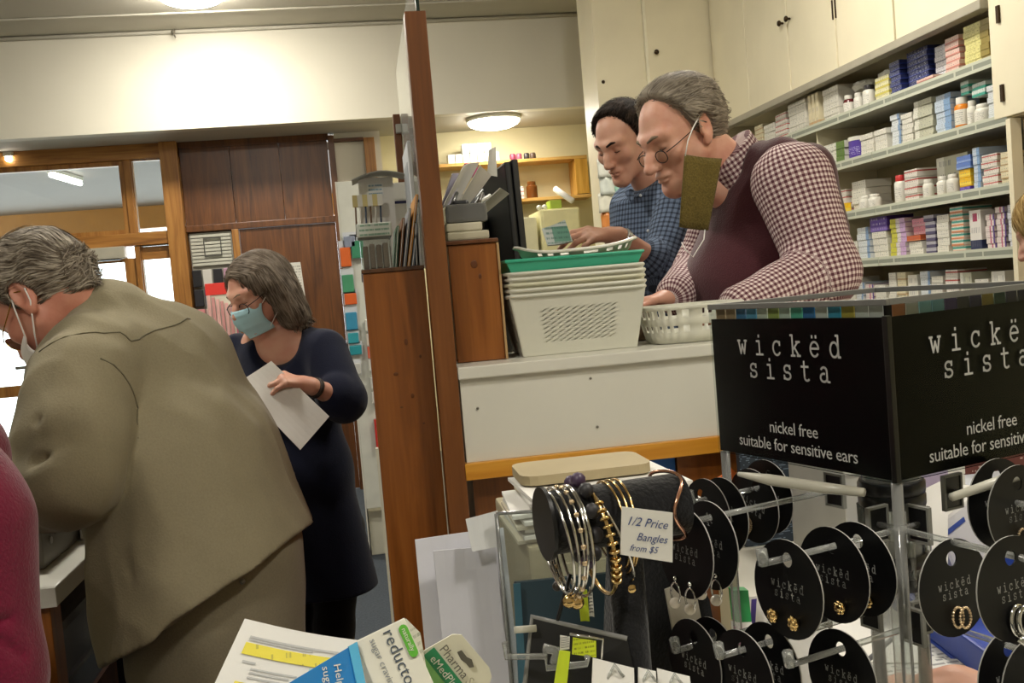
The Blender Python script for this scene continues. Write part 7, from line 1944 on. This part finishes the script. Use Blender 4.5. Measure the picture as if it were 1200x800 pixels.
# papers spread on the counter behind the stand's front post
rr = random.Random(8)
Mp = printed('form_print', '#dddcd6', '#6f6f72', 22, 0.55, 0, 1)
for i in range(7):
    c = V((0.62+rr.uniform(-.05, .06), 1.13+rr.uniform(-.1, .12), 0.9315+i*0.0022)); a = rr.uniform(-0.7, 0.1)
    M = Matrix.Translation(c) @ Matrix.Rotation(a, 4, 'Z')
    one('form_sheet', MB().sheet(M @ V((-.075, -.105, 0)), M @ V((.075, -.105, 0)), M @ V((.075, .105, 0)), M @ V((-.075, .105, 0)), 0.0012, 0.0, 3, 3), Mp if i % 2 else M_paper, f'white printed form on the counter behind the stand, {ORD[i]} from the bottom', 'paper', 'forms on the counter')
pn_ = thing('pen', 'grey pen lying on the white forms behind the stand', 'pen', (0.63, 1.0, 0.95))
obj('barrel', MB().tube([(0.546, 1.06, 0.978), (0.601, 1.1, 0.983)], 0.0028, 8), plain('grey_pen', '#6d6f72', 0.35), pn_, True)
obj('tip', MB().ball((0.544, 1.058, 0.978), 0.0045, 8), plain('grey_pen', '#6d6f72', 0.35), pn_, True)
one('white_board', MB().sheet((0.412, 1.08, 1.065), (0.539, 1.15, 1.037), (0.47, 1, 0.957), (0.38, 1, 0.96), 0.003, 0.002), plain('white_card_stock', '#c7c7c4', 0.55), 'blank white card standing behind the gold earring cards', 'card')
gp = thing('tea_packet', 'green, white and magenta packet standing left of the white card', 'packet', V((0.341, 0.92, 1.088)))
g = [V((0.334, 0.92, 1.133)), V((0.35, 0.92, 1.131)), V((0.351, 0.92, 1.099)), V((0.335, 0.92, 1.1))]
obj('green_part', MB().prism(g, 0.012), plain('leaf_green', '#2f9f57', 0.45), gp)
g2 = [V((0.334, 0.92, 1.1)), V((0.351, 0.92, 1.098)), V((0.349, 0.91, 1.06)), V((0.332, 0.91, 1.062))]
obj('white_part', MB().prism(g2, 0.012), M_paper, gp)
g3 = [V((0.331, 0.905, 1.097)), V((0.343, 0.905, 1.096)), V((0.344, 0.905, 1.081)), V((0.331, 0.905, 1.082))]
obj('magenta_part', MB().prism(g3, 0.002), plain('magenta', '#cf3d93', 0.45), gp)
one('purple_slip', MB().sheet((0.409, 1.06, 1.069), (0.415, 1.06, 1.069), (0.401, 1.04, 1.031), (0.396, 1.04, 1.032), 0.002), plain('violet', '#4b3a8c', 0.5), 'narrow violet slip at the edge of the white card', 'slip')
# hand resting on the forms
hp = thing('person', 'finger and hand resting on the white forms behind the stand, arm out of frame', 'person', (0.72, 0.9, 0.93))
S = Sdf(); hw = V((0.58, 0.93, 0.985))
hand_shape(S, hw, (-0.55, 0.72, -0.16), (0, 0, -1), 1, (0.25, 0.35, 0.25), 0.95)
S.at(); S.cap(hw, (0.69, 0.62, 1.0), 0.026, 0.036, 0.02)
flesh('arm', S, 0.0025, SK_woman, hp)
Ss = Sdf().cap((0.668, 0.745, 0.998), (0.70, 0.52, 1.0), 0.042, 0.052, 0.02)
flesh('sleeve', Ss, 0.005, M_navy, hp)
# ================================================================== LEFT COUNTER
lc = thing('side_counter', 'white-topped counter at the left under the bending man\'s arm', 'counter', (-1.2, 2.6, 0))
obj('top', MB().box((-2.2, 1.975, 0.91), (-0.632, 3.3, 0.95), 0.003), M_white, lc)
obj('front_edge', MB().box((-2.2, 1.969, 0.911), (-0.631, 1.9745, 0.949), 0.001), M_white, lc)
obj('leg', MB().box((-0.69, 1.985, 0.0), (-0.65, 2.05, 0.909), 0.003), M_orange_wood, lc)
obj('shelf', MB().box((-2.1, 2.0, 0.60), (-0.70, 2.7, 0.62), 0.002), M_brown_wood, lc)
obj('back', MB().box((-2.1, 2.75, 0.0), (-0.64, 2.78, 0.909), 0.002), M_brown_wood, lc)
one('green_sign', MB().box((-0.78, 1.94, 0.4), (-0.655, 1.955, 0.80), 0.002), plain('bright_green', '#4fae52', 0.4), 'bright green panel leaning on the wooden leg of the left counter', 'panel')
cdw = thing('cash_drawer', 'grey metal cash drawer with a key slot on the left counter', 'cash drawer', (-0.8, 2.25, 0.951))
M_drawer = plain('grey_enamel', '#6f6c62', 0.45, 0.2)
obj('body', MB().box((-1.1, 2.12, 0.951), (-0.695, 2.5, 1.045), 0.004), M_drawer, cdw)
obj('lid', MB().box((-1.1, 2.115, 1.046), (-0.69, 2.505, 1.068), 0.004), M_drawer, cdw)
obj('slot', MB().box((-0.694, 2.2, 1.005), (-0.6935, 2.33, 1.010)), M_black, cdw)
obj('lock', MB().lathe([(0.008, -0.002), (0.008, 0.003), (0.003, 0.004)], 12, frame((-0.6945, 2.17, 1.0), (0, 1, 0), (0, 0, 1))), M_steel, cdw, 'auto')
for i, c in enumerate(('#c8403c', '#ddd6cf', '#b8353a')):
    one('red_white_packet', MB().box((-0.70+i*0.024, 2.55, 0.951), (-0.678+i*0.024, 2.64, 1.06), 0.002), plain(f'packet_red_{i}', c, 0.45), f'red or white packet beside the cash drawer, {ORD[i]} from left', 'packet', 'packets by the cash drawer')
one('receipt_pile', MB().box((-0.69, 2.36, 0.951), (-0.64, 2.5, 0.975), 0.002), M_paper, 'small pile of slips beside the cash drawer', 'paper')
pr = thing('printer', 'dark grey printer on the shelf under the left counter', 'printer', (-0.85, 2.3, 0.62))
obj('body', MB().box((-1.1, 2.1, 0.70), (-0.68, 2.5, 0.83), 0.02), plain('dark_grey_shell', '#3b3d3e', 0.4), pr)
obj('base', MB().box((-1.08, 2.12, 0.621), (-0.69, 2.48, 0.699), 0.01), M_black, pr)
obj('panel', MB().box((-0.80, 2.095, 0.73), (-0.72, 2.0995, 0.79), 0.002), M_black, pr)
rr = random.Random(2)
for i, c in enumerate(('#c8ad2b', '#b9b7ad', '#2c6fa8', '#3d86bd', '#c7c4bb', '#245a8c')):
    x = -0.69+0.0*i
    one('stock_packet', MB().box((-0.74+(i % 3)*0.03, 2.06+(i//3)*0.05, 0.0005), (-0.713+(i % 3)*0.03, 2.1+(i//3)*0.05, 0.52+rr.uniform(-.06, .06)), 0.003), plain(f'stock_{i}', c, 0.45), f'upright coloured packet under the left counter, {ORD[i]} in its row', 'packet', 'packets under the left counter')
one('black_post', MB().box((-0.625, 2.3, 0.0), (-0.585, 2.34, 0.9), 0.003), M_black, 'dark metal post beside the left counter', 'post')
cbm = MB().tube([(-0.56, 2.5, 0.62), (-0.55, 2.45, 0.58), (-0.53, 2.42, 0.5), (-0.56, 2.4, 0.4), (-0.55, 2.4, 0.3)], 0.007, 8)
one('cable', cbm, M_oldwhite, 'pale cable hanging beside the jacketed man\'s hip', 'cable', smooth=True)
tb3 = thing('power_unit', 'grey and black power unit on the floor shelf behind the jacketed man', 'electrical unit', (-0.5, 2.6, 0.5))
obj('body', MB().box((-0.56, 2.55, 0.5), (-0.44, 2.7, 0.66), 0.006), plain('beige_case', '#8b867b', 0.5), tb3)
obj('socket', MB().box((-0.47, 2.52, 0.46), (-0.43, 2.549, 0.64), 0.004), M_black, tb3)
obj('support', MB().box((-0.58, 2.56, 0.0), (-0.42, 2.7, 0.499), 0.003), M_orange_wood, tb3)

# ================================================================== PAPERS AND BOXES IN THE FOREGROUND
# prescription form
q = [(-0.096, 0.66, 1.246), (-0.016, 0.63, 1.23), (-0.038, 0.6, 1.186), (-0.122, 0.62, 1.203)]
pf_ = thing('prescription_form', 'white printed prescription form with yellow highlighted bands, nearest the lower left', 'form', q[3])
M_rx = printed('prescription_print', '#d8d8d4', '#8a8a8c', 26, 0.42, 0, 1, margin=0.06)
mbq = MB(); a, b, c, d = map(V, q)
obj('sheet', MB().sheet(a, b, c, d, 0.0006, 0.004, 8, 8), M_paper, pf_)
P2 = lambda u, v: (a*(1-u)+b*u)*(1-v)+(d*(1-u)+c*u)*v
nrm = (b-a).cross(d-a).normalized()
if nrm.y > 0: nrm = -nrm
def patch(name, u0, u1, v0, v1, mat, off=0.0012, par=pf_):
    pts = MB()
    n = 6; vs = []; fs = []
    for j in range(2):
        for i in range(n+1):
            u = u0+(u1-u0)*i/n; v = v0 if j == 0 else v1
            bend = 0.004*_m.sin(PI*u)
            s_ = 1 if (b-a).cross(d-a).y < 0 else -1
            vs.append(P2(u, v)+(b-a).cross(d-a).normalized()*bend+nrm*off)
    fs = [(i, i+1, n+2+i, n+1+i) for i in range(n)]
    return obj(name, MB().add(vs, fs), mat, par)
M_hl = printed('highlight_yellow', '#e6d743', '#a99f45', 3, 0.4, 0, 2)
patch('highlight', 0.09, 0.93, 0.235, 0.36, M_hl)
patch('highlight', 0.13, 0.35, 0.64, 0.77, M_hl)
for v0, v1, u0, u1 in ((0.16, 0.185, 0.1, 0.8), (0.19, 0.21, 0.1, 0.6), (0.42, 0.445, 0.12, 0.22), (0.48, 0.50, 0.2, 0.55), (0.52, 0.54, 0.2, 0.5), (0.57, 0.59, 0.2, 0.58), (0.66, 0.68, 0.4, 0.6), (0.72, 0.74, 0.4, 0.7)):
    patch('print_line', u0, u1, v0, v1, plain('grey_print', '#b9b9b7', 0.6), 0.001)
patch('blue_tint', 0.62, 0.9, 0.38, 0.6, plain('pale_aqua', '#a9d2d0', 0.6), 0.0014)

# blue and white box of tablets, tilted
bx = thing('tablet_box', 'white and blue carton lettered reducto, tilted in the foreground', 'carton', (-0.019, 0.6, 1.215))
oA = V((-0.023, 0.585, 1.247)); uA = V((0.007, 0.595, 1.254)); dA = V((-0.014, 0.555, 1.18))
Mx = frame(oA, uA-oA, oA-dA)        # x along the top edge, y up the face
wx = (uA-oA).length
M_bxw = plain('carton_white_gloss', '#dcdacd', 0.35); M_bxb = plain('carton_blue_gloss', '#1d7cc4', 0.35); M_bxl = plain('carton_lightblue', '#58b0da', 0.35); M_bxg = plain('carton_green', '#5fae3c', 0.35)
th = 0.022
obj('body', MB().box((0, -0.12, -th), (wx*1.02, 0.0, 0.0), 0.0008, Mx), M_bxw, bx)
# blue side face running down to the left
sA = V((-0.022, 0.583, 1.247)); sB = V((-0.063, 0.545, 1.241)); sC = V((-0.056, 0.53, 1.199)); sD = V((-0.013, 0.553, 1.181))
obj('blue_face', MB().prism([sA, sB, sC, sD], 0.0012), M_bxb, bx)
sA2 = sA.lerp(sB, 0.0); 
f2 = [V((-0.022, 0.581, 1.248)), V((-0.027, 0.578, 1.247)), V((-0.017, 0.549, 1.183)), V((-0.013, 0.551, 1.182))]
obj('light_band', MB().prism(f2, 0.0014), M_bxl, bx)
ftx = frame(oA, uA-oA, oA-dA)
Mt = Mx @ Matrix.Translation((0.0, 0.0, 0.0006)) @ Matrix.Rotation(-PI/2, 4, 'Z')
tm = MB(); text_shape(tm, 'reducto', 0.0108, Mt @ Matrix.Translation((0.002, wx*0.52, 0)), 'LEFT')
obj('lettering', tm, plain('slate_ink', '#4b5560', 0.5), bx)
tm = MB(); text_shape(tm, 'sugar craving', 0.006, Mt @ Matrix.Translation((0.003, wx*0.24, 0)), 'LEFT')
obj('small_lettering', tm, plain('slate_ink2', '#8a8f93', 0.5), bx)
# green badge
gb = [(0.006+0.0028*_m.cos(_m.radians(a)), wx*0.9+0.0028*_m.sin(_m.radians(a))) for a in range(90, 271, 30)]+[(0.021+0.0028*_m.cos(_m.radians(a)), wx*0.9+0.0028*_m.sin(_m.radians(a))) for a in range(-90, 91, 30)]
obj('badge', MB().prism([Mt @ V((x, y, 0.0002)) for x, y in gb], 0.0006), M_bxg, bx)
tm = MB(); text_shape(tm, 'naturally', 0.0042, Mt @ Matrix.Translation((0.0055, wx*0.9-0.0012, 0.0008)), 'LEFT'); obj('badge_lettering', tm, M_bxw, bx)
fS = frame(sA, (sD-sA), (sA-sB)); 
tm = MB()
ox = (sD-sA).normalized(); 
Msd = frame(sA.lerp(sB, 0.36)+ox*0.002, sD-sA, sA-sB); nz = Msd.to_3x3() @ V((0, 0, 1))
if nz.y > 0: Msd = frame(sA.lerp(sB, 0.36)+ox*0.002, sD-sA, sA-sB) @ Matrix.Rotation(PI, 4, 'X')
Msd.translation += (Msd.to_3x3() @ V((0, 0, 1)))*0.001
text_shape(tm, 'Help control', 0.0068, Msd @ Matrix.Translation((0.002, 0, 0)), 'LEFT'); text_shape(tm, 'sugar cravings', 0.0068, Msd @ Matrix.Translation((0.002, -0.008, 0)), 'LEFT')
obj('side_lettering', tm, M_bxw, bx)
tm = MB(); M2 = Msd.copy(); M2.translation += (Msd.to_3x3() @ V((0.02, 0.0185, 0.0008))); text_shape(tm, 'mint', 0.0075, M2, 'LEFT'); obj('band_lettering', tm, M_bxw, bx)
rt = [V((0.007, 0.595, 1.254)), V((0.017, 0.6, 1.24)), V((0.018, 0.57, 1.167)), V((0.014, 0.566, 1.17))]
obj('end_face', MB().prism([V((0.008, 0.596, 1.253)), V((0.016, 0.602, 1.241)), V((0.018, 0.6, 1.215)), V((0.018, 0.575, 1.165)), V((0.014, 0.568, 1.169))], 0.001), printed('carton_end_print', '#d6d6c8', '#7e8a6f', 18, 0.5, 0, 2), bx)
# hang-tag card
hk_ = [(492, 762), (532, 742), (541, 743), (575, 783), (577, 793), (560, 830), (510, 900), (498, 880)]
HQ = [(0.016, 0.62, 1.222), (0.037, 0.62, 1.231), (0.043, 0.62, 1.23), (0.059, 0.62, 1.206), (0.06, 0.62, 1.2), (0.044, 0.62, 1.161), (0.022, 0.62, 1.156)]
hc = thing('hang_card', 'cream and green hang card lettered PharmaSystems, right of the blue box', 'card', HQ[0])
obj('card', MB().prism(HQ, 0.001), plain('cream_card', '#dcd8c2', 0.45), hc)
c0 = V((0.016, 0.619, 1.222))
Mh = frame(c0, V((0.034, 0.619, 1.193))-V((0.016, 0.619, 1.222)), c0-V((0.009, 0.619, 1.147)))
nz = Mh.to_3x3() @ V((0, 0, 1))
Mh.translation += (V((0, -1, 0)))*0.0014
tm = MB(); text_shape(tm, 'Pharma', 0.0085, Mh @ Matrix.Translation((0.005, 0.0105, 0)), 'LEFT'); obj('lettering', tm, plain('grey_ink', '#6b675c', 0.5), hc)
tm = MB(); text_shape(tm, 'Systems', 0.0085, Mh @ Matrix.Translation((0.0325, 0.0105, 0)), 'LEFT'); obj('lettering', tm, plain('pale_ink', '#a9a58c', 0.5), hc)
obj('green_band', MB().box((0.002, 0.0005, -0.0004), (0.075, 0.009, 0.0002), 0, Mh), plain('deep_green', '#2c8455', 0.4), hc)
obj('light_green_band', MB().box((0.002, -0.009, -0.0005), (0.028, 0.0004, 0.0001), 0, Mh), plain('light_green', '#7fb96a', 0.4), hc)
tm = MB(); text_shape(tm, 'eMedPlan', 0.0072, Mh @ Matrix.Translation((0.006, 0.0022, 0.0006)), 'LEFT'); obj('band_lettering', tm, M_bxw, hc)
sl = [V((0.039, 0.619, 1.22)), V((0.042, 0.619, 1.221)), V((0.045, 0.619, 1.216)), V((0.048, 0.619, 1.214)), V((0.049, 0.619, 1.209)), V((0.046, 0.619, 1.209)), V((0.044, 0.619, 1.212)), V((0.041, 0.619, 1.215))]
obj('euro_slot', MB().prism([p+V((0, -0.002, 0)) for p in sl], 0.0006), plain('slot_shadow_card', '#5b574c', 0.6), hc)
# open stock tray that carries them, just under the frame
tr2 = thing('stock_tray', 'white stock tray under the foreground boxes and prescription', 'tray', (0.0, 0.55, 0.931))
obj('floor', MB().box((-0.22, 0.42, 0.931), (0.12, 0.70, 0.935)), M_white, tr2)
obj('wall', MB().box((-0.22, 0.70, 0.931), (0.12, 0.705, 1.08), 0.001), M_white, tr2)
obj('wall', MB().box((-0.22, 0.415, 0.931), (0.12, 0.42, 1.02), 0.001), M_white, tr2)
